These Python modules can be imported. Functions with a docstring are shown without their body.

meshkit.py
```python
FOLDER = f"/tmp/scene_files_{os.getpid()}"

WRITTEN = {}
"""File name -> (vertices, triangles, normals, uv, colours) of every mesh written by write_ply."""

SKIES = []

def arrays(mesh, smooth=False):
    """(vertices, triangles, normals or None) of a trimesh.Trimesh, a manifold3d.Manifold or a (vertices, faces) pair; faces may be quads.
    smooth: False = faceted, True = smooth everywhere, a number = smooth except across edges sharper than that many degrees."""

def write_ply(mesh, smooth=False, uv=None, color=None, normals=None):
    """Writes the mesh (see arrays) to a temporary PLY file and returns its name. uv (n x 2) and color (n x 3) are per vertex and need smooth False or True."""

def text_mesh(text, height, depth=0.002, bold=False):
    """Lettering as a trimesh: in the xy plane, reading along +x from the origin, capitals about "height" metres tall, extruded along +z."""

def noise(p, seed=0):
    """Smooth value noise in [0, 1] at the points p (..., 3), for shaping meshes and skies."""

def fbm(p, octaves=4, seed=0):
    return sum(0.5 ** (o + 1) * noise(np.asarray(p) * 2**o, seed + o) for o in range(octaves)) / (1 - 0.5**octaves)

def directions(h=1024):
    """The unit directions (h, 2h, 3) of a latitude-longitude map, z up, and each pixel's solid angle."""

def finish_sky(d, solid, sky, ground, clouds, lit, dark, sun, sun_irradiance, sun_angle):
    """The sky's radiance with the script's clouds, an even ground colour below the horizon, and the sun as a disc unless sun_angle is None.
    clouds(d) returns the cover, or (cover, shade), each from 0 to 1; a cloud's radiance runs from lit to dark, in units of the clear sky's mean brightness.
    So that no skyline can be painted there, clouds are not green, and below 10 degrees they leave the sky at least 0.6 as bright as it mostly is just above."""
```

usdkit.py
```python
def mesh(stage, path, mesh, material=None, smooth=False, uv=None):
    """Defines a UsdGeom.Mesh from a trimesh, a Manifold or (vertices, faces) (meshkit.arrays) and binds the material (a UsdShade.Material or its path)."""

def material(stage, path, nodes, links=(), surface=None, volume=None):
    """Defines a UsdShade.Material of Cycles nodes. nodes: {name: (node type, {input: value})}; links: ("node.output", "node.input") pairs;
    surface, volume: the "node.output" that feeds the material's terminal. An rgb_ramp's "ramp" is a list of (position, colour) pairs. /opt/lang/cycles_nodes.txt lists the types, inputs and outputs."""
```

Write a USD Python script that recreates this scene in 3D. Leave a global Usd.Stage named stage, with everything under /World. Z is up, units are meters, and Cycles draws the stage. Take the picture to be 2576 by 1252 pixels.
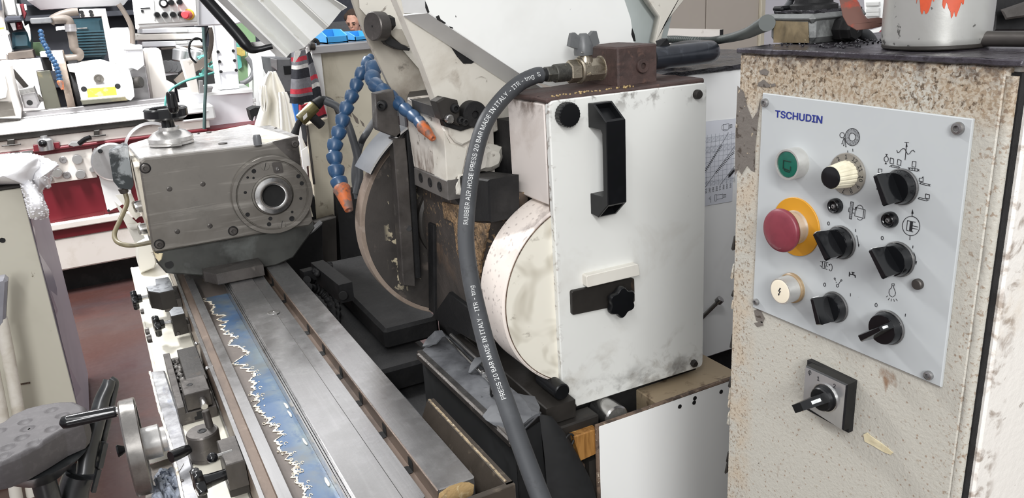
import math, random
import numpy as np
import trimesh
import manifold3d as m3
from shapely.geometry import Polygon, LineString, Point
from shapely.ops import unary_union
from pxr import Usd, UsdGeom, UsdLux, UsdShade, Gf, Sdf, Vt
import usdkit, meshkit

random.seed(7)
rng = np.random.default_rng(7)
stage = Usd.Stage.CreateInMemory()
UsdGeom.SetStageUpAxis(stage, 'Z')
UsdGeom.SetStageMetersPerUnit(stage, 1.0)
UsdGeom.Xform.Define(stage, '/World')

# ------------------------------------------------------------------ camera
FPX, W, H = 1975.0, 2576, 1252
YAW, PITCH, ROLL = 0.47218, 0.31323, -0.06102
EYE = np.array([0.0, 0.0, 1.6])
_f = np.array([math.sin(YAW) * math.cos(PITCH), math.cos(YAW) * math.cos(PITCH), -math.sin(PITCH)])
_r = np.array([math.cos(YAW), -math.sin(YAW), 0.0])
_u = np.cross(_r, _f)
CAM = np.array([math.cos(ROLL) * _r + math.sin(ROLL) * _u, -math.sin(ROLL) * _r + math.cos(ROLL) * _u, _f])
cam = UsdGeom.Camera.Define(stage, '/World/camera')
cam.CreateHorizontalApertureAttr(36.0)
cam.CreateFocalLengthAttr(36.0 * FPX / W)
cam.CreateClippingRangeAttr(Gf.Vec2f(0.02, 200.0))
m4 = np.eye(4)
m4[0, :3], m4[1, :3], m4[2, :3], m4[3, :3] = CAM[0], CAM[1], -CAM[2], EYE
cam.AddTransformOp().Set(Gf.Matrix4d(m4.tolist()))
cam.CreateExposureAttr(0.34)

# ------------------------------------------------------------------ light: shop daylight from all round and rows of fluorescent battens overhead
dome = UsdLux.DomeLight.Define(stage, '/World/ambient_sky')
dome.CreateIntensityAttr(0.19)
dome.CreateColorAttr(Gf.Vec3f(0.97, 0.98, 1.0))

def area_light(path, pos, target, w, h, power, color=(1, 1, 1)):
    L = UsdLux.RectLight.Define(stage, path)
    L.CreateWidthAttr(w); L.CreateHeightAttr(h)
    L.CreateIntensityAttr(power); L.CreateColorAttr(Gf.Vec3f(*color))
    pos, target = np.array(pos, float), np.array(target, float)
    z = pos - target; z /= np.linalg.norm(z)
    x = np.cross([0, 1, 0.001], z); x /= np.linalg.norm(x)
    y = np.cross(z, x)
    m = np.eye(4); m[0, :3], m[1, :3], m[2, :3], m[3, :3] = x, y, z, pos
    L.AddTransformOp().Set(Gf.Matrix4d(m.tolist()))
    return L
# long lamps hung above the aisles (local y runs along world y)
area_light('/World/overhead_lamp', (-1.15, 1.7, 3.4), (-1.15, 1.7, 0), 0.28, 3.2, 5.5)
area_light('/World/overhead_lamp_001', (-1.1, -1.9, 3.4), (0.1, -0.6, 0), 0.30, 2.6, 28.0)
area_light('/World/overhead_lamp_002', (-0.7, 4.4, 3.9), (-0.3, 5.4, 0), 0.5, 1.4, 120.0)
area_light('/World/overhead_lamp_003', (1.7, 5.2, 3.9), (1.7, 5.2, 0), 3.0, 4.6, 1.0)
area_light('/World/overhead_lamp_004', (-2.5, -4.6, 3.3), (0.8, 1.0, 0.8), 2.6, 0.8, 22.0)

# ------------------------------------------------------------------ pixel -> point on a plane of the place
def ray(px, py):
    return CAM.T @ np.array([(px - W / 2) / FPX, -(py - H / 2) / FPX, 1.0])
def at(px, py, X=None, Y=None, Z=None, D=None):
    d = ray(px, py)
    t = X / d[0] if X is not None else Y / d[1] if Y is not None else (Z - EYE[2]) / d[2] if Z is not None else D
    return EYE + t * d
def ats(pts, **k):
    return np.array([at(x, y, **k) for x, y in pts])
def crop(x0, y0, s):
    return lambda x, y: (x0 + x / s, y0 + y / s)
def cp(c, pts):
    return [c(x, y) for x, y in pts]
V = lambda *a: np.array(a, float)
def unit(v):
    v = np.asarray(v, float); return v / np.linalg.norm(v)

# ------------------------------------------------------------------ scene tree
_names = {}
def numbered(parent, name):
    k = (parent, name); n = _names.get(k, -1) + 1; _names[k] = n
    return f'{parent}/{name}' if n == 0 else f'{parent}/{name}_{n:03d}'
def meta(prim, label=None, cat=None, group=None, kind=None):
    for k, v in (('label', label), ('category', cat), ('group', group), ('kind', kind)):
        if v: prim.SetCustomDataByKey(k, v)
ORIGIN = {}
def thing(name, label, cat, loc=(0, 0, 0), group=None):
    p = numbered('/World', name)
    x = UsdGeom.Xform.Define(stage, p)
    x.AddTranslateOp().Set(Gf.Vec3d(*map(float, loc)))
    meta(x.GetPrim(), label, cat, group)
    ORIGIN[p] = np.array(loc, float)
    return p
def part(parent, name, mesh, mat, smooth=35, label=None, kind=None):
    p = numbered(parent, name)
    root = '/World/' + p.split('/')[2]
    v, f = np.array(mesh.vertices) - ORIGIN[root], np.array(mesh.faces)
    m = usdkit.mesh(stage, p, trimesh.Trimesh(v, f, process=False), mat, smooth=smooth)
    meta(m.GetPrim(), label, kind=kind)
    return p
def single(name, label, cat, mesh, mat, smooth=35, group=None, kind=None):
    p = numbered('/World', name)
    m = usdkit.mesh(stage, p, mesh, mat, smooth=smooth)
    meta(m.GetPrim(), label, cat, group, kind)
    return p
def structure(name, mesh, mat, label=None, smooth=35):
    p = numbered('/World', name)
    m = usdkit.mesh(stage, p, mesh, mat, smooth=smooth)
    meta(m.GetPrim(), label, kind='structure')
    ORIGIN[p] = np.zeros(3)
    return p
def copy_of(src, loc, label=None, rotz=0, group=None):
    was = stage.GetPrimAtPath(src).GetCustomData()
    name = src.split('/')[-1]
    if name[-4:-3] == '_' and name[-3:].isdigit(): name = name[:-4]
    p = numbered('/World', name)
    x = UsdGeom.Xform.Define(stage, p)
    x.GetPrim().GetReferences().AddInternalReference(src)
    x.ClearXformOpOrder()
    x.AddTranslateOp().Set(Gf.Vec3d(*map(float, loc)))
    if rotz: x.AddRotateZOp().Set(float(rotz))
    meta(x.GetPrim(), label or was['label'], was['category'], group or was.get('group'))
    x.GetPrim().SetInstanceable(True)
    return p

# ------------------------------------------------------------------ meshes
def TM(v, f):
    return trimesh.Trimesh(np.asarray(v, float), np.asarray(f, int), process=False)
def cat(*ms):
    out = []
    for m in ms:
        if m is None: continue
        out.extend(m) if isinstance(m, (list, tuple)) else out.append(m)
    return trimesh.util.concatenate(out)
def hull(pts):
    h = trimesh.convex.convex_hull(np.asarray(pts, float))
    return TM(h.vertices, h.faces)
def obox(c, ax, half, ch=0.0):
    """box centred at c with axes ax (rows) and half sizes; chamfer ch"""
    ax = np.array([unit(a) for a in ax]); half = np.array(half, float)
    ch = min(ch, half.min() * 0.9)
    pts = []
    for sx in (-1, 1):
        for sy in (-1, 1):
            for sz in (-1, 1):
                s = np.array([sx, sy, sz])
                if ch > 0:
                    for k in range(3):
                        h = half - ch; h[k] = half[k]
                        pts.append(c + (s * h) @ ax)
                else:
                    pts.append(c + (s * half) @ ax)
    return hull(pts)
def box(lo, hi, ch=0.0):
    lo, hi = np.minimum(lo, hi).astype(float), np.maximum(lo, hi).astype(float)
    return obox((lo + hi) / 2, np.eye(3), (hi - lo) / 2, ch)
def frame_of(axis, hint=(0, 0, 1)):
    z = unit(axis); h = np.asarray(hint, float)
    if abs(z @ unit(h)) > 0.97: h = np.array([0, 1.0, 0]) if abs(z[1]) < 0.9 else np.array([1.0, 0, 0])
    x = unit(np.cross(h, z)); y = np.cross(z, x)
    return x, y, z
def lathe(p0, axis, prof, n=32, a0=0.0, hint=(0, 0, 1), mod=None):
    """profile [(r, h)...] about axis from p0. Closed where r = 0. mod(angle, r, h) -> r"""
    x, y, z = frame_of(axis, hint); p0 = np.asarray(p0, float)
    ang = a0 + np.arange(n) * 2 * math.pi / n
    v, f, rows = [], [], []
    for r, h in prof:
        if r <= 1e-9:
            rows.append([len(v)]); v.append(p0 + z * h)
        else:
            rows.append(list(range(len(v), len(v) + n)))
            for a in ang:
                rr = mod(a, r, h) if mod else r
                v.append(p0 + z * h + rr * (math.cos(a) * x + math.sin(a) * y))
    for A, B in zip(rows[:-1], rows[1:]):
        for i in range(n):
            j = (i + 1) % n
            if len(A) == 1 and len(B) == 1: continue
            if len(A) == 1: f.append([A[0], B[j], B[i]])
            elif len(B) == 1: f.append([A[i], A[j], B[0]])
            else: f += [[A[i], A[j], B[j]], [A[i], B[j], B[i]]]
    return TM(v, f)
def cyl(p0, p1, r, r1=None, n=28, ch=0.0, hint=(0, 0, 1), a0=0.0):
    p0, p1 = np.asarray(p0, float), np.asarray(p1, float)
    L = np.linalg.norm(p1 - p0); r1 = r if r1 is None else r1
    c = min(ch, L * .45, r * .9, r1 * .9) if ch else 0
    prof = [(0, 0), (r - c, 0), (r, c), (r1, L - c), (r1 - c, L), (0, L)] if c else [(0, 0), (r, 0), (r1, L), (0, L)]
    return lathe(p0, p1 - p0, prof, n, a0, hint)
def ring(p0, axis, ri, ro, h, n=40, ch=0.0):
    c = ch
    return lathe(p0, axis, [(ri, 0), (ro - c, 0), (ro, c), (ro, h - c), (ro - c, h), (ri, h), (ri, 0)], n)
def spline(pts, k=8):
    """Catmull-Rom through pts"""
    P = np.asarray(pts, float); P = np.vstack([2 * P[0] - P[1], P, 2 * P[-1] - P[-2]])
    out = []
    for i in range(1, len(P) - 2):
        for t in np.linspace(0, 1, k, endpoint=False):
            a, b, c, d = P[i - 1:i + 3]
            out.append(.5 * ((2 * b) + (-a + c) * t + (2 * a - 5 * b + 4 * c - d) * t * t + (-a + 3 * b - 3 * c + d) * t ** 3))
    out.append(P[-2])
    return np.array(out)
def frames(P, hint=(0, 0, 1)):
    T = np.gradient(P, axis=0); T /= np.linalg.norm(T, axis=1)[:, None]
    x, y, _ = frame_of(T[0], hint)
    Xs, Ys = [x], [y]
    for t in T[1:]:
        x = unit(Xs[-1] - (Xs[-1] @ t) * t); Xs.append(x); Ys.append(np.cross(t, x))
    return T, np.array(Xs), np.array(Ys)
def tube(pts, r, n=12, k=8, caps=True, smooth=True, hint=(0, 0, 1)):
    P = spline(pts, k) if smooth and len(pts) > 2 else np.asarray(pts, float)
    R = np.interp(np.linspace(0, 1, len(P)), np.linspace(0, 1, len(r)), r) if np.ndim(r) else np.full(len(P), r)
    T, X, Y = frames(P, hint)
    a = np.arange(n) * 2 * math.pi / n
    v = (P[:, None] + R[:, None, None] * (np.cos(a)[None, :, None] * X[:, None] + np.sin(a)[None, :, None] * Y[:, None])).reshape(-1, 3)
    f = []
    for i in range(len(P) - 1):
        for j in range(n):
            b = (j + 1) % n
            f += [[i * n + j, i * n + b, (i + 1) * n + b], [i * n + j, (i + 1) * n + b, (i + 1) * n + j]]
    v = list(v)
    if caps:
        s, e = len(v), len(v) + 1
        v += [P[0], P[-1]]
        for j in range(n):
            b = (j + 1) % n
            f += [[s, b, j], [e, (len(P) - 1) * n + j, (len(P) - 1) * n + b]]
    return TM(v, f)
def bar(pts, w, h, up=(0, 0, 1), smooth=False, k=8):
    """rectangular section swept along pts (w across, h along up)"""
    P = spline(pts, k) if smooth else np.asarray(pts, float)
    T, X, Y = frames(P, up)
    c = [(-w / 2, -h / 2), (w / 2, -h / 2), (w / 2, h / 2), (-w / 2, h / 2)]
    v, f = [], []
    for p, x, y in zip(P, X, Y):
        v += [p + a * x + b * y for a, b in c]
    for i in range(len(P) - 1):
        for j in range(4):
            b = (j + 1) % 4
            f += [[i * 4 + j, i * 4 + b, i * 4 + 4 + b], [i * 4 + j, i * 4 + 4 + b, i * 4 + 4 + j]]
    e = (len(P) - 1) * 4
    f += [[0, 2, 1], [0, 3, 2], [e, e + 1, e + 2], [e, e + 2, e + 3]]
    return TM(v, f)
def slab(poly, d, ch=0.0, holes=()):
    """planar polygon (3-D points) made thick along vector d; front edge (at poly) chamfered by ch"""
    P = np.asarray(poly, float); d = np.asarray(d, float); L = np.linalg.norm(d); z = d / L
    o = P.mean(0)
    nrm = unit(np.cross(P - np.roll(P, 1, 0), np.roll(P, -1, 0) - P).sum(0))
    x = unit(P[1] - P[0]); y = np.cross(nrm, x)
    q = np.stack([(P - o) @ x, (P - o) @ y], 1)
    pg = Polygon(q, [np.stack([(np.asarray(h) - o) @ x, (np.asarray(h) - o) @ y], 1) for h in holes])
    if not pg.is_valid: pg = pg.buffer(0)
    if pg.geom_type == 'MultiPolygon': pg = max(pg.geoms, key=lambda g: g.area)
    pg = pg.simplify(1e-6)
    v2, f2 = trimesh.creation.triangulate_polygon(pg, engine='earcut')
    def up(a): return o + a[:, :1] * x + a[:, 1:2] * y
    rings = [np.array(pg.exterior.coords)[:-1]] + [np.array(i.coords)[:-1] for i in pg.interiors]
    if ch > 0:
        inner = []
        for R_ in rings:
            a, b, c = np.roll(R_, 1, 0), R_, np.roll(R_, -1, 0)
            e1 = b - a; e2 = c - b
            e1 /= np.linalg.norm(e1, axis=1)[:, None] + 1e-12; e2 /= np.linalg.norm(e2, axis=1)[:, None] + 1e-12
            n1 = np.stack([-e1[:, 1], e1[:, 0]], 1); n2 = np.stack([-e2[:, 1], e2[:, 0]], 1)
            s = n1 + n2; s /= np.maximum(1e-6, (s * n1).sum(1))[:, None] + 1e-12
            area = 0.5 * np.sum(R_[:, 0] * np.roll(R_[:, 1], -1) - np.roll(R_[:, 0], -1) * R_[:, 1])
            sgn = 1 if (area > 0) == (R_ is rings[0]) else -1
            ln = np.linalg.norm(s, axis=1)[:, None]; s = s / np.maximum(1, ln / 2.0)
            inner.append(R_ + sgn * ch * s)
        look = {tuple(np.round(p, 9)): t for R_, I in zip(rings, inner) for p, t in zip(R_, I)}
        vf = np.array([look.get(tuple(np.round(p, 9)), p) for p in v2])
    else:
        inner, vf = rings, v2
    verts, faces = [], []
    def add(v, f):
        n = sum(len(a) for a in verts); verts.append(v); faces.append(np.asarray(f) + n)
    add(up(vf), f2); add(up(v2) + d, f2[:, ::-1])
    def wall(A, B):
        n = len(A); i = np.arange(n); j = (i + 1) % n
        add(np.vstack([A, B]), np.vstack([np.stack([i, i + n, j + n], 1), np.stack([i, j + n, j], 1)]))
    for R_, I in zip(rings, inner):
        if ch > 0: wall(up(I), up(R_) + z * ch)
        wall(up(R_) + z * ch, up(R_) + d)
    m = TM(np.vstack(verts), np.vstack(faces))
    m.merge_vertices(); trimesh.repair.fix_normals(m)
    return m
def pslab(pts, t, ch=0.0, holes=(), **plane):
    """outline given in photo pixels, lying on a plane of the place, made t thick (+ = along the plane's axis)"""
    ax = V(1, 0, 0) if 'X' in plane else V(0, 1, 0) if 'Y' in plane else V(0, 0, 1)
    return slab(ats(pts, **plane), ax * t, ch, [ats(h, **plane) for h in holes])
def round_poly(pts, r, n=5):
    """2-D / 3-D polygon with its corners rounded by r"""
    P = np.asarray(pts, float); out = []
    for a, b, c in zip(np.roll(P, 1, 0), P, np.roll(P, -1, 0)):
        u, w = unit(a - b), unit(c - b); rr = min(r, .45 * np.linalg.norm(a - b), .45 * np.linalg.norm(c - b))
        p, q = b + u * rr, b + w * rr
        for t in np.linspace(0, 1, n): out.append((1 - t) ** 2 * p + 2 * t * (1 - t) * b + t * t * q)
    return np.array(out)
def circle(c, axis, r, n=28, hint=(0, 0, 1), a0=0, a1=2 * math.pi):
    x, y, _ = frame_of(axis, hint)
    full = abs(a1 - a0 - 2 * math.pi) < 1e-6
    a = a0 + np.arange(n) * (a1 - a0) / (n if full else n - 1)
    return np.asarray(c, float) + r * (np.cos(a)[:, None] * x + np.sin(a)[:, None] * y)
def sheet(P, t=None):
    """grid of points (rows, cols, 3) -> surface; with a thickness t along the normals when given"""
    P = np.asarray(P, float); R_, C_ = P.shape[:2]
    idx = np.arange(R_ * C_).reshape(R_, C_)
    a, b, c, d = idx[:-1, :-1].ravel(), idx[1:, :-1].ravel(), idx[1:, 1:].ravel(), idx[:-1, 1:].ravel()
    f = np.vstack([np.stack([a, b, c], 1), np.stack([a, c, d], 1)])
    v = P.reshape(-1, 3)
    if not t: return TM(v, f)
    du = np.gradient(P, axis=0); dv = np.gradient(P, axis=1)
    nn = np.cross(du, dv); nn /= np.linalg.norm(nn, axis=2, keepdims=True) + 1e-12
    v2 = (P - nn * t).reshape(-1, 3); n = len(v)
    loop = np.concatenate([idx[0, :], idx[1:, -1], idx[-1, -2::-1], idx[-2:0:-1, 0]])
    l2 = np.roll(loop, -1)
    side = np.vstack([np.stack([loop, l2, l2 + n], 1), np.stack([loop, l2 + n, loop + n], 1)])
    m = TM(np.vstack([v, v2]), np.vstack([f, f[:, ::-1] + n, side]))
    return m
def text(txt, height, o, right, up, depth=0.0004, width=None, bold=False):
    """raised print: reading along right, standing out along right x up"""
    m = meshkit.text_mesh(txt, height, depth, bold)
    v = np.array(m.vertices)
    if width: v[:, 0] *= width / np.ptp(v[:, 0])
    right, up = unit(right), unit(up); out = np.cross(right, up)
    return TM(np.asarray(o, float) + v[:, :1] * right + v[:, 1:2] * up + v[:, 2:] * out, m.faces)
def strokes(lines, w, out, d=0.0003):
    """line drawing: polylines of 3-D points lying on one plane, thin flat print standing d out along `out`"""
    out = unit(out); ms = []
    x, y, _ = frame_of(out)
    for L in lines:
        L = np.asarray(L, float); o = L[0]
        q = np.stack([(L - o) @ x, (L - o) @ y], 1)
        g = LineString(q).buffer(w / 2, quad_segs=2, cap_style='flat')
        for p in getattr(g, 'geoms', [g]):
            if p.area < 1e-12: continue
            e = trimesh.creation.extrude_polygon(p, d, engine='earcut')
            v = np.array(e.vertices)
            ms.append(TM(o + v[:, :1] * x + v[:, 1:2] * y + v[:, 2:] * out, e.faces))
    return cat(ms)
def screw(c, out, r, h, socket=0.5, n=20):
    """button / cap screw head with a hex socket"""
    out = unit(out)
    return lathe(c, out, [(r, 0), (r, h * .55), (r * .86, h * .9), (r * socket, h), (r * socket * .95, h * .98), (r * socket * .9, h * .3), (0, h * .3)], n)
def wobble(m, amp, scale, seed=0):
    v = np.array(m.vertices)
    n = np.stack([meshkit.fbm(v * scale + 31.7 * k, 3, seed + k) - .5 for k in range(3)], 1)
    return TM(v + n * 2 * amp, m.faces)
def refine(m, L):
    v, f = trimesh.remesh.subdivide_to_size(m.vertices, m.faces, L)
    r = TM(v, f); r.merge_vertices(); return r

# ------------------------------------------------------------------ materials
def lin(c):
    if isinstance(c, str):
        c = [int(c[i:i + 2], 16) / 255 for i in (1, 3, 5)]
    return tuple(x / 12.92 if x <= .04045 else ((x + .055) / 1.055) ** 2.4 for x in c)
UsdGeom.Scope.Define(stage, '/World/Looks')
def M(name, base, layers=(), rough=.5, metal=0.0, bump=0.0, bscale=60, bdetail=5, bdist=0.002, spec=.5, coat=0.0, trans=0.0, sss=0.0, emit=None, rvar=0.0, rscale=30, bfrom=None):
    """layers: (colour, kind, scale, lo, hi, opacity[, grad]); kind noise | voro | fine; scale number or vector; grad: (axis, from, to)"""
    N, L = {'g': ('geometry', {}), 'p': ('principled_bsdf', {'roughness': rough, 'metallic': metal, 'specular_ior_level': spec, 'coat_weight': coat, 'transmission_weight': trans})}, []
    N['b'] = ('color', {'value': lin(base)})
    prev = 'b.color'
    for i, ly in enumerate(layers):
        c, kind, sc, lo, hi, op = ly[:6]
        vec = 'g.position'
        if np.ndim(sc):
            N[f'm{i}'] = ('mapping', {'scale': tuple(sc), 'location': (3.1 * i, 1.7 * i, 0)}); L.append(('g.position', f'm{i}.vector')); vec = f'm{i}.vector'; s = 1.0
        else: s = sc
        if kind == 'voro':
            N[f'n{i}'] = ('voronoi_texture', {'scale': s, 'feature': 'f1', 'randomness': 1.0}); o = f'n{i}.distance'
        else:
            N[f'n{i}'] = ('noise_texture', {'scale': s, 'detail': 6 if kind == 'noise' else 2, 'roughness': .6, 'distortion': .4 if kind == 'noise' else 0, 'w': i}); o = f'n{i}.fac'
        if kind == 'warp':
            N[f'n{i}'][1]['distortion'] = 1.6
        L.append((vec, f'n{i}.vector'))
        N[f'r{i}'] = ('map_range', {'from_min': lo, 'from_max': hi, 'to_min': 0.0, 'to_max': op, 'clamp': True}); L.append((o, f'r{i}.value'))
        fac = f'r{i}.result'
        if len(ly) > 6 and ly[6]:
            grads = ly[6] if isinstance(ly[6], list) else [ly[6]]
            for k, (axn, a, b) in enumerate(grads):
                N[f's{i}{k}'] = ('separate_xyz', {}); L.append(('g.position', f's{i}{k}.vector'))
                N[f'q{i}{k}'] = ('map_range', {'from_min': a, 'from_max': b, 'to_min': 0.0, 'to_max': 1.0, 'clamp': True}); L.append((f's{i}{k}.{axn}', f'q{i}{k}.value'))
                N[f'x{i}{k}'] = ('math', {'math_type': 'multiply'}); L += [(fac, f'x{i}{k}.value1'), (f'q{i}{k}.result', f'x{i}{k}.value2')]
                fac = f'x{i}{k}.value'
        N[f'c{i}'] = ('mix_color', {'blend_type': 'mix', 'b': lin(c)})
        L += [(fac, f'c{i}.fac'), (prev, f'c{i}.a')]
        prev = f'c{i}.result'
        if bfrom == i: bf = fac
    L.append((prev, 'p.base_color'))
    if bump:
        N['bn'] = ('noise_texture', {'scale': bscale if not np.ndim(bscale) else 1.0, 'detail': bdetail, 'roughness': .6})
        if np.ndim(bscale):
            N['bm'] = ('mapping', {'scale': tuple(bscale)}); L += [('g.position', 'bm.vector'), ('bm.vector', 'bn.vector')]
        else: L.append(('g.position', 'bn.vector'))
        N['bb'] = ('bump', {'strength': bump, 'distance': bdist}); L += [('bn.fac' if bfrom is None else bf, 'bb.height'), ('bb.normal', 'p.normal')]
        if bfrom is not None: N['bb'][1]['invert'] = True
    if rvar:
        N['rn'] = ('noise_texture', {'scale': 1.0 if np.ndim(rscale) else rscale, 'detail': 5, 'roughness': .65})
        if np.ndim(rscale):
            N['rm'] = ('mapping', {'scale': tuple(rscale)}); L += [('g.position', 'rm.vector'), ('rm.vector', 'rn.vector')]
        else: L.append(('g.position', 'rn.vector'))
        N['rr'] = ('map_range', {'from_min': .3, 'from_max': .7, 'to_min': max(.03, rough - rvar), 'to_max': min(1, rough + rvar), 'clamp': True})
        L += [('rn.fac', 'rr.value'), ('rr.result', 'p.roughness')]
    if sss: N['p'][1].update({'subsurface_weight': sss, 'subsurface_radius': (.01, .008, .006), 'subsurface_scale': .01})
    if emit: N['p'][1].update({'emission_color': lin(emit[0]), 'emission_strength': emit[1]})
    return usdkit.material(stage, '/World/Looks/' + name, N, L, surface='p.BSDF')
# ------------------------------------------------------------------ shared materials
CREAM = M('cream_machine_paint', '#dcd9d0', [('#b7a793', 'noise', 6, .55, .8, .5), ('#6b5a4a', 'noise', 34, .66, .72, .8), ('#4a4038', 'noise', 9, .68, .82, .55)], rough=.38, bump=.1, bscale=90)
WHITE = M('white_machine_paint', '#f2f3f2', [('#c9c8c4', 'noise', 5, .55, .85, .5), ('#5a5550', 'noise', 40, .72, .76, .7)], rough=.35, bump=.05, bscale=70)
BWHITE = M('bright_white_paint', '#f8f9f7', [('#e2e3df', 'noise', 3, .5, .9, .5)], rough=.35)
GWHITE = M('off_white_grey_paint', '#d3d4d2', [('#a8a49a', 'noise', 5, .5, .8, .5), ('#5a5048', 'noise', 30, .68, .74, .7)], rough=.4, bump=.05, bscale=80)
STEEL = M('ground_steel', '#9b9a99', [('#6d6763', 'noise', (6, 2.2, 6), .45, .75, .7), ('#4f4a47', 'noise', 26, .62, .75, .5), ('#b5b4b3', 'noise', (90, 3, 90), .5, .75, .5)], rough=.34, metal=.85, bump=.04, bscale=(220, 12, 220), rvar=.12, rscale=14)
DSTEEL = M('dark_oily_steel', '#5c5855', [('#322f2d', 'noise', 9, .42, .68, .8), ('#7d7872', 'noise', 45, .62, .72, .6)], rough=.42, metal=.6, bump=.12, bscale=120, rvar=.15)
FACE = M('machined_face_steel', '#7c7872', [('#625d56', 'noise', 6, .45, .72, .75), ('#45403a', 'fine', 60, .74, .78, .8), ('#c4c0b8', 'noise', (4, 4, 60), .55, .75, .4)], rough=.4, metal=.55, bump=.04, bscale=150, rvar=.12, rscale=12)
CHROME = M('bright_steel', '#b9b8b6', [('#85807a', 'noise', 20, .5, .75, .5)], rough=.22, metal=.95, rvar=.08)
BLACK = M('black_plastic', '#101113', [('#1b1c1f', 'noise', 25, .55, .75, .5)], rough=.34, bump=.03, bscale=400, spec=.3)
GLOSSBLK = M('glossy_black_plastic', '#0e0f11', [('#1d1e21', 'noise', 30, .5, .8, .5)], rough=.14)
RUBBER = M('dark_rubber', '#393b3e', [('#55575a', 'noise', 14, .5, .75, .6), ('#252628', 'noise', 50, .6, .7, .5)], rough=.55, bump=.05, bscale=200)
GRIME = M('black_grime', '#19191a', [('#2c2b2b', 'noise', 12, .48, .72, .7), ('#0f0f10', 'noise', 40, .5, .7, .6)], rough=.6, bump=.3, bscale=130, spec=.3)
DARKIRON = M('greasy_dark_casting', '#34312e', [('#201e1c', 'noise', 7, .4, .65, .8), ('#57483a', 'noise', 16, .62, .75, .6)], rough=.5, metal=.1, spec=.35, bump=.2, bscale=90)
OILTOP = M('oily_black_film', '#2d2c30', [('#55535a', 'noise', 25, .5, .7, .6), ('#1a191b', 'noise', 70, .5, .65, .7)], rough=.18, metal=.3, bump=.55, bscale=140, bdist=.003, rvar=.12)
RUSTBLK = M('rusty_brown_block', '#4b3a36', [('#2c2321', 'noise', 30, .45, .7, .8), ('#6e5247', 'noise', 60, .6, .72, .5)], rough=.62, bump=.3, bscale=160)
RED = M('machine_red_paint', '#721b27', [('#601721', 'noise', 5, .45, .8, .5)], rough=.42)
DARKRED = M('deep_red_paint', '#6a1620', [('#4f1018', 'noise', 6, .45, .8, .5)], rough=.5)
ALU = M('satin_aluminium', '#c9cacb', [('#a5a5a5', 'noise', 18, .5, .8, .5)], rough=.3, metal=.8)
GREYP = M('grey_plastic', '#6a6b6d', [('#4c4d50', 'noise', 30, .5, .75, .5)], rough=.4)
INK = M('black_print', '#16171b', [('#1f2024', 'noise', 90, .4, .6, .5)], rough=.6)
WHITEINK = M('white_print', '#d9dbda', [('#a8abab', 'noise', 200, .45, .6, .6)], rough=.6)
BLUENZ = M('blue_hose_plastic', '#29496a', [('#1b3450', 'noise', 20, .45, .7, .6), ('#5d7688', 'noise', 45, .60, .75, .5)], rough=.35, spec=.5, bump=.05, bscale=150)
ORANGE = M('orange_nozzle_plastic', '#b9602f', [('#5e5550', 'noise', 40, .42, .55, .9), ('#3d3935', 'noise', 90, .55, .68, .7)], rough=.5)
FLOOR = M('worn_red_floor', '#472f2b', [('#43393b', 'noise', (.8, 1.9, 1), .40, .66, .85), ('#66352b', 'noise', (.9, 2.2, 1), .58, .80, .6), ('#d8d0c8', 'fine', 60, .80, .82, .8)], rough=.27, bump=.03, bscale=40, rvar=.08, rscale=6)
structure('floor', box((-6, -4, -.05), (9, 14, 0)), FLOOR)
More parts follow.
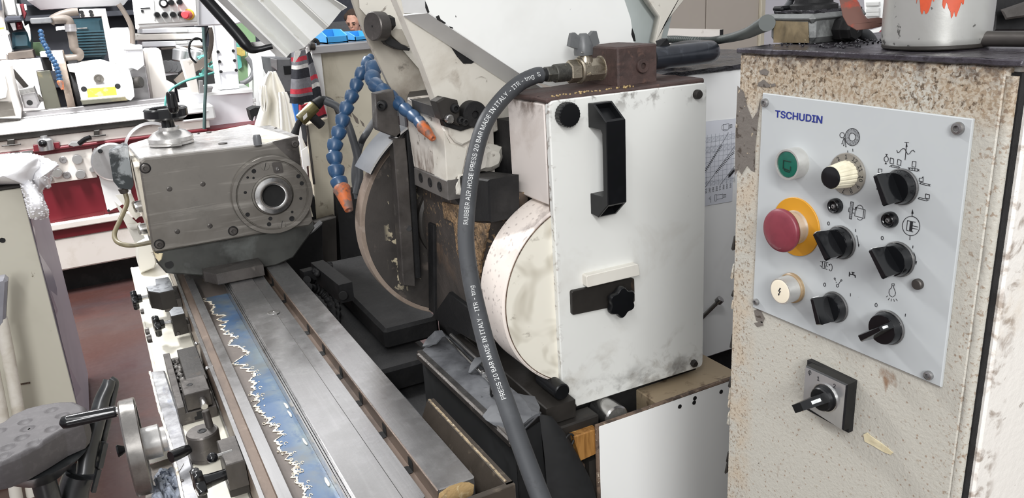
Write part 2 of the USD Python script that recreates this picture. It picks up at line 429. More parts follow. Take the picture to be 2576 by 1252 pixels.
# ================================================================== control cabinet on the right
XP = 0.574                                   # face of the switch plate
XF = XP + 0.003                              # face of the cabinet
PITTED = M('pitted_cabinet_paint', '#b6b3a9', [
    ('#ada08d', 'noise', 26, .36, .56, .95, ('z', 1.478, 1.500)),
    ('#b9ab97', 'noise', 30, .42, .6, .8, ('y', .565, .585)),
    ('#8a755c', 'noise', 300, .47, .57, .75, ('z', 1.480, 1.496)),
    ('#51412f', 'noise', 210, .56, .62, .9, ('z', 1.482, 1.498)),
    ('#3f3430', 'noise', 90, .42, .58, .9, ('z', 1.514, 1.530)),
    ('#7a6753', 'noise', 330, .55, .62, .75, ('y', .570, .582)),
    ('#8f7c69', 'noise', 210, .56, .63, .8, ('y', .362, .346)),
    ('#8b7460', 'voro', 150, .20, .10, .75),
    ('#94836f', 'noise', 260, .62, .67, .6),
    ('#7b5636', 'noise', (40, 40, 22), .66, .76, .8, ('z', 1.33, 1.27)),
    ('#54483f', 'noise', 60, .70, .73, .8),
    ('#9a8f83', 'noise', 130, .58, .68, .45, ('z', 1.20, 1.06))],
    rough=.45, bump=.45, bscale=260, bdist=.0016)
BODYP = M('cabinet_side_paint', '#e4e0d9', [('#8a7a6c', 'noise', 55, .5, .62, .8, ('x', .618, .606)), ('#6b5a4c', 'noise', 90, .66, .70, .7), ('#c9b393', 'noise', 8, .6, .75, .5)], rough=.42, bump=.3, bscale=120)
TOPM = M('cabinet_oily_top', '#3a363c', [('#6a6870', 'noise', 40, .5, .68, .6), ('#231f22', 'noise', 80, .5, .62, .7)], rough=.2, metal=.25, bump=.5, bscale=160, bdist=.002, rvar=.15, rscale=60)
PLATE = M('light_grey_plate', '#b3b7b8', [('#a6aaab', 'noise', 12, .5, .85, .4), ('#85827c', 'noise', 220, .73, .76, .5)], rough=.42, spec=.35)
PRIMER = M('bare_grey_primer', '#6c6660', [('#40372f', 'noise', 110, .56, .62, .9), ('#cbb898', 'noise', 150, .66, .69, .9)], rough=.6, bump=.4, bscale=140)
LETBLUE = M('dark_blue_print', '#1f2c7a', [('#27348a', 'noise', 90, .4, .6, .5)], rough=.5)
MUSTARD = M('mustard_disc', '#c48a1e', [('#a87518', 'noise', 25, .45, .8, .5)], rough=.45)
MUSHRED = M('dull_red_mushroom', '#7d3540', [('#6a2a35', 'noise', 60, .45, .7, .6)], rough=.38, bump=.03, bscale=500)
SILVER = M('satin_silver', '#d4d3cf', [('#aaa69e', 'noise', 40, .5, .75, .5)], rough=.33, metal=.7)
GREENL = M('green_lens', '#0f5a4a', [('#0a4338', 'noise', 60, .45, .7, .6)], rough=.25, coat=.4)
GREEND = M('dark_green_print', '#06291f', [('#08352a', 'noise', 60, .45, .7, .6)], rough=.5)
IVORY = M('ivory_knob_plastic', '#d9d3bc', [('#b4ac93', 'noise', 70, .5, .7, .5)], rough=.42)
DIALG = M('smoky_dial_disc', '#77736c', [('#8d8980', 'noise', 30, .4, .75, .6)], rough=.35, coat=.3)
CREAML = M('cream_lens', '#ece3cf', [('#e0d5bc', 'noise', 20, .4, .7, .5)], rough=.3, coat=.5)
BROWNED = M('tea_brown_collar', '#8c7556', [('#b3a283', 'noise', 70, .45, .7, .6), ('#574737', 'noise', 90, .6, .7, .6)], rough=.4)
RUBGREY = M('worn_grey_collar', '#4a4a4a', [('#6a6966', 'noise', 160, .5, .65, .7)], rough=.5)

cab = thing('control_cabinet', 'tall rust-pitted cream control cabinet with a grey switch plate, nearest on the right', 'cabinet', (0.60, 0.46, 0.0))
ZT = 1.536
door = box((XF, .338, .25), (XF + .010, .606, ZT - .004), .003)
part(cab, 'door', door, PITTED, 40)
part(cab, 'door_lip', tube([(XF + .0045, .3365, .25), (XF + .0045, .3365, 1.0), (XF + .0045, .3365, ZT - .012)], .0048, 12), PITTED, 60)
part(cab, 'door_seal', box((XF + .004, .3305, .25), (XF + .012, .602, ZT - .01)), GRIME, label='black rubber door seal')
part(cab, 'body', box((XF + .0115, .3265, .05), (.80, .604, ZT - .004), .002), BODYP, 40)
topm = refine(box((XF - .003, .3275, ZT - .005), (.80, .607, ZT), .001), .02)
topm = wobble(topm, .0009, 60, 3)
part(cab, 'top_plate', topm, TOPM, 30, label='oily black cabinet top')
# bare patch where the paint has come away beside the plate
pz = [(1856, 216), (1872, 232), (1880, 268), (1893, 300), (1906, 280), (1913, 250), (1900, 372), (1899, 432), (1890, 428), (1880, 415), (1866, 438), (1857, 425), (1850, 440), (1851, 330)]
part(cab, 'primer_patch', pslab(pz, -.0004, X=XF - .0002), PRIMER, label='grey patch of bare primer where paint flaked off')
for k, pg in enumerate([[(1897, 780), (1912, 776), (1924, 800), (1919, 812), (1903, 806)], [(1897, 812), (1918, 808), (1921, 818), (1905, 822)],
                        [(1910, 178), (1925, 172), (1935, 180), (1930, 190), (1914, 186)], [(1908, 208), (1922, 200), (1936, 212), (1950, 209), (1952, 216), (1930, 220), (1906, 216)]]):
    part(cab, 'primer_patch', pslab(pg, -.0004, X=XF - .0002), PRIMER)

# ---------------- the switch plate
plate = pslab([(1917.7, 233.7), (2447, 299.5), (2366, 974), (1893, 772.6)], .0027, .0007, X=XP)
PL = part(cab, 'switch_plate', plate, PLATE, 30, label='light grey plate carrying the switches')
OUT, RT, UP = V(-1, 0, 0), V(0, -1, 0), V(0, 0, 1)
cq, cr = crop(1860, 220, 3.295), crop(1860, 560, 2.845)
ce, ct, cs_ = crop(1880, 470, 4.04), crop(2160, 330, 3.21), crop(1920, 640, 2.61)
def onp(c, x, y, off=0.0): return at(*c(x, y), X=XP - off)
for c, x, y, r in ((cq, 218, 125, .0042), (cq, 1818, 338, .0050), (cr, 125, 565, .0036), (cr, 1360, 1090, .0040)):
    part(PL, 'screw', screw(onp(c, x, y), OUT, r, .0035), STEEL, 40)
part(PL, 'blanking_stud', lathe(onp(cr, 1285, 437), OUT, [(.0046, 0), (.0046, .003), (.0038, .004), (0, .0042)], 24), DSTEEL)
w = at(*cq(682, 300), X=XP)[1]; o = onp(cq, 293, 243)
part(PL, 'lettering', text('TSCHUDIN', .0064, o, RT, V(0, 0, 1), .0003, width=o[1] - w, bold=True), LETBLUE, 0)

def sym(c, lines, wpx=3.2):
    return strokes([ats(cp(c, L), X=XP) for L in lines], wpx * .00012, OUT, .0003)
def arc(cx_, cy_, rx, ry, a0=0, a1=360, n=24):
    return [(cx_ + rx * math.cos(math.radians(a)), cy_ + ry * math.sin(math.radians(a))) for a in np.linspace(a0, a1, n)]
def fillp(c, pts): return slab(ats(cp(c, pts), X=XP), OUT * .0003)
GREYINK = M('grey_stipple_print', '#8a8d8f', [('#5a5c5e', 'fine', 900, .5, .56, .9)], rough=.6)
# grinding wheel with part and sparks
part(PL, 'wheel_symbol', cat(sym(cq, [arc(937, 410, 60, 72), arc(937, 410, 27, 33), arc(853, 394, 19, 22), [(868, 415), (852, 465)], [(874, 418), (866, 480)], [(877, 420), (884, 490)], [(898, 522), (900, 540)], [(940, 508), (942, 530)]]),
     fillp(cq, arc(852, 465, 4, 4, n=8)), fillp(cq, arc(866, 480, 4, 4, n=8)), fillp(cq, arc(884, 490, 4, 4, n=8))), INK, 0)
g_ = slab(ats(cp(cq, arc(937, 410, 58, 70)[:-1]), X=XP), OUT * .00015, 0, [ats(cp(cq, arc(937, 410, 28, 34)[:-1]), X=XP)])
part(PL, 'wheel_symbol_shading', g_, GREYINK, 0)
# oscillation arrow
part(PL, 'oscillation_symbol', cat(sym(ct, [[(372, 88), (406, 90)], [(389, 92), (376, 232)], [(309, 152), (316, 172), (328, 170), (345, 148), (360, 138), (374, 142), (388, 168), (398, 186), (412, 180), (428, 158), (442, 152), (456, 168)]]), fillp(ct, [(389, 92), (395, 125), (382, 125)])), INK, 0)
part(PL, 'gauge_symbol', cat(sym(ct, [arc(224, 224, 17, 22)]), fillp(ct, [(219, 183), (235, 185), (226, 200)]), fillp(ct, [(220, 250), (229, 264), (212, 264)])), INK, 0)
def wheelbar(boxp, barp, extra=()):
    return cat(sym(ct, [boxp + boxp[:1], barp + barp[:1]] + list(extra), 3.0))
part(PL, 'position_symbol', wheelbar([(257, 214), (284, 222), (282, 264), (254, 258)], [(264, 274), (328, 284), (326, 296), (264, 286)], [[(318, 224), (345, 236), (340, 276), (312, 268), (318, 224)], [(250, 284), (262, 276)], [(326, 290), (336, 294)]]), INK, 0)
part(PL, 'position_symbol', wheelbar([(161, 302), (189, 306), (186, 338), (159, 333)], [(170, 343), (222, 350), (222, 364), (172, 354)], [[(152, 344), (168, 352)], [(152, 354), (168, 343)]]), INK, 0)
part(PL, 'position_symbol', cat(sym(ct, [[(436, 242), (465, 245), (460, 290), (432, 284), (436, 242)], [(412, 294), (480, 304), (477, 322), (410, 310), (412, 294)], [(434, 292), (434, 318)], [(456, 296), (454, 322)], [(400, 292), (412, 300)], [(400, 306), (410, 300)], [(480, 306), (490, 322)], [(478, 318), (490, 308)]], 3.0)), INK, 0)
part(PL, 'position_symbol', wheelbar([(492, 376), (510, 378), (522, 366), (522, 404), (490, 402)], [(503, 412), (570, 428), (566, 440), (500, 424)], [[(568, 432), (580, 428)], [(568, 430), (578, 444)], [(492, 416), (502, 420)]]), INK, 0)
part(PL, 'position_symbol', wheelbar([(543, 505), (574, 512), (572, 544), (540, 538)], [(489, 534), (554, 548), (554, 562), (486, 546)], [[(480, 540), (492, 546)], [(554, 555), (570, 554)]]), INK, 0)
part(PL, 'position_symbol', cat(sym(ct, [[(160, 460), (182, 462), (180, 474), (158, 470), (160, 460)], [(146, 458), (156, 472)], [(146, 472), (158, 458)]], 3.0)), INK, 0)
# spindle motor
part(PL, 'spindle_symbol', cat(sym(ce, [[(1052, 150), (1080, 154), (1060, 326), (1038, 320), (1052, 150)], [(1036, 208), (1030, 250), (1044, 252)], [(1070, 222), (1092, 226)], [(1068, 262), (1088, 266)], [(1100, 206), (1200, 232), (1192, 318), (1092, 294), (1100, 206)], arc(1142, 232, 36, 48, 190, 350, 14), arc(1146, 300, 30, 36, 20, 150, 12), [(1184, 236), (1178, 306)]]), fillp(ce, [(1108, 240), (1112, 212), (1104, 210)])), INK, 0)
part(PL, 'spindle_symbol_shading', fillp(ce, [(1053, 152), (1078, 156), (1060, 322), (1040, 316)]), GREYINK, 0)
# coolant circle
part(PL, 'coolant_symbol', cat(sym(ct, [arc(425, 764, 70, 78, n=36), [(433, 690), (436, 650)], [(417, 842), (415, 876)], [(396, 720), (460, 734)], [(396, 720), (388, 798), (440, 812)], [(436, 762), (482, 772)], [(434, 782), (478, 790)]], 3.4), fillp(ct, [(436, 630), (444, 664), (428, 664)]), fillp(ct, [(418, 726), (440, 730), (432, 806), (410, 800)])), INK, 0)
def arrow(c, L, tip): return cat(sym(c, [L]), fillp(c, tip))
part(PL, 'arrow_mark', arrow(ce, [(1113, 492), (1124, 535), (1132, 590)], [(1140, 582), (1126, 584), (1134, 612)]), INK, 0)
part(PL, 'arrow_mark', arrow(ct, [(447, 978), (458, 1010), (465, 1050)], [(472, 1048), (458, 1050), (465, 1078)]), INK, 0)
for c, x, y, h in ((ce, 816, 383, 26), (ce, 776, 1006, 28), (ct, 182, 873, 24), (cs_, 734, 341, 20)):
    part(PL, 'zero_mark', sym(c, [arc(x + h * .4, y - h * .5, h * .36, h * .62)], 4.2 if c is ce else 3.2), INK, 0)
for c, a, b in ((ce, (1101, 426), (1101, 456)), (ce, (1049, 1080), (1049, 1110)), (ct, (440, 922), (438, 944)), (cs_, (574, 256), (573, 274)), (cs_, (935, 388), (933, 406))):
    if c is cs_ and a[0] == 574: continue
    part(PL, 'one_mark', sym(c, [[a, b]], 4.0), INK, 0)
part(PL, 'chuck_symbol', cat(sym(ce, [[(742, 758), (768, 764)], [(740, 800), (760, 808)], [(768, 754), (790, 758), (782, 828), (760, 822), (768, 754)], [(790, 760), (824, 770)], [(784, 828), (812, 838)], [(795, 775), (806, 778), (800, 800), (818, 806)], [(800, 800), (796, 824)], arc(848, 818, 16, 36, -150, 150, 18)]), fillp(ce, [(826, 785), (838, 783), (836, 800)])), INK, 0)
part(PL, 'tap_symbol', sym(ce, [[(1040, 862), (1038, 908)], [(1040, 884), (1076, 890), (1098, 900), (1098, 920)], [(1072, 888), (1076, 870)], [(1062, 866), (1090, 872)]], 7.5), INK, 0)
part(PL, 'joint_symbol', sym(ce, [arc(918, 1002, 12, 14), [(926, 990), (952, 952)], arc(957, 948, 7, 8), arc(890, 930, 7, 8), [(894, 940), (898, 952)], [(902, 962), (906, 974)]], 3.4), INK, 0)
part(PL, 'lamp_symbol', sym(cs_, [[(846, 190), (861, 190), (861, 203), (846, 203), (846, 190)], [(847, 203), (843, 218), (828, 232), (826, 252), (834, 270), (850, 278), (866, 268), (870, 250), (864, 232), (858, 218), (858, 203)], [(819, 270), (808, 278)], [(830, 284), (822, 298)], [(843, 290), (840, 306)], [(858, 292), (862, 308)], [(872, 290), (882, 304)]], 2.6), INK, 0)

# ---------------- controls
def rad(c, n):            # crop pixels (vertical radius) at a place of the plate -> metres
    return n
def pxm(c, x, y, dpx):    # vertical crop pixels -> metres at that place
    a, b = onp(c, x, y - dpx), onp(c, x, y + dpx)
    return np.linalg.norm(a - b) / 2
def hgt(c, base, front):  # how far a front centre stands out
    b = onp(c, *base); best = min(np.linspace(.001, .06, 240), key=lambda h: np.hypot(*(project(b + OUT * h) - np.array(c(*front)))))
    return best
def project(p):
    q = CAM @ (np.asarray(p, float) - EYE)
    return np.array([W / 2 + FPX * q[0] / q[2], H / 2 - FPX * q[1] / q[2]])
# green push button
b = onp(cq, 478, 622); h = hgt(cq, (478, 622), (392, 640)); r = pxm(cq, 392, 640, 132) * (1 - h / 1.0)
r *= .97
gb = part(cab, 'green_push_button', lathe(b, OUT, [(r, 0), (r, h - .002), (r * .98, h), (r * .86, h), (r * .84, h - .002), (0, h - .002)], 40), SILVER, 40, label='silver-ringed green push button')
part(gb, 'lens', lathe(b + OUT * (h - .002), OUT, [(r * .82, 0), (r * .82, .0012), (r * .7, .0016), (0, .0018)], 36), GREENL)
lc = b + OUT * (h - .0001)
part(gb, 'lens_symbol', strokes([[lc + RT * x * .001 + UP * y * .001 for x, y in L] for L in ([(-4.2, -4), (-4.2, 3.5), (4.6, 3.5)], [(4.6, -1), (4.6, -5), (-4.2, -4), (-2, -6), (4, -6.5)])], .0009, OUT, .0002), GREEND, 0)
# mustard disc + mushroom
b = at(2003, 570, X=XP); r = np.linalg.norm(at(2003, 497, X=XP) - at(2003, 643, X=XP)) / 2
es = part(cab, 'emergency_stop_button', lathe(b, OUT, [(r, 0), (r, .0012), (r - .0004, .0016), (0, .0016)], 48), MUSTARD, 40, label='dull red mushroom button on a mustard disc')
best = min(np.linspace(.01, .06, 200), key=lambda h: np.hypot(*(project(b + OUT * h) - np.array([1957, 578]))))
rs = r * .53
part(es, 'collar', lathe(b + OUT * .0016, OUT, [(rs * 1.08, 0), (rs * 1.08, .0015), (rs, .003), (rs, best - .006), (0, best - .006)], 36), SILVER, 40)
rm = r * .735
part(es, 'mushroom', lathe(b + OUT * (best - .008), OUT, [(rs * .9, 0), (rm * .96, .001), (rm, .003), (rm, .005), (rm * .95, .0072), (rm * .7, .0086), (rm * .35, .0092), (0, .0094)], 48), MUSHRED, 60)
# dial knob
b = onp(cq, 897, 716); r = pxm(cq, 897, 716, 176)
dk = part(cab, 'dial_knob', lathe(b, OUT, [(r, 0), (r, .001), (r - .0006, .0018), (0, .0018)], 44), DIALG, 40, label='smoky numbered dial with an ivory fluted knob')
h = hgt(cq, (897, 716), (752, 742)); r2 = pxm(cq, 752, 742, 96) * .95
part(dk, 'knob', lathe(b + OUT * .0018, OUT, [(r2 * 1.22, 0), (r2 * 1.2, .003), (r2 * 1.02, h - .005), (r2, h - .0025), (0, h - .0025)], 72, mod=lambda a, rr, hh: rr * (1 - (.05 if math.cos(a * 18) < -.2 else 0))), IVORY, 25)
part(dk, 'knob_cap', lathe(b + OUT * (h - .0008), OUT, [(r2 * .97, 0), (r2 * .97, .001), (r2 * .85, .0016), (0, .0016)], 36), GLOSSBLK, 40)
nums = [('12', 62), ('11', 30), ('10', -3), ('9', -33), ('8', -64), ('7', -95), ('1', 96), ('2', 128)]
ms = []
for s, a in nums:
    aa = math.radians(a); d = RT * math.cos(aa) + UP * math.sin(aa); tr = RT * math.sin(aa) - UP * math.cos(aa)
    ms.append(text(s, .0034, b + OUT * .0018 + d * (r * .74) - tr * .0013 * len(s), tr, d, .0002))
    ms.append(strokes([[b + OUT * .0018 + d * (r * .66) - tr * .0, b + OUT * .0018 + d * (r * .71)]], .0003, OUT, .0002))
part(dk, 'dial_numbers', cat(ms), INK, 0)
# indicator lamps (black caps)
for c, x, y, d in ((cq, 800, 980, 66), (cq, 1252, 1095, 70)):
    b = onp(c, x + 8, y - 2); r = pxm(c, x, y, d) * .95
    il = part(cab, 'indicator_lamp', lathe(b, OUT, [(r, 0), (r * 1.02, .0015), (r * .97, .0045), (r * .8, .006), (r * .62, .0055), (r * .5, .0035), (0, .003)], 36), GLOSSBLK, 50, label='small black ring indicator')
    part(il, 'screw', screw(b + OUT * .003, OUT, r * .30, .0028), STEEL, 40)
# rotary switches: base, pointed grip, white index
def rotary(c, x, y, d, ang, name='selector_switch', hl=1.0, label=None):
    b = onp(c, x, y); r = pxm(c, x, y, d) * .97
    aa = math.radians(ang); dr = RT * math.cos(aa) + UP * math.sin(aa); sd = np.cross(dr, OUT)
    s = part(cab, name, lathe(b, OUT, [(r * 1.0, 0), (r * 1.0, .0035), (r * .95, .0045), (r * .93, .009), (r * .88, .0105), (0, .0105)], 40), GLOSSBLK, 35, label=label)
    part(s, 'collar', ring(b, OUT, r * .9, r * 1.06, .0028, 40, .0008), RUBGREY)
    q0, q1, w0, w1 = .010, .0105 + .0165 * hl, r * .36, r * .27
    pts = []
    for t, wd in ((q0, w0), (q1 - .002, w1), (q1, w1 * .75)):
        e = -.82 * r if t < q1 - .0001 else -.74 * r
        g = .88 * r if t < .011 else (1.0 * r if t < q1 - .001 else .93 * r)
        for u, ss in ((e, .8), (e, -.8), (g, .55), (g, -.55)):
            pts.append(b + OUT * t + dr * u + sd * ss * wd)
    part(s, 'grip', hull(pts), GLOSSBLK, 25)
    c0 = b + dr * (1.0 * r) + OUT * (q1 - .0055)
    part(s, 'index_mark', obox(c0 + dr * .0001, [sd, OUT, dr], [.0011, .0032, .0004]), WHITEINK, 0)
    return b, r
rotary(cq, 1352, 820, 148, 118, label='large black selector with pictograms round it')
rotary(ce, 962, 560, 165, 128)
rotary(ct, 328, 1030, 138, 128)
rotary(cs_, 476, 342, 96, 112)
rotary(cs_, 828, 475, 108, 40)
# illuminated push button with a lightning bolt
b = onp(ce, 470, 1020); h = hgt(ce, (470, 1020), (330, 1056)); r = pxm(ce, 330, 1056, 136) * .95
lb = part(cab, 'illuminated_button', lathe(b, OUT, [(r * 1.08, 0), (r * 1.08, .003), (r * 1.0, .0045), (r * .98, h - .001), (r * .95, h), (r * .88, h), (r * .87, h - .001), (0, h - .001)], 44), SILVER, 40, label='cream illuminated button with a lightning bolt')
part(lb, 'collar', ring(b, OUT, r * 1.0, r * 1.12, .005, 40, .001), BROWNED)
part(lb, 'lens', lathe(b + OUT * (h - .001), OUT, [(r * .88, 0), (r * .87, .0012), (r * .7, .0016), (0, .0017)], 40), CREAML)
bolt = [(.2, 4.6), (-2.2, -.6), (.3, .3), (-1.2, -3.4), (-2.0, -2.9), (-1.5, -5.6), (.6, -3.6), (-.3, -3.3), (2.2, 1.4), (-.2, .7), (2.0, 4.6)]
part(lb, 'bolt_symbol', slab([b + OUT * (h + .0006) + RT * x * .00085 + UP * y * .00085 for x, y in bolt], OUT * .0003), INK, 0)
# isolator switch lower down
iso = part(cab, 'isolator_switch', slab(ats(cp(cs_, [(318, 682), (618, 824), (588, 1158), (300, 1000)]), X=XF), V(-.006, 0, 0)), GRIME, 30, label='square isolator switch marked 1 and 2')
pp = ats(cp(cs_, [(276, 728), (552, 855), (524, 1158), (257, 986)]), X=XF - .016)
part(iso, 'housing', slab(pp, V(.011, 0, 0), .0012), BLACK, 30)
cpl = pp.mean(0); fp = cpl + (pp - cpl) * .95 + OUT * .0008
part(iso, 'face_plate', slab(fp, V(.001, 0, 0)), ALU, 0)
ic = at(*cs_(402, 940), X=XF - .018)
part(iso, 'knob', lathe(ic + V(.0012, 0, 0), OUT, [(.0132, 0), (.0132, .002), (.0118, .003), (.0115, .007), (.0105, .008), (0, .008)], 36), BLACK, 35)
part(iso, 'knob_ring', ring(ic + V(.0012, 0, 0), OUT, .0125, .0140, .0015, 40), CHROME)
aa = math.radians(38); dr = RT * math.cos(aa) + UP * math.sin(aa); sd = np.cross(dr, OUT)
ptsg = [ic + OUT * t + dr * u + sd * s_ for t, u0, u1, wd in ((.006, -.0115, .0112, .0050), (.013, -.0135, .010, .0046), (.026, -.0165, -.0045, .0040)) for u in (u0, u1) for s_ in (-wd, wd)]
part(iso, 'grip', hull(ptsg), BLACK, 25)
nn = unit(np.cross(sd, (ic + OUT * .026 - dr * .0045) - (ic + OUT * .013 + dr * .010)))
if nn @ OUT < 0: nn = -nn
a_, b_ = ic + OUT * .0135 + dr * .0092, ic + OUT * .0195 + dr * .0026
part(iso, 'index_mark', slab([a_ + sd * .0016, a_ - sd * .0016, b_ - sd * .0016, b_ + sd * .0016], nn * .0005), WHITEINK, 0)
for s, x, y in (('1', 350, 822), ('2', 456, 870)):
    part(iso, 'number', text(s, .0042, at(*cs_(x, y), X=XF - .0168), RT, UP, .0003), INK, 0)
c0 = at(*cs_(305, 775), X=XF - .0169)
part(iso, 'disc_symbol', strokes([circle(c0, OUT, .0017, 20), [c0 + UP * .003, c0 - UP * .003]], .0004, OUT, .0002), INK, 0)
# strip of old tape
TAPE = M('yellowed_tape', '#cfc4a4', [('#a89870', 'noise', 60, .5, .7, .6)], rough=.35)
cz = crop(1780, 760, 2.545)
tp = ats(cp(cz, [(995, 845), (1018, 835), (1078, 880), (1150, 935), (1186, 962), (1172, 978), (1120, 955), (1050, 915), (1005, 890)]), X=XF - .0012)
part(cab, 'tape_strip', wobble(refine(slab(tp, V(.001, 0, 0)), .004), .0009, 120), TAPE, 30, label='torn strip of yellowed tape')
# drip / flake bits on the left edge
for k in range(14):
    z0 = rng.uniform(1.05, 1.5); y0 = .6065 + rng.uniform(-.001, .001)
    part(cab, 'paint_flake', wobble(obox(V(XF + .004, y0, z0), [(1, .3, 0), (0, 1, .4), (.2, 0, 1)], [.004, .0012, rng.uniform(.003, .009)]), .001, 200, k), PITTED if k % 2 else DARKIRON, 0)
# ================================================================== wheelhead: belt cover, drum, handle, knobs
YC = 1.10
COVP = M('stained_cover_paint', '#dedfdb', [('#b9b3a8', 'noise', 7, .56, .8, .6), ('#8d8578', 'noise', 26, .52, .70, .7, ('z', .98, .90)), ('#54504d', 'noise', 18, .48, .66, .8, ('z', .93, .875)), ('#6a5647', 'noise', 55, .54, .64, .7, ('x', .655, .645)), ('#554c45', 'noise', 45, .52, .64, .8, ('z', 1.39, 1.43)), ('#3d3833', 'fine', 95, .80, .82, .9)], rough=.36, bump=.06, bscale=120)
DRUMP = M('speckled_drum_paint', '#ece2d9', [('#8f817c', 'noise', 60, .62, .67, .7), ('#9b8d88', 'voro', 75, .26, .12, .55), ('#a59a95', 'noise', 14, .52, .62, .75, ('z', 1.16, 1.22)), ('#5a463c', 'noise', (60, 60, 9), .69, .73, .8)], rough=.4, bump=.05, bscale=100)
EDGER = M('rusty_seam', '#6f5d4f', [('#3b312b', 'noise', 60, .45, .62, .9), ('#b7aa98', 'noise', 110, .6, .66, .8)], rough=.65, bump=.4, bscale=200)
xL, xR = .644, .974
cov = thing('wheelhead_cover', 'stained white belt cover box with black bridge handle and half-round drum guard', 'machine cover', (.81, 1.18, .86))
fp_ = round_poly([V(xL, YC, 1.433), V(xR, YC, 1.430), V(xR + .003, YC, .866), V(xL + .003, YC, .870)], .012)
part(cov, 'front_plate', slab(fp_, V(0, .012, 0), .002), COVP, 40)
part(cov, 'seam', box((xL + .003, YC + .012, .872), (xR - .004, YC + .018, 1.428)), EDGER)
SIDEC = M('pinkish_cover_side', '#ddd5cf', [('#b5a79d', 'noise', 9, .52, .72, .6), ('#5f4d43', 'noise', 30, .50, .66, .85, ('z', 1.385, 1.425)), ('#4f3f36', 'noise', 60, .69, .73, .8)], rough=.4, bump=.06, bscale=120)
part(cov, 'body', box((xL + .002, YC + .018, 1.255), (xR - .006, 1.25, 1.428), .004), SIDEC, 40)
part(cov, 'lower_body', box((.668, YC + .018, .872), (xR - .006, 1.25, 1.254)), DARKIRON)
tp_ = wobble(refine(box((xL - .002, YC + .004, 1.428), (xR - .002, 1.252, 1.437), .003), .02), .0022, 40, 4)
part(cov, 'top_skin', tp_, RUSTBLK, 30, label='rust-brown greasy top of the cover')
cz_, rz_ = 1.084, .177
dx_ = .543 + rz_
dr_ = part(cov, 'drum_guard', lathe((dx_, 1.112, cz_), (0, 1, 0), [(0, 0), (rz_ - .003, 0), (rz_, .003), (rz_, .086), (rz_ - .002, .088), (0, .088)], 96), DRUMP, 30, label='pinkish white half-round guard beside the plate')
part(dr_, 'rim_seam', ring((dx_, 1.1105, cz_), (0, 1, 0), rz_ - .006, rz_ - .0045, .0022, 96), EDGER)
DFACE = M('drum_face_paint', '#e4e0d3', [('#a8a08e', 'warp', 9, .5, .66, .6), ('#7a6f60', 'noise', 30, .64, .70, .5)], rough=.4)
part(dr_, 'face', lathe((dx_, 1.1113, cz_), (0, 1, 0), [(0, 0), (rz_ - .0055, 0), (rz_ - .0055, .003), (0, .003)], 96), DFACE)
# handle
h1 = crop(1370, 230, 3.79)
x0 = at(*h1(412, 190), Y=YC)[0]
off = min(np.linspace(.02, .08, 120), key=lambda o: abs(at(*h1(596, 700), Y=YC - o)[0] - x0))
x1 = at(*h1(775, 700), Y=YC - off)[0]
z1 = at(*h1(410, 112), Y=YC)[2]; z0 = at(*h1(440, 1165), Y=YC)[2]
zt, zb = at(*h1(600, 292), Y=YC - off)[2], at(*h1(610, 1085), Y=YC - off)[2]
prof = [(0, z1), (.016, z1 + .001), (off, zt), (off, zb), (.022, z0 - .002), (0, z0), (0, z0 + .036), (off - .016, z0 + .037), (off - .013, z0 + .041), (off - .013, z1 - .046), (off - .017, z1 - .041), (0, z1 - .040)]
hm = slab([V(x0, YC - a, z) for a, z in prof], V(x1 - x0, 0, 0), .0012)
for (a0_, b0_), (a1_, b1_) in (((.016, z1 + .001), (off, zt)), ((.022, z0 - .002), (off, zb))):
    p, q = V((x0 + x1) / 2, YC - a0_, b0_), V((x0 + x1) / 2, YC - a1_, b1_); d = unit(q - p); n = np.cross(V(1, 0, 0), d)
    if n[2] * (1 if b0_ > 1.3 else -1) < 0: n = -n
    cut = obox((p + q) / 2 - d * .001, [V(1, 0, 0), d, n], [(x1 - x0) / 2 - .0035, np.linalg.norm(q - p) / 2 - .004, .011])
    hm = trimesh.boolean.difference([hm, cut], engine='manifold')
hd = part(cov, 'handle', hm, BLACK, 25, label='black plastic bridge handle')
part(hd, 'screw', screw(V((x0 + x1) / 2, YC - .008, z1 - .016), (0, -.9, .35), .0075, .006), GRIME, 40)
# knurled knob
kc = at(*h1(190, 215), Y=YC); rk = .0205
part(cov, 'knurled_knob', lathe(kc, (0, -1, 0), [(0, 0), (rk * .8, 0), (rk * .8, .003), (rk, .003), (rk, .016), (rk - .0015, .018), (0, .0185)], 72, mod=lambda a, r, h: r * (1 - (.035 if math.cos(24 * a) < 0 else 0))), BLACK, 25, label='black knurled knob')
# latch: dark bar, beige strip, star knob
s3 = crop(1370, 620, 5.69)
part(cov, 'latch_bar', pslab(round_poly(np.array([[*s3(388, 640), 0], [*s3(1288, 450), 0], [*s3(1296, 800), 0], [*s3(400, 985), 0]]), 6)[:, :2], .007, .0012, Y=YC - .007), DARKIRON, 30, label='dark steel latch bar')
part(cov, 'latch_strip', pslab(round_poly(np.array([[*s3(600, 420), 0], [*s3(1345, 245), 0], [*s3(1372, 410), 0], [*s3(608, 590), 0]]), 5)[:, :2], .014, .001, Y=YC - .014), CREAM, 30, label='painted strip above the latch bar')
kb = at(*s3(985, 735), Y=YC - .007)
bestk = min(np.linspace(.01, .05, 160), key=lambda h: np.hypot(*(project(kb + V(0, -h, 0)) - np.array(s3(1110, 835)))))
star = lambda a, r, h: r * (1 + .115 * math.cos(6 * (a - math.radians(88)))) if r > .013 else r
part(cov, 'star_knob', lathe(kb, (0, -1, 0), [(0, 0), (.0115, 0), (.0115, bestk - .015), (.0245, bestk - .0135), (.0265, bestk - .010), (.0268, bestk - .003), (.0245, bestk), (0, bestk + .001)], 96, mod=star, hint=(0, 0, 1), a0=0), BLACK, 40, label='black six-lobed star knob')
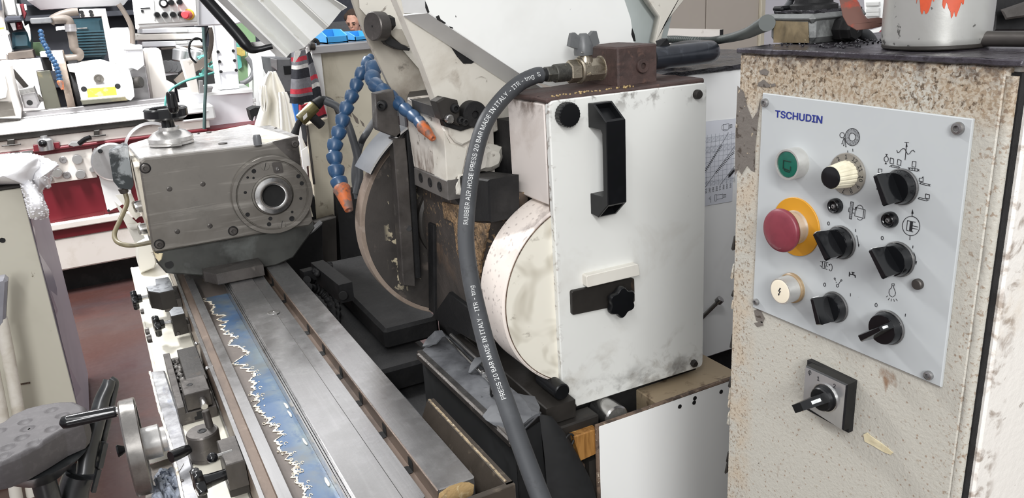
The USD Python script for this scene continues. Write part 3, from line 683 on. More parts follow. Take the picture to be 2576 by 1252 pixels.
for px, py, r, nm in ((1752, 237, .0085, 'plug'), (1743, 912, .0075, 'bolt'), (1437, 1018, .0075, 'bolt')):
    c = at(px, py, Y=YC)
    part(cov, nm, lathe(c, (0, -1, 0), [(r, 0), (r, .006), (r * .8, .009), (0, .0095)], 18 if nm == 'plug' else 6), DARKIRON, 30)
c = at(1399, 974, Y=1.10)
part(cov, 'stop_button', cyl(c + V(0, .05, 0), c + V(0, -.022, 0), .0155, ch=.002), BLACK, 40, label='round black stop at the lower corner')

# ================================================================== box behind with the setting chart
backbox = thing('hydraulic_box', 'white sheet-metal box behind the belt cover, chart plate on its face', 'machine cabinet', (1.06, 1.4, .77))
YB = 1.25
pb = ats([(1500, 215), (1859, 163), (1830, 856), (1500, 935)], Y=YB)
xa, xb_ = .80, at(1859, 163, Y=YB)[0] + .25
zt_ = at(1800, 172, Y=YB)[2]
part(backbox, 'body', box((.965, YB, .785), (xb_, 1.60, zt_ - .006), .003), WHITE)
m = wobble(refine(box((.975, YB - .006, zt_ - .006), (xb_, 1.60, zt_ + .003)), .02), .003, 45, 8)
part(backbox, 'oily_top', m, OILTOP, 30, label='top coated in wet black oil')
chp = [(1760, 310), (1850, 300), (1842, 505), (1760, 520)]
CHARTP = M('chart_paper', '#d9dce4', [('#c7cad4', 'noise', 20, .5, .75, .5)], rough=.5)
ch_ = part(backbox, 'chart_plate', slab(ats([(1740, 309), (1851, 298), (1842, 506), (1738, 524)], Y=YB - .0015), V(0, .0015, 0)), CHARTP, 0, label='printed chart plate with slanting scale lines')
kc5 = crop(1740, 150, 3.21)
def chs(lines, w=.0005): return strokes([ats(cp(kc5, L), Y=YB - .0016) for L in lines], w, V(0, -1, 0), .0002)
grid = [[(60, y), (350, y - 45)] for y in range(640, 1040, 40)] + [[(x, 610 - (x - 110) * .15), (x - 10, 1030 - (x - 110) * .15)] for x in range(60, 360, 33)]
GRIDINK = M('grey_chart_print', '#8b8f9c', [('#a0a4b0', 'noise', 90, .4, .7, .5)], rough=.6)
part(ch_, 'chart_grid', chs(grid, .00035), GRIDINK, 0)
hat = []
for (ya, yb) in ((612, 780), (960, 1030)):
    for x in range(60, 350, 11):
        hat.append([(x, ya - (x - 110) * .16 + 20), (min(x + 16, 350), min(yb, ya + 60) - (x - 110) * .16)])
        if yb - ya > 100: hat.append([(x, ya - (x - 110) * .16 + 90), (min(x + 20, 350), ya + 150 - (x - 110) * .16)])
part(ch_, 'chart_hatching', chs(hat, .0003), GRIDINK, 0, kind='stuff')
part(ch_, 'chart_lines', chs([[(60, 980), (298, 588)], [(108, 1030), (346, 700)], [(230, 1010), (346, 860)]], .0007), INK, 0)
ticks = []
for (xa_, ya_, xb2, yb2) in ((110, 895, 240, 690), (200, 905, 340, 740), (300, 940, 346, 885)):
    for t in np.linspace(0, 1, 16):
        x, y = xa_ + (xb2 - xa_) * t, ya_ + (yb2 - ya_) * t
        ticks.append([(x - 8, y - 8), (x + 8, y + 6)]); ticks.append([(x - 10, y + 6), (x + 2, y + 16)])
part(ch_, 'chart_marks', chs(ticks, .0006), INK, 0, kind='stuff')
nm_ = []
for k, s in enumerate(('230', '240', '250', '260', '270', '280', '290', '300')):
    x, y = 123 + 28 * k, 1080 - 6.5 * k
    nm_.append(text(s, .0042, at(*kc5(x, y), Y=YB - .0016), V(0, 0, 1), V(-1, 0, 0), .0002))
part(ch_, 'chart_numbers', cat(nm_), INK, 0)
part(ch_, 'motor_drawing', chs([[(256, 525), (300, 516), (298, 562), (256, 568), (256, 525)], [(256, 522), (244, 535), (244, 562), (256, 572)], [(300, 528), (326, 522), (326, 548), (300, 554)], [(306, 526), (306, 553)], [(312, 525), (312, 552)], [(318, 524), (318, 550)], [(262, 568), (262, 575), (290, 570)]], .0006), INK, 0)
part(ch_, 'spindle_drawing', chs([[(188, 1090), (202, 1088), (202, 1140), (188, 1143), (188, 1090)], [(204, 1092), (252, 1084), (252, 1118), (204, 1128)], [(252, 1090), (276, 1085), (276, 1108), (252, 1113)], [(260, 1088), (260, 1111)], [(268, 1086), (268, 1110)], [(155, 1100), (155, 1155)], [(148, 1112), (140, 1120), (148, 1128), (155, 1120)]], .0006), INK, 0)
# bolt sticking out low down
b0 = at(1765, 800, Y=YB); b1 = at(1805, 760, Y=YB - .03)
lb_ = part(backbox, 'long_bolt', tube([b0, b1], .0045, 12, smooth=False), STEEL, 40)
part(lb_, 'bolt_head', cyl(b1, b1 + (b1 - b0) * .22, .0085, ch=.001), STEEL, 40)

# ================================================================== ledge, lower panel and what shows in the gap under the cover
YL = 1.04
pan = thing('lower_panel', 'clean white lower access panel under the belt cover', 'machine panel', (.83, 1.05, .2))
q = at(1506, 1073, Y=YL); q2 = at(1820, 963, Y=YL)
part(pan, 'panel', slab([V(q[0], YL, q[2]), V(q2[0] + .02, YL, q[2]), V(q2[0] + .02, YL, .12), V(q[0] + .002, YL, .12)], V(0, .006, 0), .001), BWHITE)
part(pan, 'edge_strip', tube([V(q[0] - .002, YL + .004, .12), V(q[0] - .001, YL + .004, q[2] + .001), V(q2[0] + .02, YL + .004, q[2] + .001)], .0045, 8, smooth=False), EDGER, label='dirty worn edge of the panel')
for px, py in ((1814, 985), (1748, 1001), (1710, 1022), (1746, 1012)):
    part(pan, 'hole_plug', lathe(at(px, py, Y=YL), (0, -1, 0), [(.0045, 0), (.004, .001), (0, .0012)], 14), GRIME)
TAN = M('tan_stained_ledge', '#a08f76', [('#5a493a', 'noise', 30, .55, .66, .8), ('#c4b69c', 'noise', 12, .55, .7, .6)], rough=.5, bump=.15, bscale=90)
AMBER = M('amber_stained_wood', '#a3763f', [('#6a4318', 'noise', (70, 70, 8), .45, .62, .85), ('#e0b877', 'noise', (60, 60, 9), .6, .7, .8)], rough=.5, bump=.3, bscale=(120, 120, 20))
base = thing('grinder_casting', 'dark greasy wheelhead slide and base casting behind the work table', 'machine base', (.8, 1.4, 0))
part(base, 'ledge', box((at(1617, 990, Z=.848)[0], 1.047, .80), (1.04, 1.20, .848), .002), TAN, label='tan stained ledge')
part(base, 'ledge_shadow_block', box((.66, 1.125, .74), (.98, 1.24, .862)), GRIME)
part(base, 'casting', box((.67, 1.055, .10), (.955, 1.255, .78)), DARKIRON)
part(base, 'rear_column', box((.955, 1.27, .10), (1.5, 1.60, .783)), GRIME)
part(base, 'column', box((.67, 1.26, .10), (.955, 1.75, .93)), GRIME)
pr = at(1560, 1050, Z=.85)
part(base, 'roller', cyl((pr[0] - .0, 1.062, .842), (pr[0] + .0, 1.12, .842), .026, ch=.003), CHROME, label='worn steel roller end')
wz = at(1480, 1110, Y=1.05)
part(base, 'wooden_block', pslab([(1444, 1098), (1502, 1078), (1506, 1140), (1462, 1160)], .06, .002, Y=1.046), AMBER, label='amber-stained wooden block')
part(base, 'beam', box((.60, 1.062, .80), (.70, 1.10, .865), .003), DARKIRON)
part(base, 'pale_plate', pslab([(1462, 1170), (1508, 1150), (1510, 1260), (1490, 1290)], .01, 0, Y=1.07), EDGER)
# dark rail running along the slide under the drum
ra = ats([(1235, 868), (1250, 862), (1412, 990), (1412, 1022), (1395, 1020)], X=.63)
part(base, 'rail', slab([V(.598, 1.075, .868), V(.598, 1.075, .902), V(.598, 1.42, .912), V(.598, 1.42, .868)], V(.06, 0, 0), .002), DARKIRON)

# ================================================================== spindle housing: dark side between guard block and drum
WRINK = M('wrinkled_brown_paint', '#7c6448', [('#a88a68', 'warp', 70, .48, .56, .9), ('#3a3029', 'warp', 90, .55, .62, .9), ('#35312d', 'noise', 6, .50, .62, .9), ('#6b5644', 'noise', 11, .6, .75, .6)], rough=.55, bump=.9, bscale=90, bdist=.004)
DIRTY = M('brown_greasy_side', '#4a4440', [('#2c2a28', 'noise', 6, .42, .62, .8), ('#7d644f', 'noise', 7, .55, .72, .7, ('z', 1.03, 1.10)), ('#998062', 'warp', 60, .60, .66, .7, ('z', 1.08, 1.16))], rough=.5, bump=.4, bscale=80)
hs = thing('spindle_housing', 'dark oil-soaked spindle housing left of the drum, brown paint wrinkling off', 'machine part', (.65, 1.3, .9))
part(hs, 'side', slab(ats([(1062, 470), (1229, 500), (1222, 600), (1205, 700), (1208, 760), (1216, 868), (1210, 872), (1090, 800), (1078, 700)], X=.575), V(.08, 0, 0), .003), DIRTY)
part(hs, 'wrinkled_patch', wobble(refine(slab(ats([(1190, 560), (1229, 562), (1222, 600), (1210, 655), (1205, 700), (1196, 690)], X=.571), V(.004, 0, 0)), .006), .0018, 90, 5), WRINK, label='brown paint wrinkling off')
part(hs, 'wrinkled_patch', wobble(refine(slab(ats([(1112, 508), (1150, 516), (1156, 560), (1160, 660), (1150, 640), (1140, 560), (1116, 548)], X=.571), V(.004, 0, 0)), .006), .0018, 90, 6), WRINK)
part(hs, 'upper_block', slab(ats([(1135, 440), (1228, 452), (1232, 560), (1192, 560), (1140, 500)], X=.572), V(.06, 0, 0), .003), GRIME)
part(hs, 'end_block', pslab([(1252, 462), (1302, 482), (1302, 560), (1258, 560)], .05, .002, Y=1.255), RUSTBLK, label='brown block streaked with old paint')
part(hs, 'cross_rib', slab(ats([(1076, 560), (1090, 566), (1092, 790), (1078, 780)], X=.568), V(.02, 0, 0), .002), GRIME)
part(hs, 'bottom_ledge', slab(ats([(1085, 798), (1128, 735), (1212, 800), (1218, 872)], X=.566), V(.02, 0, 0), .002), GRIME)
part(hs, 'rear_block', box((.66, 1.26, 1.24), (.93, 1.42, 1.38)), GRIME)
# ================================================================== air line: manifold block, ball valve, hose, elbow
BRASSN = M('dirty_nickel_brass', '#a59c8c', [('#6d6350', 'noise', 60, .5, .66, .85), ('#8c7a4a', 'noise', 35, .62, .72, .7)], rough=.34, metal=.8, bump=.15, bscale=200, rvar=.1)
FITTING = M('grimy_fitting', '#4b4a45', [('#2a2927', 'noise', 60, .45, .64, .8), ('#75705f', 'noise', 120, .6, .68, .7)], rough=.5, metal=.4, bump=.3, bscale=220)
GREYH = M('grey_valve_handle', '#5d5f60', [('#4b4c4e', 'noise', 40, .5, .7, .6)], rough=.4)
blk = thing('manifold_block', 'rust-brown square manifold block on top of the belt cover', 'block', (.85, 1.19, 1.436))
c1 = crop(1280, 40, 6.133)
YM = 1.14
f0, f1 = at(*c1(1690, 1110), Y=YM), at(*c1(2295, 470), Y=YM)
zb_, zt2 = 1.434, at(*c1(1990, 455), Y=YM)[2]
bm = wobble(refine(box((f0[0], YM, zb_), (f1[0], 1.255, zt2), .003), .012), .0009, 70, 2)
part(blk, 'body', bm, RUSTBLK, 35)
pc = at(*c1(2050, 770), Y=YM)
part(blk, 'plug', lathe(pc, (0, -1, 0), [(0.0125, 0), (.0125, .004), (.0115, .0055), (.0055, .0055), (.005, .001), (0, .001)], 36), RUSTBLK, 40, label='round socket plug in the block')
val = thing('ball_valve', 'nickel ball valve with grey butterfly handle, left of the brown block', 'valve', (.76, 1.2, 1.44))
ax_y = 1.195
p_in = at(*c1(520, 860), Y=ax_y); p_blk = V(f0[0], ax_y, at(*c1(1480, 800), Y=ax_y)[2])
zax = p_blk[2]
xs = lambda cx_: at(*c1(cx_, 830), Y=ax_y)[0]
A = V(1, 0, 0)
vl = lambda cx_: V(xs(cx_), ax_y, zax)
R0 = .0205
part(val, 'body', cat(lathe(vl(1070), A, [(0, 0), (R0, 0), (R0, xs(1450) - xs(1070)), (0, xs(1450) - xs(1070))], 8, a0=math.pi / 8),
                      ring(vl(1060), A, .006, R0 * 1.12, .006, 32, .002), ring(vl(1400), A, .006, R0 * 1.12, .006, 32, .002)), BRASSN, 30)
part(val, 'hex_nut', lathe(vl(905), A, [(0, 0), (.018, 0), (.020, .002), (.020, xs(1050) - xs(905)), (0, xs(1050) - xs(905))], 6, a0=math.pi / 6), BRASSN, 20)
part(val, 'end_nut', lathe(vl(1450), A, [(0, 0), (.0195, 0), (.0195, xs(1530) - xs(1450)), (0, xs(1530) - xs(1450))], 6), FITTING, 20)
part(val, 'neck', lathe(V(xs(1180), ax_y, zax), (0, 0, 1), [(0.016, .008), (.0135, .02), (.0115, .026), (.0112, .038), (0, .038)], 32), BRASSN, 40)
hc = V(xs(1160), ax_y, zax + .036)
wing = [hull([hc + V(s * .010, sy * .007, 0) for sy in (-1, 1)] + [hc + V(s * .010, sy * .006, .022) for sy in (-1, 1)] + [hc + V(s * .031, sy * .0055, .008) for sy in (-1, 1)] + [hc + V(s * .026, sy * .004, .029) for sy in (-1, 1)] + [hc + V(s * .019, sy * .004, .030) for sy in (-1, 1)]) for s in (-1, 1)]
hb = part(val, 'handle_hub', lathe(hc, (0, 0, 1), [(0.0165, -.010), (.0172, -.004), (.016, .008), (.011, .022), (.006, .027), (0, .027)], 32), GREYH, 40)
for wg in wing: part(val, 'handle_wing', wg, GREYH, 30)
part(val, 'pin', cyl(hc + V(-.012, -.0135, -.004), hc + V(-.012, -.017, -.004), .0018, n=10), CHROME)
for s, cx_, cy_, h in (('PN', 1180, 780, .0068), ('24', 1205, 920, .0055)):
    yy = ax_y - R0 * .93
    part(val, 'lettering', text(s, h, at(*c1(cx_, cy_), Y=yy), V(1, 0, 0), V(0, 0, 1), .001), BRASSN, 0)
# tail fittings
for cx0, cx1, r, n, mt in ((690, 905, .0158, 24, FITTING), (560, 690, .0142, 6, FITTING), (505, 575, .0115, 20, GRIME)):
    part(val, 'tail_fitting', lathe(vl(cx0), A, [(0, 0), (r * .9, 0), (r, .002), (r, xs(cx1) - xs(cx0)), (0, xs(cx1) - xs(cx0))], n), mt, 25)
# hose
path = [(1377, 186), (1345, 191), (1305, 211), (1258, 255), (1218, 315), (1193, 400), (1178, 500), (1172, 600), (1184, 700), (1206, 800), (1233, 900), (1268, 1000), (1307, 1110), (1352, 1230), (1400, 1350), (1440, 1450)]
D0 = (CAM @ (vl(505) - EYE))[2]
deps = [D0, D0 - .005, D0 - .015, D0 - .03, D0 - .04, D0 - .05, D0 - .065, D0 - .085, D0 - .11, D0 - .135, D0 - .165, D0 - .2, D0 - .24, D0 - .285, D0 - .33, D0 - .36]
HP = [at(x, y, D=d) for (x, y), d in zip(path, deps)]
HP[0] = vl(500)
HR = .0137
hose = thing('air_hose', 'black rubber air hose arching from the ball valve down past the drum', 'hose', HP[8])
part(hose, 'tube', tube(HP, HR, 24, 10), RUBBER, 60)
ctr = spline(HP, 40)
def along_hose(txt, t_start_px, height, ang_off):
    """white print wrapped on the hose, reading up the hose"""
    P = ctr[::-1]
    T = np.gradient(P, axis=0); s = np.concatenate([[0], np.cumsum(np.linalg.norm(np.diff(P, axis=0), axis=1))]); T /= np.linalg.norm(T, axis=1)[:, None]
    px = np.array([project(p) for p in P]); i0 = np.argmin(np.hypot(*(px - t_start_px).T))
    m = meshkit.text_mesh(txt, height, .0004); m = refine(TM(m.vertices, m.faces), .004); v = np.array(m.vertices)
    out = []
    for x, y, z in v:
        ss = s[i0] + x
        p = np.array([np.interp(ss, s, P[:, k]) for k in range(3)]); t = unit([np.interp(ss, s, T[:, k]) for k in range(3)])
        toeye = unit(EYE - p); side = unit(np.cross(t, toeye)); nrm = np.cross(side, t)   # side: to the left of reading
        a = (y - height / 2) / HR + ang_off
        up_ = -side if np.dot(np.cross(t, -side), nrm) > 0 else side
        out.append(p + (HR + .0001 + z) * (math.cos(a) * nrm + math.sin(a) * up_))
    return TM(out, m.faces)
t1 = along_hose('RUBBER AIR HOSE PRESS 20 BAR MADE IN ITALY - ITR - tmg  S', np.array([1179, 572]), .0074, .05)
part(hose, 'lettering', t1, WHITEINK, 0, label='white printed lettering')
t2 = along_hose('PRESS 20 BAR MADE IN ITALY - ITR - tmg', np.array([1276, 1012]), .0068, .05)
part(hose, 'lettering', t2, WHITEINK, 0)
# elbow pipe to the right of the block
ELB = M('blue_black_pipe', '#35383f', [('#1f2126', 'noise', 18, .45, .68, .7), ('#5b6068', 'noise', 40, .62, .74, .6)], rough=.26, metal=.3, bump=.05, bscale=120)
OLIVE = M('olive_stained_nut', '#3f4644', [('#6a6637', 'noise', 40, .55, .68, .8), ('#262827', 'noise', 60, .55, .68, .7)], rough=.4, metal=.4)
elb = thing('pipe_elbow', 'blue-black pipe elbow screwed to the right of the brown block', 'pipe', (1.0, 1.21, 1.44))
ey = 1.20
e = lambda px, py: at(px, py, Y=ey)
ex0, ex1 = f1[0], e(1800, 135)[0]
ez = at(1740, 136, Y=ey)[2]
part(elb, 'nut', lathe(V(ex0 - .001, ey, ez), A, [(0, 0), (.022, 0), (.024, .002), (.024, .020), (.022, .022), (0, .022)], 6, a0=.3), OLIVE, 20)
pts_ = [V(ex0 + .018, ey, ez), V(ex0 + .06, ey, ez), V(ex1 - .035, ey, ez), V(ex1 - .008, ey + .010, ez), V(ex1 + .004, ey + .04, ez - .001), V(ex1 + .006, ey + .10, ez - .004), V(ex1 + .006, ey + .2, ez - .02)]
part(elb, 'pipe', tube(pts_, .0215, 28, 8), ELB, 60)
part(elb, 'clamp', ring(V(ex0 + .021, ey, ez), A, .018, .0232, .010, 32, .002), GRIME)
part(elb, 'clamp_ear', hull([V(ex0 + .045, ey - .004, ez + .018), V(ex0 + .075, ey - .004, ez + .018), V(ex0 + .05, ey + .01, ez + .03), V(ex0 + .066, ey + .01, ez + .034), V(ex0 + .066, ey - .004, ez + .034)]), GRIME, 30)
# oily crust on the block
cr_ = thing('oil_crust', 'crust of dried oily swarf along the cover top in front of the valve', 'swarf', (.78, 1.13, 1.436))
rr_ = np.random.default_rng(5)
GOLD = M('golden_grit', '#b39a6c', [('#54432f', 'noise', 200, .5, .6, .8)], rough=.35, metal=.3)
gm = cat([wobble(trimesh.creation.icosphere(1, rr_.uniform(.001, .0026)).apply_translation(V(rr_.uniform(.66, .82), rr_.uniform(1.106, 1.125), 1.4378)), .0008, 300, k) for k in range(40)])
part(cr_, 'grit', gm, GOLD, 30, kind='stuff')
# ================================================================== wheel guard, hood, grinding wheel
HOODW = M('hood_white_paint', '#e4e5e2', [('#cfcfca', 'noise', 4, .5, .8, .5), ('#4a4642', 'noise', 50, .74, .76, .8)], rough=.35, bump=.03, bscale=60)
GUARDP = M('aged_guard_paint', '#cbc7bd', [('#a39a8c', 'noise', 8, .5, .72, .7), ('#584b40', 'noise', 40, .64, .70, .7), ('#7a6a5a', 'noise', 18, .6, .72, .5)], rough=.42, bump=.12, bscale=100)
GREASYG = M('greasy_guard_inside', '#a39d92', [('#6b6156', 'noise', 7, .45, .66, .8), ('#3a332d', 'noise', 24, .62, .70, .7)], rough=.42, bump=.12, bscale=80)
YH = 1.262
hood = thing('wheel_guard_hood', 'big white folded sheet-metal hood over the grinding wheel, behind the ball valve', 'machine hood', (.75, 1.33, 1.6))
hp = [(1050, -95), (1062, -40), (1069, 0), (1078, 33), (1302, 182), (1345, 206), (1400, 221), (1500, 222), (1597, 108), (1587, 45), (1572, 0), (1560, -95)]
part(hood, 'front_face', pslab(hp, .004, .001, Y=YH), HOODW, 30)
YHB = 1.318
A0, A1 = ats([(1076, 33), (1304, 183)], Y=YH), None
low = ats([(1016, 33), (1268, 207)], Y=YHB)
def quad(a, b, c, d, t):
    n = unit(np.cross(b - a, d - a)); return slab([a, b, c, d], n * t)
d1 = A0[1] - A0[0]
part(hood, 'under_fold', quad(A0[0], A0[1] + d1 * .5, low[1] + (low[1] - low[0]) * .5, low[0], .003), GWHITE, 30, label='grey inward fold along the lower edge of the hood')
B0 = ats([(1076, 33), (1062, -40), (1050, -95)], Y=YH); B1 = ats([(1016, 33), (1000, -40), (990, -95)], Y=YHB)
part(hood, 'side_fold', quad(B0[0], B1[0], B1[2], B0[2], .003), GWHITE, 30)
# right end of the hood: recessed grey flange and the dirty triangular plate
part(hood, 'end_flange', pslab([(1560, -95), (1660, -60), (1690, 40), (1665, 150), (1640, 170), (1560, 170)], .004, 0, Y=1.44), M('grey_green_flange', '#a9b0ae', [('#959c9a', 'noise', 5, .45, .7, .6)], rough=.4), 0)
part(hood, 'end_plate', pslab([(1600, -95), (1625, -10), (1662, 42), (1648, 106), (1660, 118), (1674, 60), (1722, 0), (1760, -95)], .02, .002, Y=1.40), GUARDP, 0, label='dirty tapering end plate of the hood')
for k, pg in enumerate([[(1069, 2), (1074, 12), (1080, 30), (1076, 34), (1070, 20)], [(1096, 42), (1104, 38), (1108, 48), (1122, 58), (1118, 60), (1100, 50)], [(1130, 66), (1138, 68), (1140, 72), (1132, 70)], [(1146, 38), (1148, 43), (1146, 43)], [(1590, 70), (1596, 86), (1599, 104), (1594, 104), (1588, 86)]]):
    part(hood, 'chip', pslab(pg, -.0004, Y=YH - .0002), GRIME, 0)

# --- guard side plates
gd = thing('wheel_guard', 'aged beige wheel guard, two side plates with hinge blocks, before the grinding wheel', 'machine guard', (.7, 1.5, 1.3))
YG = 1.322
gB = [(985, -60), (996, -10), (1012, 33), (1030, 78), (1064, 160), (1096, 245), (1124, 330), (1160, 345), (1300, 372), (1400, 360), (1400, 250), (1268, 209), (1016, 33)]
gB = [(978, -60), (996, -5), (1012, 33), (1030, 78), (1064, 160), (1096, 250), (1126, 338), (1200, 352), (1320, 300), (1400, 250), (1300, 205), (1090, 40), (1060, -60)]
part(gd, 'near_plate', pslab(gB, .030, .002, Y=YG), GUARDP, 30)
notch = [(1044, 54), (1056, 66), (1090, 84), (1118, 102), (1136, 120), (1150, 142), (1166, 160), (1186, 160), (1196, 154), (1150, 118), (1090, 75), (1062, 60)]
part(gd, 'gap', pslab(notch, .001, 0, Y=YG - .0015), GRIME, 0, label='dark ragged gap under the hood fold')
YA = 1.60
gA = [(868, -60), (890, 10), (912, 70), (948, 148), (984, 225), (1000, 262), (1040, 262), (1100, 262), (1100, -60)]
part(gd, 'far_plate', pslab(gA, .012, .001, Y=YA), GREASYG, 30)
part(gd, 'far_plate_upper', pslab([(900, -60), (905, 20), (940, 60), (1000, 110), (1060, 180), (1090, 200), (1090, -60)], .004, 0, Y=YA - .006), GUARDP, 0)
# roller bracket on the far plate
rc = at(936, 66, Y=1.545)
ax_ = unit(V(-.93, -.36, .05))
rl = part(gd, 'roller', lathe(rc, -ax_, [(0, 0), (.026, 0), (.028, .002), (.028, .026), (0, .026)], 40), DSTEEL, 40, label='dark disc on a swivel arm')
part(rl, 'nut', cat(*[lathe(rc - ax_ * (.026 + .012 * k) + V(0, 0, .006), -ax_, [(0, 0), (.012 + .003 * k, 0), (.012 + .003 * k, .012), (0, .012)], 6, a0=.4 * k) for k in range(2)]), GRIME, 20)
part(rl, 'centre_hole', lathe(rc + ax_ * .0005 , -ax_, [(0, 0), (.0022, 0), (.0022, .001), (0, .001)], 12), GRIME)
part(gd, 'roller_arm', slab(ats([(960, 92), (975, 88), (1005, 108), (1032, 122), (1030, 128), (1000, 124), (975, 112)], Y=1.56), V(0, .025, 0), .001), GRIME, 0)
part(gd, 'roller_bracket', slab(ats([(982, 74), (1012, 74), (1030, 118), (1010, 112), (985, 90)], Y=1.57), V(0, .025, 0), .001), GREASYG, 0)
# hinge block and clamp disc on the near plate
part(gd, 'hinge_block', slab(ats([(1098, 256), (1118, 244), (1152, 252), (1158, 280), (1158, 318), (1112, 300)], Y=YG - .03), V(0, .03, 0), .003), DARKIRON, 20)
for px, py, r in ((1143, 272, .0085), (1158, 302, .007), (1168, 306, .007)):
    part(gd, 'cap_screw', screw(at(px, py, Y=YG - .03), (0, -1, 0), r, .008), GRIME, 40)
part(gd, 'clamp_disc', lathe(at(1182, 285, Y=YG), (0, -1, 0), [(0.024, 0), (.024, .022), (.0225, .024), (.007, .024), (.0065, .018), (0, .018)], 40), GRIME, 35)
part(gd, 'clamp_lug', slab(ats([(1115, 296), (1156, 304), (1196, 300), (1198, 318), (1160, 330), (1120, 318)], Y=YG - .02), V(0, .02, 0), .002), GRIME, 0)
part(gd, 'pin_end', cyl(at(1127, 298, Y=YG - .03), at(1127, 298, Y=YG - .03) + V(0, -.012, 0), .008, ch=.002), CHROME)
part(gd, 'rounded_foot', slab(ats([(1128, 312), (1200, 318), (1196, 340), (1184, 356), (1164, 366), (1146, 358), (1132, 340)], Y=YG - .012), V(0, .03, 0), .003), GUARDP, 30)
# block with the steel bar and three countersunk screws
Xb = .55
cb = crop(1000, 180, 3.294)
blkp = ats(cp(cb, [(75, 215), (300, 290), (385, 490), (410, 905), (135, 795), (88, 480)]), X=Xb)
BLKP = M('oil_run_block_paint', '#cfc9c0', [('#6f5f54', 'noise', (30, 30, 8), .52, .60, .9, [('z', 1.33, 1.29)]), ('#57493f', 'noise', 45, .60, .66, .8), ('#46403a', 'noise', 20, .5, .62, .8, ('z', 1.385, 1.41)), ('#9b9186', 'noise', 9, .5, .7, .6)], rough=.42, bump=.12, bscale=120)
part(gd, 'nozzle_block', slab(blkp, V(.10, 0, 0), .003), BLKP, 25)
bp_ = ats(cp(cb, [(135, 795), (410, 905), (418, 1068), (141, 940)]), X=Xb - .004)
sb = part(gd, 'steel_bar', slab(bp_, V(.05, 0, 0), .0015), M('grey_steel_bar', '#7b7875', [('#57544f', 'noise', 20, .48, .7, .7)], rough=.4, metal=.5), 25, label='steel bar with three countersunk screws')
for x, y in ((192, 880), (268, 917), (348, 952)):
    c = at(*cb(x, y), X=Xb - .0045)
    part(sb, 'screw', lathe(c, (-1, 0, 0), [(0, .0004), (.0045, .0004), (.0045, -.0005), (.0085, .0012), (.0095, .0008), (.0095, -.001)], 24), GRIME, 40)
yr = min(blkp[:, 1])
part(gd, 'block_end', slab(ats(cp(cb, [(385, 490), (440, 590), (560, 625), (590, 600), (540, 850), (490, 880), (470, 1010), (478, 905), (410, 905)]), Y=yr - .001), V(0, .06, 0), .002), GUARDP, 25)
part(gd, 'block_top', slab(ats(cp(cb, [(75, 215), (105, 150), (205, 70), (245, 160), (300, 290)]), Z=blkp[0][2] - .001), V(0, 0, -.02), .001), DARKIRON, 25)
part(gd, 'foam_lump', wobble(refine(slab(ats([(1204, 438), (1216, 376), (1240, 364), (1268, 370), (1270, 395), (1262, 420), (1228, 434)], Y=1.30), V(0, .05, 0), .01), .008), .004, 40, 9), GUARDP, 30, label='beige peeling lump behind the hose')
part(gd, 'peeling_tab', wobble(refine(slab(ats([(1146, 470), (1156, 440), (1206, 430), (1208, 480), (1195, 492), (1150, 490)], Y=1.315), V(0, .012, 0), .002), .008), .003, 60, 12), GUARDP, 30)

# --- grinding wheel
def fit_circle(P, k1, k2):
    A_ = np.stack([2 * P[:, k1], 2 * P[:, k2], np.ones(len(P))], 1); s = np.linalg.lstsq(A_, P[:, k1] ** 2 + P[:, k2] ** 2, rcond=None)[0]
    return s[0], s[1], math.sqrt(s[2] + s[0] ** 2 + s[1] ** 2)
YW = 1.555
wp = ats([(953, 409), (921, 479), (907, 552), (909, 600), (927, 662), (975, 731), (1026, 764), (1087, 787)], Y=YW)
wx, wz, wr = fit_circle(wp, 0, 2)
WHEELF = M('dark_wheel_face', '#393532', [('#262321', 'noise', 8, .45, .65, .8), ('#6a6058', 'noise', 25, .60, .70, .5), ('#b5aa90', 'noise', (34, 34, 26), .575, .60, .9, [('x', wx - .085, wx - .10), ('x', wx - .175, wx - .16), ('z', .98, 1.02), ('z', 1.27, 1.22)])], rough=.55, bump=.15, bscale=120)
WHEELR = M('pale_wheel_rim', '#85776b', [('#6b5d52', 'noise', 20, .45, .7, .7), ('#9a8e84', 'noise', 60, .55, .7, .6)], rough=.7, bump=.1, bscale=400)
gw = thing('grinding_wheel', 'large dark grinding wheel with a pale gritty rim', 'grinding wheel', (wx, YW + .02, wz))
part(gw, 'rim', lathe((wx, YW, wz), (0, 1, 0), [(wr - .03, .0), (wr - .001, 0), (wr, .001), (wr, .038), (wr - .001, .039), (wr - .03, .039), (wr - .03, 0)], 128), WHEELR, 30)
part(gw, 'face', lathe((wx, YW - .001, wz), (0, 1, 0), [(0, 0), (wr - .010, 0), (wr - .008, .003), (wr - .03, .03), (0, .03)], 128), WHEELF, 30)
part(gw, 'flange', lathe((wx, YW - .018, wz), (0, 1, 0), [(0, 0), (wr * .42, 0), (wr * .45, .004), (wr * .45, .018), (0, .018)], 64), DARKIRON, 30)
# shield shoe above the wheel and the vertical steel strip
a_s = np.radians(np.linspace(118, 146, 12))
ctr_ = lambda a, r, y: V(wx + r * math.cos(a), y, wz + r * math.sin(a))
shoe = thing('wheel_shield', 'dark steel strip standing in front of the wheel with a bent pale shoe', 'machine guard', (.55, 1.5, 1.2))
P = np.array([[ctr_(a, wr + .022, y) for y in (1.505, 1.60)] for a in a_s])
part(shoe, 'bent_shoe', sheet(P, .004), ALU, 40, label='bent pale metal shoe')
part(shoe, 'shoe_underside', sheet(np.array([[ctr_(a, wr + .016, y) for y in (1.512, 1.60)] for a in a_s]), .006), GRIME, 40)
st = crop(860, 300, 3.13)
part(shoe, 'upright_strip', slab(ats(cp(st, [(405, 150), (500, 150), (520, 330), (556, 860), (578, 1240), (582, 1320), (490, 1310), (480, 1250), (440, 620), (410, 250)]), Y=1.500), V(0, .028, 0), .002), DSTEEL, 25)
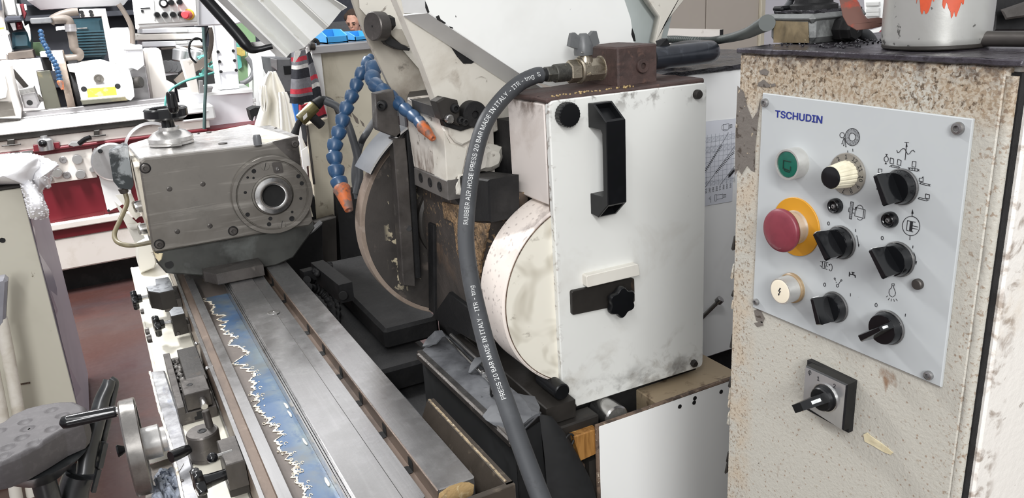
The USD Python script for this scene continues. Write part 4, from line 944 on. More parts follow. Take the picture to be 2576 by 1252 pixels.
part(shoe, 'upright_hole', cyl(at(*st(528, 858), Y=1.4995), at(*st(528, 858), Y=1.4985), .006, n=18), GRIME)
part(shoe, 'top_bracket', slab(ats([(946, 236), (990, 226), (1010, 340), (1006, 350), (955, 330), (950, 320)], Y=1.505), V(0, .03, 0), .002), DSTEEL, 25)
part(shoe, 'bracket_bolt', screw(at(962, 264, Y=1.505), (-.5, -.85, 0), .010, .016), GRIME, 40)
part(shoe, 'back_rail', slab(ats([(1022, 330), (1040, 330), (1060, 700), (1042, 700)], Y=1.512), V(0, .03, 0), .002), GRIME, 0)

# --- coolant nozzles: strings of blue ball-joint segments
def locline(name, label, px, D, r, nseg, noz, noz_len):
    # one string of ball-joint segments, wide skirts towards the tip
    P = spline([at(x, y, D=d) for (x, y), d in zip(px, D)], 30)
    s = np.concatenate([[0], np.cumsum(np.linalg.norm(np.diff(P, axis=0), axis=1))])
    th = thing(name, label, 'coolant nozzle', P[0], 'blue segmented coolant hoses')
    ends = np.linspace(0, s[-1], nseg + 1)
    pos = lambda u: np.array([np.interp(u, s, P[:, k]) for k in range(3)])
    for i in range(nseg):
        a, b = pos(ends[i]), pos(ends[i + 1]); L = np.linalg.norm(b - a); rr = r[0] + (r[1] - r[0]) * i / max(1, nseg - 1)
        prof = [(0, -.10 * L), (.48 * rr, -.10 * L), (.60 * rr, .06 * L), (.66 * rr, .20 * L), (.98 * rr, .34 * L), (1.0 * rr, .40 * L), (.97 * rr, .62 * L), (.86 * rr, .84 * L), (.70 * rr, 1.0 * L), (.60 * rr, 1.08 * L), (0, 1.08 * L)]
        part(th, 'segment', lathe(a, b - a, prof, 28), BLUENZ, 45)
    a = pos(s[-1]); d = unit(P[-1] - P[-8]); rr = r[1]
    d = unit(noz - a)
    x_ = [(0, -.004), (.85 * rr, -.004), (1.02 * rr, .003), (.95 * rr, .008), (.55 * rr, noz_len * .9), (.5 * rr, noz_len), (.3 * rr, noz_len), (0, noz_len * .8)]
    part(th, 'nozzle', lathe(a, d, x_, 28), ORANGE, 45, label='worn orange nozzle tip')
    return th
c2 = crop(750, 80, 2.408)
n1 = [c2(442, 150), c2(410, 205), c2(368, 275), c2(345, 345), c2(312, 415), c2(280, 488), c2(262, 562), c2(235, 640), c2(213, 715), c2(228, 800), c2(236, 880), c2(262, 945)]
locline('coolant_hose', 'thick blue segmented coolant hose, the longer one hanging left of the wheel', n1, np.linspace(1.78, 1.68, 12), (.0145, .0185), 11, at(*c2(302, 1060), D=1.66), .058)
n2 = [c2(460, 195), c2(450, 255), c2(452, 310), c2(500, 345), c2(548, 382), c2(590, 420), c2(632, 458), c2(685, 498), c2(728, 535), c2(752, 570)]
locline('coolant_hose', 'thin blue segmented coolant hose with an orange tip, crossing the wheel guard', n2, np.linspace(1.74, 1.46, 10), (.0185, .0118), 9, at(*c2(820, 650), D=1.44), .040)
# black hoses behind the wheel
thing_h = thing('black_hose', 'pair of thin black hoses looped behind the grinding wheel', 'hose', at(900, 400, D=1.95))
part(thing_h, 'tube', tube([at(x, y, D=d_) for x, y, d_ in ((965, 278, 2.7), (945, 298, 2.3), (925, 330, 1.95), (908, 360, 1.95), (895, 410, 1.95), (892, 450, 1.95), (900, 500, 1.95))], .0085, 12), RUBBER, 60)
part(thing_h, 'tube', tube([at(x, y, D=1.93) for x, y in ((818, 254), (850, 270), (872, 305), (888, 350), (900, 400), (904, 445), (896, 488))], .0095, 12), RUBBER, 60)

# ================================================================== folded splash cover at the top left
COVG = M('ribbed_cover_paint', '#dfdfda', [('#bdb7a4', 'noise', 9, .52, .72, .6), ('#8b7f66', 'noise', 26, .64, .70, .5), ('#c9c9c5', 'noise', 3, .4, .7, .5)], rough=.35)
sc = thing('ribbed_splash_cover', 'ribbed pale sheet-metal splash cover lifted over the workhead, with a black grab handle', 'machine cover', at(700, 60, D=1.9))
edges = [((550.7, 0), (697.7, 139.8), 1.80), ((576, 0), (722, 143), 1.765), ((602, 0), (730.5, 133), 1.80), ((651, 0), (767, 118), 1.765), ((678, 0), (781, 104), 1.80), ((739, 0), (817, 73.5), 1.80), ((757, 0), (827, 66), 1.765), ((827, 0), (859, 26), 1.78), ((845, 0), (873, 17.6), 1.75)]
rows = []
for (x0_, y0_), (x1_, y1_), d_ in edges:
    k = (y1_ + 130) / (y1_ - y0_)
    xs_, ys_ = x1_ - (x1_ - x0_) * k, -130
    rows.append([at(xs_, ys_, D=d_ - .10), at((xs_ + x1_) / 2, (ys_ + y1_) / 2, D=d_ - .05), at(x1_, y1_, D=d_)])
for i in range(len(rows) - 1):
    part(sc, 'rib_panel', sheet(np.array([rows[i], rows[i + 1]]), .0025), COVG if i % 2 else GWHITE, 20)
part(sc, 'support_arm', tube([at(835, -70, D=1.70), at(870, -66, D=1.66), at(900, -50, Y=1.606)], .010, 12), DSTEEL, 60)
hpth = [(485, -40), (520, 0), (565, 50), (600, 90), (618, 112), (632, 124), (652, 124), (685, 116)]
part(sc, 'grab_handle', tube([at(x, y, D=1.72 + .004 * i) for i, (x, y) in enumerate(hpth)], [.0125, .0125, .0125, .0125, .012, .009, .0065, .006], 16), BLACK, 60, label='black grab handle')
part(sc, 'handle_bracket', slab([at(x, y, D=1.76) for x, y in ((632, 106), (656, 104), (672, 116), (628, 122))], V(0, .006, 0)), CHROME, 20)
# ================================================================== way cover and rubber apron between table and wheelhead
SHEETG = M('oily_grey_sheet', '#85878b', [('#4b4c50', 'noise', 7, .45, .65, .8), ('#9a9ca0', 'noise', 16, .58, .74, .6), ('#2a2a2c', 'noise', 50, .62, .7, .6)], rough=.36, metal=.4, bump=.08, bscale=80, rvar=.12)
APRON = M('matt_black_rubber_sheet', '#202122', [('#3a3b3d', 'noise', 6, .5, .75, .6), ('#151515', 'noise', 30, .5, .7, .5)], rough=.6, bump=.05, bscale=80)
CURL = M('dusty_grey_rubber', '#5d5f62', [('#43454a', 'noise', 10, .45, .7, .7), ('#7a7c7e', 'noise', 25, .6, .72, .5)], rough=.6, bump=.08, bscale=90)
wc = thing('way_cover', 'black box way cover with an oily grey sheet top, right of the work table', 'machine cover', (.54, 1.22, .6))
ZW = .90
tl = ats([(1055, 886), (1112, 832), (1362, 1036), (1290, 1106)], Z=ZW)
part(wc, 'sheet_top', slab(tl, V(0, 0, -.003), .0008), SHEETG, 20, label='oily grey sheet top')
part(wc, 'box', slab([p - V(0, 0, .0035) + V(.004 if k in (0, 3) else -.002, 0, 0) for k, p in enumerate(tl)], V(0, 0, -.172)), APRON, 20)
l0, l1 = tl[0], tl[3]
part(wc, 'edge_lip', bar([l0 + V(.001, 0, .002), l1 + V(.001, 0, .002)], .010, .006), CHROME, 20, label='bright folded lip of the sheet')
part(wc, 'edge_rail', bar([l0 + V(-.003, 0, -.006), l1 + V(-.003, 0, -.006)], .008, .010), DSTEEL, 20)
r0, r1 = at(1125, 850, Z=ZW + .008), at(1246, 972, Z=ZW + .008)
part(wc, 'guide_rod', tube([r0, r1], .0035, 12, smooth=False), CHROME, 60)
r0b, r1b = at(1135, 842, Z=ZW + .012), at(1225, 925, Z=ZW + .012)
part(wc, 'guide_rod', tube([r0b, r1b], .0045, 12, smooth=False), STEEL, 60)
part(wc, 'guide_plate', slab(ats([(1138, 846), (1160, 838), (1235, 900), (1228, 916)], Z=ZW + .010), V(0, 0, -.004)), DSTEEL, 0)
part(wc, 'bolt_end', cyl(at(1217, 936, Z=ZW + .016), at(1217, 936, Z=ZW + .016) + V(-.004, -.012, 0), .006, ch=.001), CHROME)
def curl(c0, c1, r, a0, a1, t=.003, n=14, tear=0, seed=0):
    """rubber strip curled about the line c0-c1"""
    ax = unit(c1 - c0); x, y, _ = frame_of(ax); g = np.random.default_rng(seed)
    P = []
    for u in np.linspace(0, 1, 10):
        row = []
        for a in np.linspace(math.radians(a0), math.radians(a1), n):
            k = a == math.radians(a1)
            row.append(c0 + (c1 - c0) * u + r * (math.cos(a) * x + math.sin(a) * y) + (g.normal(0, tear, 3) if k else 0))
        P.append(row)
    return sheet(np.array(P), t)
# rolled rubber at the far end, small clip, big torn lip at the near end
q0, q1 = at(1100, 838, Z=ZW + .016), at(1124, 862, Z=ZW + .016)
def lip(pts_rows, t):
    return sheet(np.array(pts_rows), t)
def rows_px(rws, t, amp=0, seed=0):
    m = sheet(np.array([[at(x, y, Z=z) for x, y, z in r] for r in rws]), t)
    return wobble(refine(m, .012), amp, 50, seed) if amp else m
part(wc, 'rubber_roll', rows_px([[(1062, 870, .902), (1076, 848, .912), (1094, 832, .928), (1112, 830, .93), (1124, 846, .918)], [(1080, 872, .902), (1096, 864, .912), (1110, 846, .928), (1120, 842, .93), (1132, 852, .915)]], .003, .002, 3), CURL, 50, label='curled end of dusty rubber')
part(wc, 'rubber_clip', rows_px([[(1178, 936, .903), (1184, 916, .914), (1194, 900, .922), (1208, 897, .922)], [(1182, 938, .903), (1196, 924, .914), (1212, 908, .92), (1222, 904, .92)]], .0025), CURL, 50)
part(wc, 'clip_ring', tube(circle(at(1238, 978, Z=ZW + .012), (.8, -.6, 0), .013, 16)[:13], .0022, 8), GRIME, 60)
rl_ = [[(1212, 1044, .905), (1232, 1020, .914), (1262, 1002, .922), (1300, 990, .925), (1345, 996, .92)],
       [(1222, 1056, .905), (1246, 1036, .914), (1280, 1018, .924), (1322, 1010, .926), (1358, 1024, .922)],
       [(1262, 1078, .902), (1276, 1064, .912), (1305, 1044, .926), (1336, 1034, .928), (1356, 1036, .926)],
       [(1282, 1086, .901), (1300, 1074, .912), (1322, 1062, .922), (1338, 1048, .928), (1357, 1038, .928)]]
part(wc, 'torn_lip', rows_px(rl_, .004, .002, 5), CURL, 50, label='torn grey rubber lip at the near end')
part(wc, 'corner_bolt', cyl(at(1285, 1104, Z=.90), at(1285, 1104, Z=.90) + V(-.004, -.01, 0), .005, ch=.001), CHROME)
ap = thing('rubber_apron', 'black rubber sheet hanging in a curve beside the hose', 'rubber sheet', (.6, 1.03, .6))
g0 = [(1356, 1040, 1.055), (1362, 1090, 1.05), (1370, 1160, 1.045), (1380, 1300, 1.04)]
g1 = [(1385, 1046, 1.045), (1415, 1110, 1.035), (1440, 1190, 1.03), (1452, 1300, 1.03)]
g2 = [(1418, 1090, 1.05), (1458, 1160, 1.045), (1488, 1220, 1.04), (1512, 1310, 1.04)]
part(ap, 'sheet', sheet(np.array([[at(x, y, Y=Y_) for x, y, Y_ in spline(np.array(g), 6)] for g in (g0, g1, g2)]), .003), APRON, 60)
part(ap, 'inner_fold', sheet(np.array([[at(x, y, Y=Y_) for x, y, Y_ in spline(np.array(g), 6)] for g in ([(1298, 1098, 1.03), (1300, 1160, 1.02), (1310, 1300, 1.02)], [(1356, 1060, 1.05), (1365, 1160, 1.05), (1385, 1300, 1.05)])]), .003), APRON, 60)
part(ap, 'hole_edge', tube(circle(at(1432, 1108, Y=1.047), (.3, -1, 0), .012, 20), .002, 8), APRON, 60)
# ================================================================== work table
RAILT = M('ground_rail_steel', '#a3a2a2', [('#8a8684', 'noise', (14, 4, 14), .46, .80, .35), ('#6b6663', 'noise', 45, .64, .76, .45), ('#b6b5b5', 'noise', (120, 4, 120), .52, .75, .45), ('#5f5a57', 'fine', 420, .74, .78, .6)], rough=.24, metal=.85, bump=.04, bscale=(260, 14, 260), rvar=.06, rscale=25)
RAILS = M('brown_stained_rail_side', '#6e5f54', [('#4c423c', 'noise', (20, 6, 20), .45, .65, .8), ('#8f8073', 'noise', 18, .58, .72, .6)], rough=.45, metal=.35, bump=.1, bscale=120)
GUTB = M('bare_brown_gutter', '#6b625c', [('#57504b', 'noise', 12, .45, .7, .7), ('#8d857f', 'noise', 60, .62, .72, .5)], rough=.5, metal=.2, bump=.08, bscale=120)
GUTBLUE = M('worn_blue_paint', '#46658a', [('#7b8a90', 'noise', 13, .40, .60, .9, ('x', .172, .196)), ('#5c6468', 'noise', 9, .40, .6, .8, ('y', 1.45, 1.75)), ('#2f5480', 'noise', 22, .60, .68, .7), ('#6d7273', 'noise', 7, .52, .66, .8), ('#8d8a84', 'noise', 60, .66, .72, .6)], rough=.3, bump=.1, bscale=80, coat=.3)
PEEL = M('peeling_cream_edge', '#e8dfcd', [('#b8a285', 'noise', 90, .54, .66, .7), ('#f3ead8', 'noise', 60, .55, .7, .7)], rough=.5, bump=.3, bscale=200)
DARKHOLE = M('dark_hole', '#0c0c0c', [('#161616', 'noise', 40, .45, .7, .6)], rough=.8)
Y0, Y1 = .893, 2.62
tb = thing('work_table', 'long ground-steel work table with a T-slot rail and a blue-flaked gutter', 'machine table', (.24, 1.75, .86))
def lng(prof, y0=Y0, y1=Y1, ch=.0015):
    return slab([V(x, y0, z) for x, z in prof], V(0, y1 - y0, 0), ch)
part(tb, 'right_rail', lng([(.318, .95), (.374, .95), (.374, .872), (.318, .872)]), RAILT, 25)
part(tb, 'rail_side', box((.3165, Y0 + .0025, .9235), (.3185, Y1, .947)), RAILS, label='brown stained side of the slot')
part(tb, 'left_rail', lng([(.213, .95), (.2685, .95), (.2705, .9475), (.298, .9475), (.298, .872), (.213, .872)]), RAILT, 25)
part(tb, 'slot_floor', lng([(.290, .924), (.322, .924), (.322, .872), (.290, .872)], Y0 + .004), RAILS)
for k in range(3):
    part(tb, 'edge_ridge', lng([(.2045 + .003 * k, .938 + .003 * k), (.2068 + .003 * k, .938 + .003 * k), (.2068 + .003 * k, .88), (.2045 + .003 * k, .88)], ch=.0006), RAILT, 20)
hole_y = [at(*crop(380, 640, 3.912)(x, y), Z=.93)[1] for x, y in ((1180, 280), (1285, 445), (1520, 750), (1670, 950), (1835, 1180))] + [at(*crop(500, 900, 3.22)(x, y), Z=.93)[1] for x, y in ((1290, 345), (1480, 600), (1695, 880))]
for y in hole_y:
    part(tb, 'slot_hole', slab(round_poly([V(.3162, y - .0095, .9245), V(.3162, y + .0095, .9245), V(.3162, y + .0095, .943), V(.3162, y - .0095, .943)], .004), V(-.0004, 0, 0)), DARKHOLE, 0)
    part(tb, 'floor_hole', slab(round_poly([V(.2995, y - .011, .9243), V(.316, y - .011, .9243), V(.316, y + .011, .9243), V(.2995, y + .011, .9243)], .004), V(0, 0, .0004)), DARKHOLE, 0)
# oval plug in the rail joint
pl = at(688, 785, Z=.95)
part(tb, 'rail_plug', cat(lathe(pl + V(0, 0, -.001), (0, 0, 1), [(.0135, 0), (.0135, .0014), (.012, .0018), (.0095, .0014), (.008, .0018), (.0035, .0018), (.003, .0005), (0, .0005)], 32)), CHROME, 30)
# painted gutter and outer rail
part(tb, 'gutter_floor', lng([(.135, .918), (.206, .918), (.206, .872), (.135, .872)]), GUTB)
part(tb, 'outer_rail', lng([(.099, .945), (.1035, .9455), (.1045, .940), (.1195, .940), (.1205, .945), (.138, .945), (.1405, .918), (.1405, .872), (.099, .872)]), RAILS, 20)
part(tb, 'outer_rail_top', lng([(.1205, .9458), (.1382, .9458), (.1382, .943), (.1205, .943)]), RAILT, 20)
part(tb, 'outer_rail_lip', lng([(.0975, .9462), (.1038, .9462), (.1038, .942), (.0975, .942)]), RAILT, 20)
for px, py in ((502, 863), (530, 925)):
    c = at(px, py, X=.1005)
    part(tb, 'grease_nipple', lathe(c + V(.004, 0, 0), (-1, 0, .12), [(.0048, 0), (.0048, .004), (.0028, .005), (.0026, .008), (.0042, .0095), (.004, .0125), (.002, .014), (0, .0142)], 16), CHROME, 50)
cA, cB = crop(380, 640, 3.912), crop(500, 900, 3.22)
bl = [cA(x, y) for x, y in ((520, 430), (620, 500), (600, 575), (650, 630), (740, 605), (755, 670), (680, 690), (700, 745), (800, 800), (785, 870), (880, 930), (950, 970), (840, 1030), (880, 1110), (960, 1140), (1030, 1190))] + [cB(x, y) for x, y in ((310, 5), (330, 70), (420, 95), (430, 240), (462, 330), (475, 400), (560, 520), (640, 600), (650, 720), (720, 780), (780, 930), (790, 975), (850, 1020), (890, 1130), (930, 1230))]
bd = np.array([at(x, y, Z=.9185) for x, y in bl]); bd = bd[np.argsort(-bd[:, 1], kind='stable')]
ys_ = np.linspace(bd[0][1], Y0 + .002, 260)
xs0 = np.interp(-ys_, -bd[:, 1], bd[:, 0])
g = np.random.default_rng(11)
jag = (meshkit.noise(np.stack([ys_ * 90, ys_ * 0, ys_ * 0], 1), 3) - .5) * .015 + (meshkit.noise(np.stack([ys_ * 260, ys_ * 0, ys_ * 0], 1), 5) - .5) * .011
xs1 = np.clip(xs0 + jag, .146, .198)
P = np.array([[V(x, y, .9186), V(.2042, y, .9186)] for x, y in zip(xs1, ys_)])
part(tb, 'blue_paint', sheet(P, .0008), GUTBLUE, 20, label='flaking blue paint in the gutter')
def ribbon(cx_, ys, w, z):
    return sheet(np.array([[V(x - a, y, z), V(x + a, y, z + .0008)] for x, y, a in zip(cx_, ys, w)]), .0009)
w1 = .0012 + .0028 * np.clip(meshkit.noise(np.stack([ys_ * 130, ys_ * 0 + 4, ys_ * 0], 1), 8) - .25, 0, 1)
part(tb, 'peeling_edge', ribbon(xs1 - .0006, ys_, w1, .9192), PEEL, 20, label='cream peeling edge of the paint')
for k in range(90):
    y = g.uniform(1.0, 1.75); i = np.argmin(abs(ys_ - y)); x = xs1[i] + g.uniform(-.006, .009); r = g.uniform(.0010, .0040)
    a = np.linspace(0, 2 * math.pi, 12)[:g.integers(7, 12)]
    part(tb, 'paint_curl', tube([V(x + r * math.cos(t) * .8, y + r * 1.5 * math.sin(t), .9194) for t in a], .0007, 5, 3), PEEL, 40)
for px, py in ((620, 780), (730, 1040), (768, 1110), (822, 1212), (720, 1020)):
    c = at(px, py, Z=.9195)
    part(tb, 'white_smear', slab(wobble(TM(circle(c, (0, 0, 1), 1, 14) * 0 + c + np.array([[.0022 * math.cos(t), .013 * math.sin(t), 0] for t in np.linspace(0, 2 * math.pi, 14, endpoint=False)]), [[0, 1, 2]]), .003, 90).vertices * [1, 1, 0] + V(0, 0, .9195), V(0, 0, .0004)), PEEL, 0)
# rough painted casting at the end of the right rail
OCHRE = M('ochre_casting_end', '#b09468', [('#5c4a36', 'noise', 40, .52, .64, .85), ('#d6c49c', 'noise', 70, .58, .68, .7)], rough=.6, bump=.7, bscale=110)
e0 = [(1104, 1240), (1130, 1222), (1160, 1212), (1180, 1212), (1192, 1218), (1190, 1240), (1170, 1262), (1100, 1275)]
part(tb, 'rough_end', pslab(e0, -.001, 0, Y=Y0 - .0002), OCHRE, 0, label='rough ochre end of the rail casting')
part(tb, 'core', box((.105, Y0 + .006, .80), (.370, Y1, .872)), DARKIRON)
# tray round the end of the table
TRAYM = M('brown_oily_tray', '#474039', [('#3b352f', 'noise', 14, .45, .65, .8), ('#85796a', 'noise', 30, .6, .72, .6)], rough=.4, metal=.35, bump=.15, bscale=110)
tr = thing('drip_tray', 'brown oily steel drip tray wrapped round the near end of the work table', 'tray', (.3, 1.0, .86))
part(tr, 'side_wall', slab([V(.406, .858, .945), V(.406, 1.150, .945), V(.388, 1.150, .926), V(.388, 1.150, .86), V(.388, .858, .86)][::-1] if False else [V(.406, .858, .86), V(.406, 1.150, .86), V(.406, 1.150, .945), V(.406, .858, .945)], V(.012, 0, 0), .001), TRAYM, 20)
part(tr, 'side_slope', slab([V(.386, .862, .905), V(.386, 1.145, .905), V(.4055, 1.150, .944), V(.4055, .862, .944)], V(.004, 0, -.006)), TRAYM, 20)
WORN = M('worn_beige_edge', '#9a8a70', [('#4f453a', 'noise', 90, .5, .62, .85), ('#d8cfbd', 'noise', 120, .6, .68, .7)], rough=.5)
part(tr, 'worn_edge', wobble(refine(bar([V(.409, .866, .9455), V(.409, 1.150, .9455)], .0035, .0016), .006), .0012, 160, 4), WORN, 20, label='edge worn to bright metal and pale paint')
part(tr, 'front_wall', slab([V(.102, .852, .945), V(.418, .852, .945), V(.418, .852, .80), V(.102, .852, .80)], V(0, .010, 0), .001), TRAYM, 20)
part(tr, 'floor', box((.102, .862, .862), (.404, .888, .872)), TRAYM)

# ================================================================== trough behind the table
bed = thing('machine_bed', 'dark oily trough and bed of the grinder under the wheel', 'machine bed', (.5, 1.8, 0))
part(bed, 'trough_floor', box((.376, 1.00, .55), (.655, 2.45, .72)), GRIME)
part(bed, 'wheel_step', box((.455, 1.62, .72), (.60, 2.34, .785), .008), GRIME, 30)
part(bed, 'wheel_step', box((.515, 1.72, .785), (.66, 2.34, .84), .008), GRIME, 30)
part(bed, 'back_wall', box((.46, 2.575, .55), (.80, 2.61, 1.0), .004), GRIME)
part(bed, 'post', slab(ats([(792, 560), (846, 545), (850, 700), (838, 720), (800, 690)], Y=2.51), V(0, .04, 0), .003), DARKIRON)
part(bed, 'dark_plate', slab(ats([(848, 500), (910, 560), (1000, 720), (900, 700), (860, 690)], Y=2.53), V(0, .02, 0)), GRIME)
fr = [(770, 690), (806, 678), (868, 735)]
part(bed, 'gutter_frame', bar([at(x, y, Z=.90) for x, y in ((760, 694), (808, 682))], .03, .03), GRIME)
part(bed, 'gutter_frame', bar([at(x, y, Z=.90) for x, y in ((800, 678), (872, 736))], .036, .05), GRIME)
part(bed, 'gutter_hole', cyl(at(868, 733, Z=.90) + V(-.012, -.022, 0), at(868, 733, Z=.90) + V(-.013, -.028, 0), .011), DARKHOLE)
for k, pts in enumerate(([(772, 704), (790, 706), (812, 720), (830, 738), (845, 760), (848, 790), (846, 830)], [(776, 722), (796, 728), (815, 742), (832, 765), (838, 800), (835, 840)])):
    Pk = [at(x, y, Z=.895 - .02 * i) for i, (x, y) in enumerate(pts)]
    n_ = 8 * (len(Pk) - 1) + 1
    part(bed, 'corrugated_hose', tube(Pk, [.0115 if i % 4 < 2 else .009 for i in range(n_)], 12, 8), GRIME, 20)
cr2 = np.random.default_rng(3)
part(bed, 'swarf_heap', cat([wobble(trimesh.creation.icosphere(1, cr2.uniform(.004, .010)).apply_translation(at(*(np.array([cr2.uniform(790, 835), cr2.uniform(664, 690)])), Z=.915)), .004, 80, k) for k in range(30)]), GRIME, 30, kind='stuff')
# perforated rubber mat
xs_m, ys_m = np.arange(.425, .500, .0085), np.arange(1.30, 1.62, .0085)
mat_pg = Polygon([(.42, 1.29), (.505, 1.29), (.505, 1.63), (.42, 1.63)]).difference(unary_union([Point(x + (.00425 if j % 2 else 0), y).buffer(.0029, quad_segs=2) for j, y in enumerate(ys_m) for x in xs_m]))
mm = trimesh.creation.extrude_polygon(mat_pg, .005, engine='earcut').apply_translation((0, 0, .7205))
mt_ = thing('rubber_mat', 'black perforated rubber mat lying in the trough', 'mat', (.46, 1.45, .72))
part(mt_, 'mat', mm, RUBBER, 0)
# ================================================================== workhead
YHS = 2.05
hd_ = thing('workhead', 'grey steel workhead gearbox with a round spindle flange, at the far end of the table', 'workhead', (.25, 2.2, .95))
ch = crop(240, 200, 2.408)
fpts = cp(ch, [(272, 500), (300, 478), (1040, 395), (1225, 345), (1248, 520), (1318, 860), (1300, 885), (360, 1048), (345, 1020), (270, 540)])
fp = ats(fpts, Y=YHS)
part(hd_, 'front_plate', slab(fp, V(0, .022, 0), .004), FACE, 25)
xl, xr = .056, .462
SIDEP = M('workhead_side_paint', '#c9c2b2', [('#7b6c58', 'noise', 14, .52, .68, .8), ('#4d4338', 'noise', 50, .64, .70, .7)], rough=.45, bump=.1, bscale=90)
body = hull([V(x, y, z) for x, y, z in ((xl, YHS + .022, 1.085), (xl, YHS + .022, 1.258), (xr - .02, YHS + .022, 1.275), (xr, YHS + .022, 1.06), (xl, 2.38, 1.085), (xl, 2.38, 1.262), (.40, 2.48, 1.272), (xr, 2.40, 1.262), (xr, 2.44, 1.06))])
part(hd_, 'gearbox', body, SIDEP, 20)
topz = lambda p, z: at(*ch(*p), Z=z)
tq = [topz(p, 1.272) for p in ((195, 400), (205, 390), (330, 352), (1060, 275), (1228, 338), (1040, 385), (500, 445), (262, 478))]
TOPS = M('bright_worn_top', '#cfcdca', [('#8d8780', 'noise', 12, .52, .7, .7), ('#4f4943', 'noise', 60, .66, .71, .7)], rough=.25, metal=.6, rvar=.1)
part(hd_, 'top_plate', slab(tq, V(0, 0, -.010), .002), TOPS, 20, label='worn bright top of the workhead')
# screws on the front plate
for x, y, r in ((302, 537, .0105), (1207, 388, .0100), (388, 997, .0105), (834, 916, .0105)):
    c = at(*ch(x, y), Y=YHS)
    s_ = part(hd_, 'cap_screw', screw(c, (0, -1, 0), r, .006), DSTEEL, 40)
    part(s_, 'counterbore', ring(c + V(0, .0002, 0), (0, -1, 0), r, r * 1.2, .001, 28), GRIME)
for x, y, r in ((448, 662, .0062), (650, 632, .0062), (496, 920, .0062), (694, 886, .0062)):
    part(hd_, 'plug_screw', screw(at(*ch(x, y), Y=YHS), (0, -1, 0), r, .0022), DSTEEL, 40)
# wedge shaped dark corner by the flange
part(hd_, 'corner_plate', slab(ats(cp(ch, [(1070, 378), (1225, 345), (1245, 520), (1180, 480)]), Y=YHS - .001), V(0, .004, 0)), DSTEEL, 0)
# spindle flange
fc = at(*ch(1072, 699), Y=YHS - .012)
rF = .0975
el = (at(*ch(1072, 462), Y=YHS - .02), at(*ch(1072, 936), Y=YHS - .02)); rF = np.linalg.norm(el[0] - el[1]) / 2
Dn = V(0, -1, 0)
fc = at(*ch(1076, 700), Y=YHS - .02)
fl = part(hd_, 'spindle_flange', lathe(V(fc[0], YHS, fc[2]), Dn, [(0, 0), (rF * .97, 0), (rF, .004), (rF, .020), (rF * .985, .023), (rF * .90, .023), (rF * .885, .021), (rF * .875, .017), (rF * .86, .017), (rF * .85, .019), (rF * .52, .019), (rF * .50, .015), (rF * .48, .015), (0, .015)], 96), FACE, 30, label='round spindle flange with ringed face')
part(fl, 'nose_ring', lathe(V(fc[0], YHS, fc[2]), Dn, [(rF * .47, .012), (rF * .47, .026), (rF * .455, .029), (rF * .37, .031), (rF * .32, .0315), (rF * .285, .030), (rF * .282, .016)], 72), CHROME, 30)
part(fl, 'spindle_bore', lathe(V(fc[0], YHS, fc[2]), Dn, [(rF * .284, .026), (rF * .284, .0162), (0, .0162)], 56), DARKHOLE, 30)
def fpt(x, y, o=.0192): return V(at(*ch(x, y), Y=YHS - o)[0], YHS - o, at(*ch(x, y), Y=YHS - o)[2])
for x, y in ((1028, 525), (1128, 876)):
    c = fpt(x, y)
    d = part(fl, 'slotted_disc', cyl(c, c + Dn * .0012, .0105, n=28, ch=.0004), FACE)
    part(d, 'slot', obox(c + Dn * .0013, [V(.35, 0, 1), Dn, V(1, 0, -.35)], [.0095, .0003, .0006]), GRIME, 0)
c = fpt(1102, 540)
k_ = part(fl, 'key_block', slab(round_poly([c + V(a, 0, b) for a, b in ((-.012, .018), (.012, .016), (.013, -.012), (-.010, -.010))], .005), Dn * .003, .0006), DSTEEL, 20)
part(k_, 'screw', screw(c + Dn * .003, Dn, .0055, .003), STEEL, 40)
for x, y, r in ((908, 684, .0032), (1244, 720, .0032), (922, 818, .0045), (1060, 842, .0042), (1052, 876, .0045), (1190, 842, .0055), (1192, 802, .0028), (1230, 585, .0045), (1250, 628, .0045), (960, 555, .0045), (922, 593, .0025), (958, 596, .0025)):
    part(fl, 'bolt_hole', lathe(fpt(x, y), Dn, [(r * 1.25, 0), (r * 1.2, .0004), (r, .0005), (r * .9, .0002), (0, .0002)], 18), GRIME, 30)
# swivel base
base_p = cp(ch, [(360, 1045), (1000, 935), (1318, 862), (1330, 900), (1200, 1080), (1100, 1130), (960, 1160), (850, 1172), (640, 1190), (430, 1175), (372, 1110)])
SWIV = M('dark_swivel_base', '#4a4b48', [('#2c2c2b', 'noise', 7, .44, .64, .8), ('#6d706e', 'noise', 9, .58, .72, .6), ('#7a8892', 'noise', 5, .64, .74, .5)], rough=.4, metal=.4, bump=.12, bscale=100)
bp3 = ats(base_p, Y=YHS + .004); bp3[:, 2] = np.maximum(bp3[:, 2], .951)
part(hd_, 'swivel_base', slab(bp3, V(0, .36, 0), .004), SWIV, 30, label='dark rounded swivel base under the workhead')
part(hd_, 'base_corner', slab(ats(cp(ch, [(350, 1030), (362, 1050), (410, 1052), (402, 1090), (385, 1105), (365, 1080)]), Y=YHS + .002), V(0, .10, 0), .002), M('chipped_cream_corner', '#d9cba8', [('#4a4138', 'noise', 60, .55, .62, .9)], rough=.5), 20)
part(hd_, 'base_hole', cyl(at(*ch(446, 1120), Y=YHS + .0035), at(*ch(446, 1120), Y=YHS + .002), .010, n=20), DARKHOLE)
part(hd_, 'clamp_foot', slab([V(.185, 1.985, .952), V(.30, 1.985, .952), V(.30, 2.30, .952), V(.155, 2.30, .952), V(.16, 2.03, .952)], V(0, 0, .03), .002), DSTEEL, 20)
part(hd_, 'shadow_block', slab(ats([(700, 640), (790, 580), (812, 560), (815, 700), (760, 710), (690, 690)], Y=2.42), V(0, .04, 0), .003), GRIME)
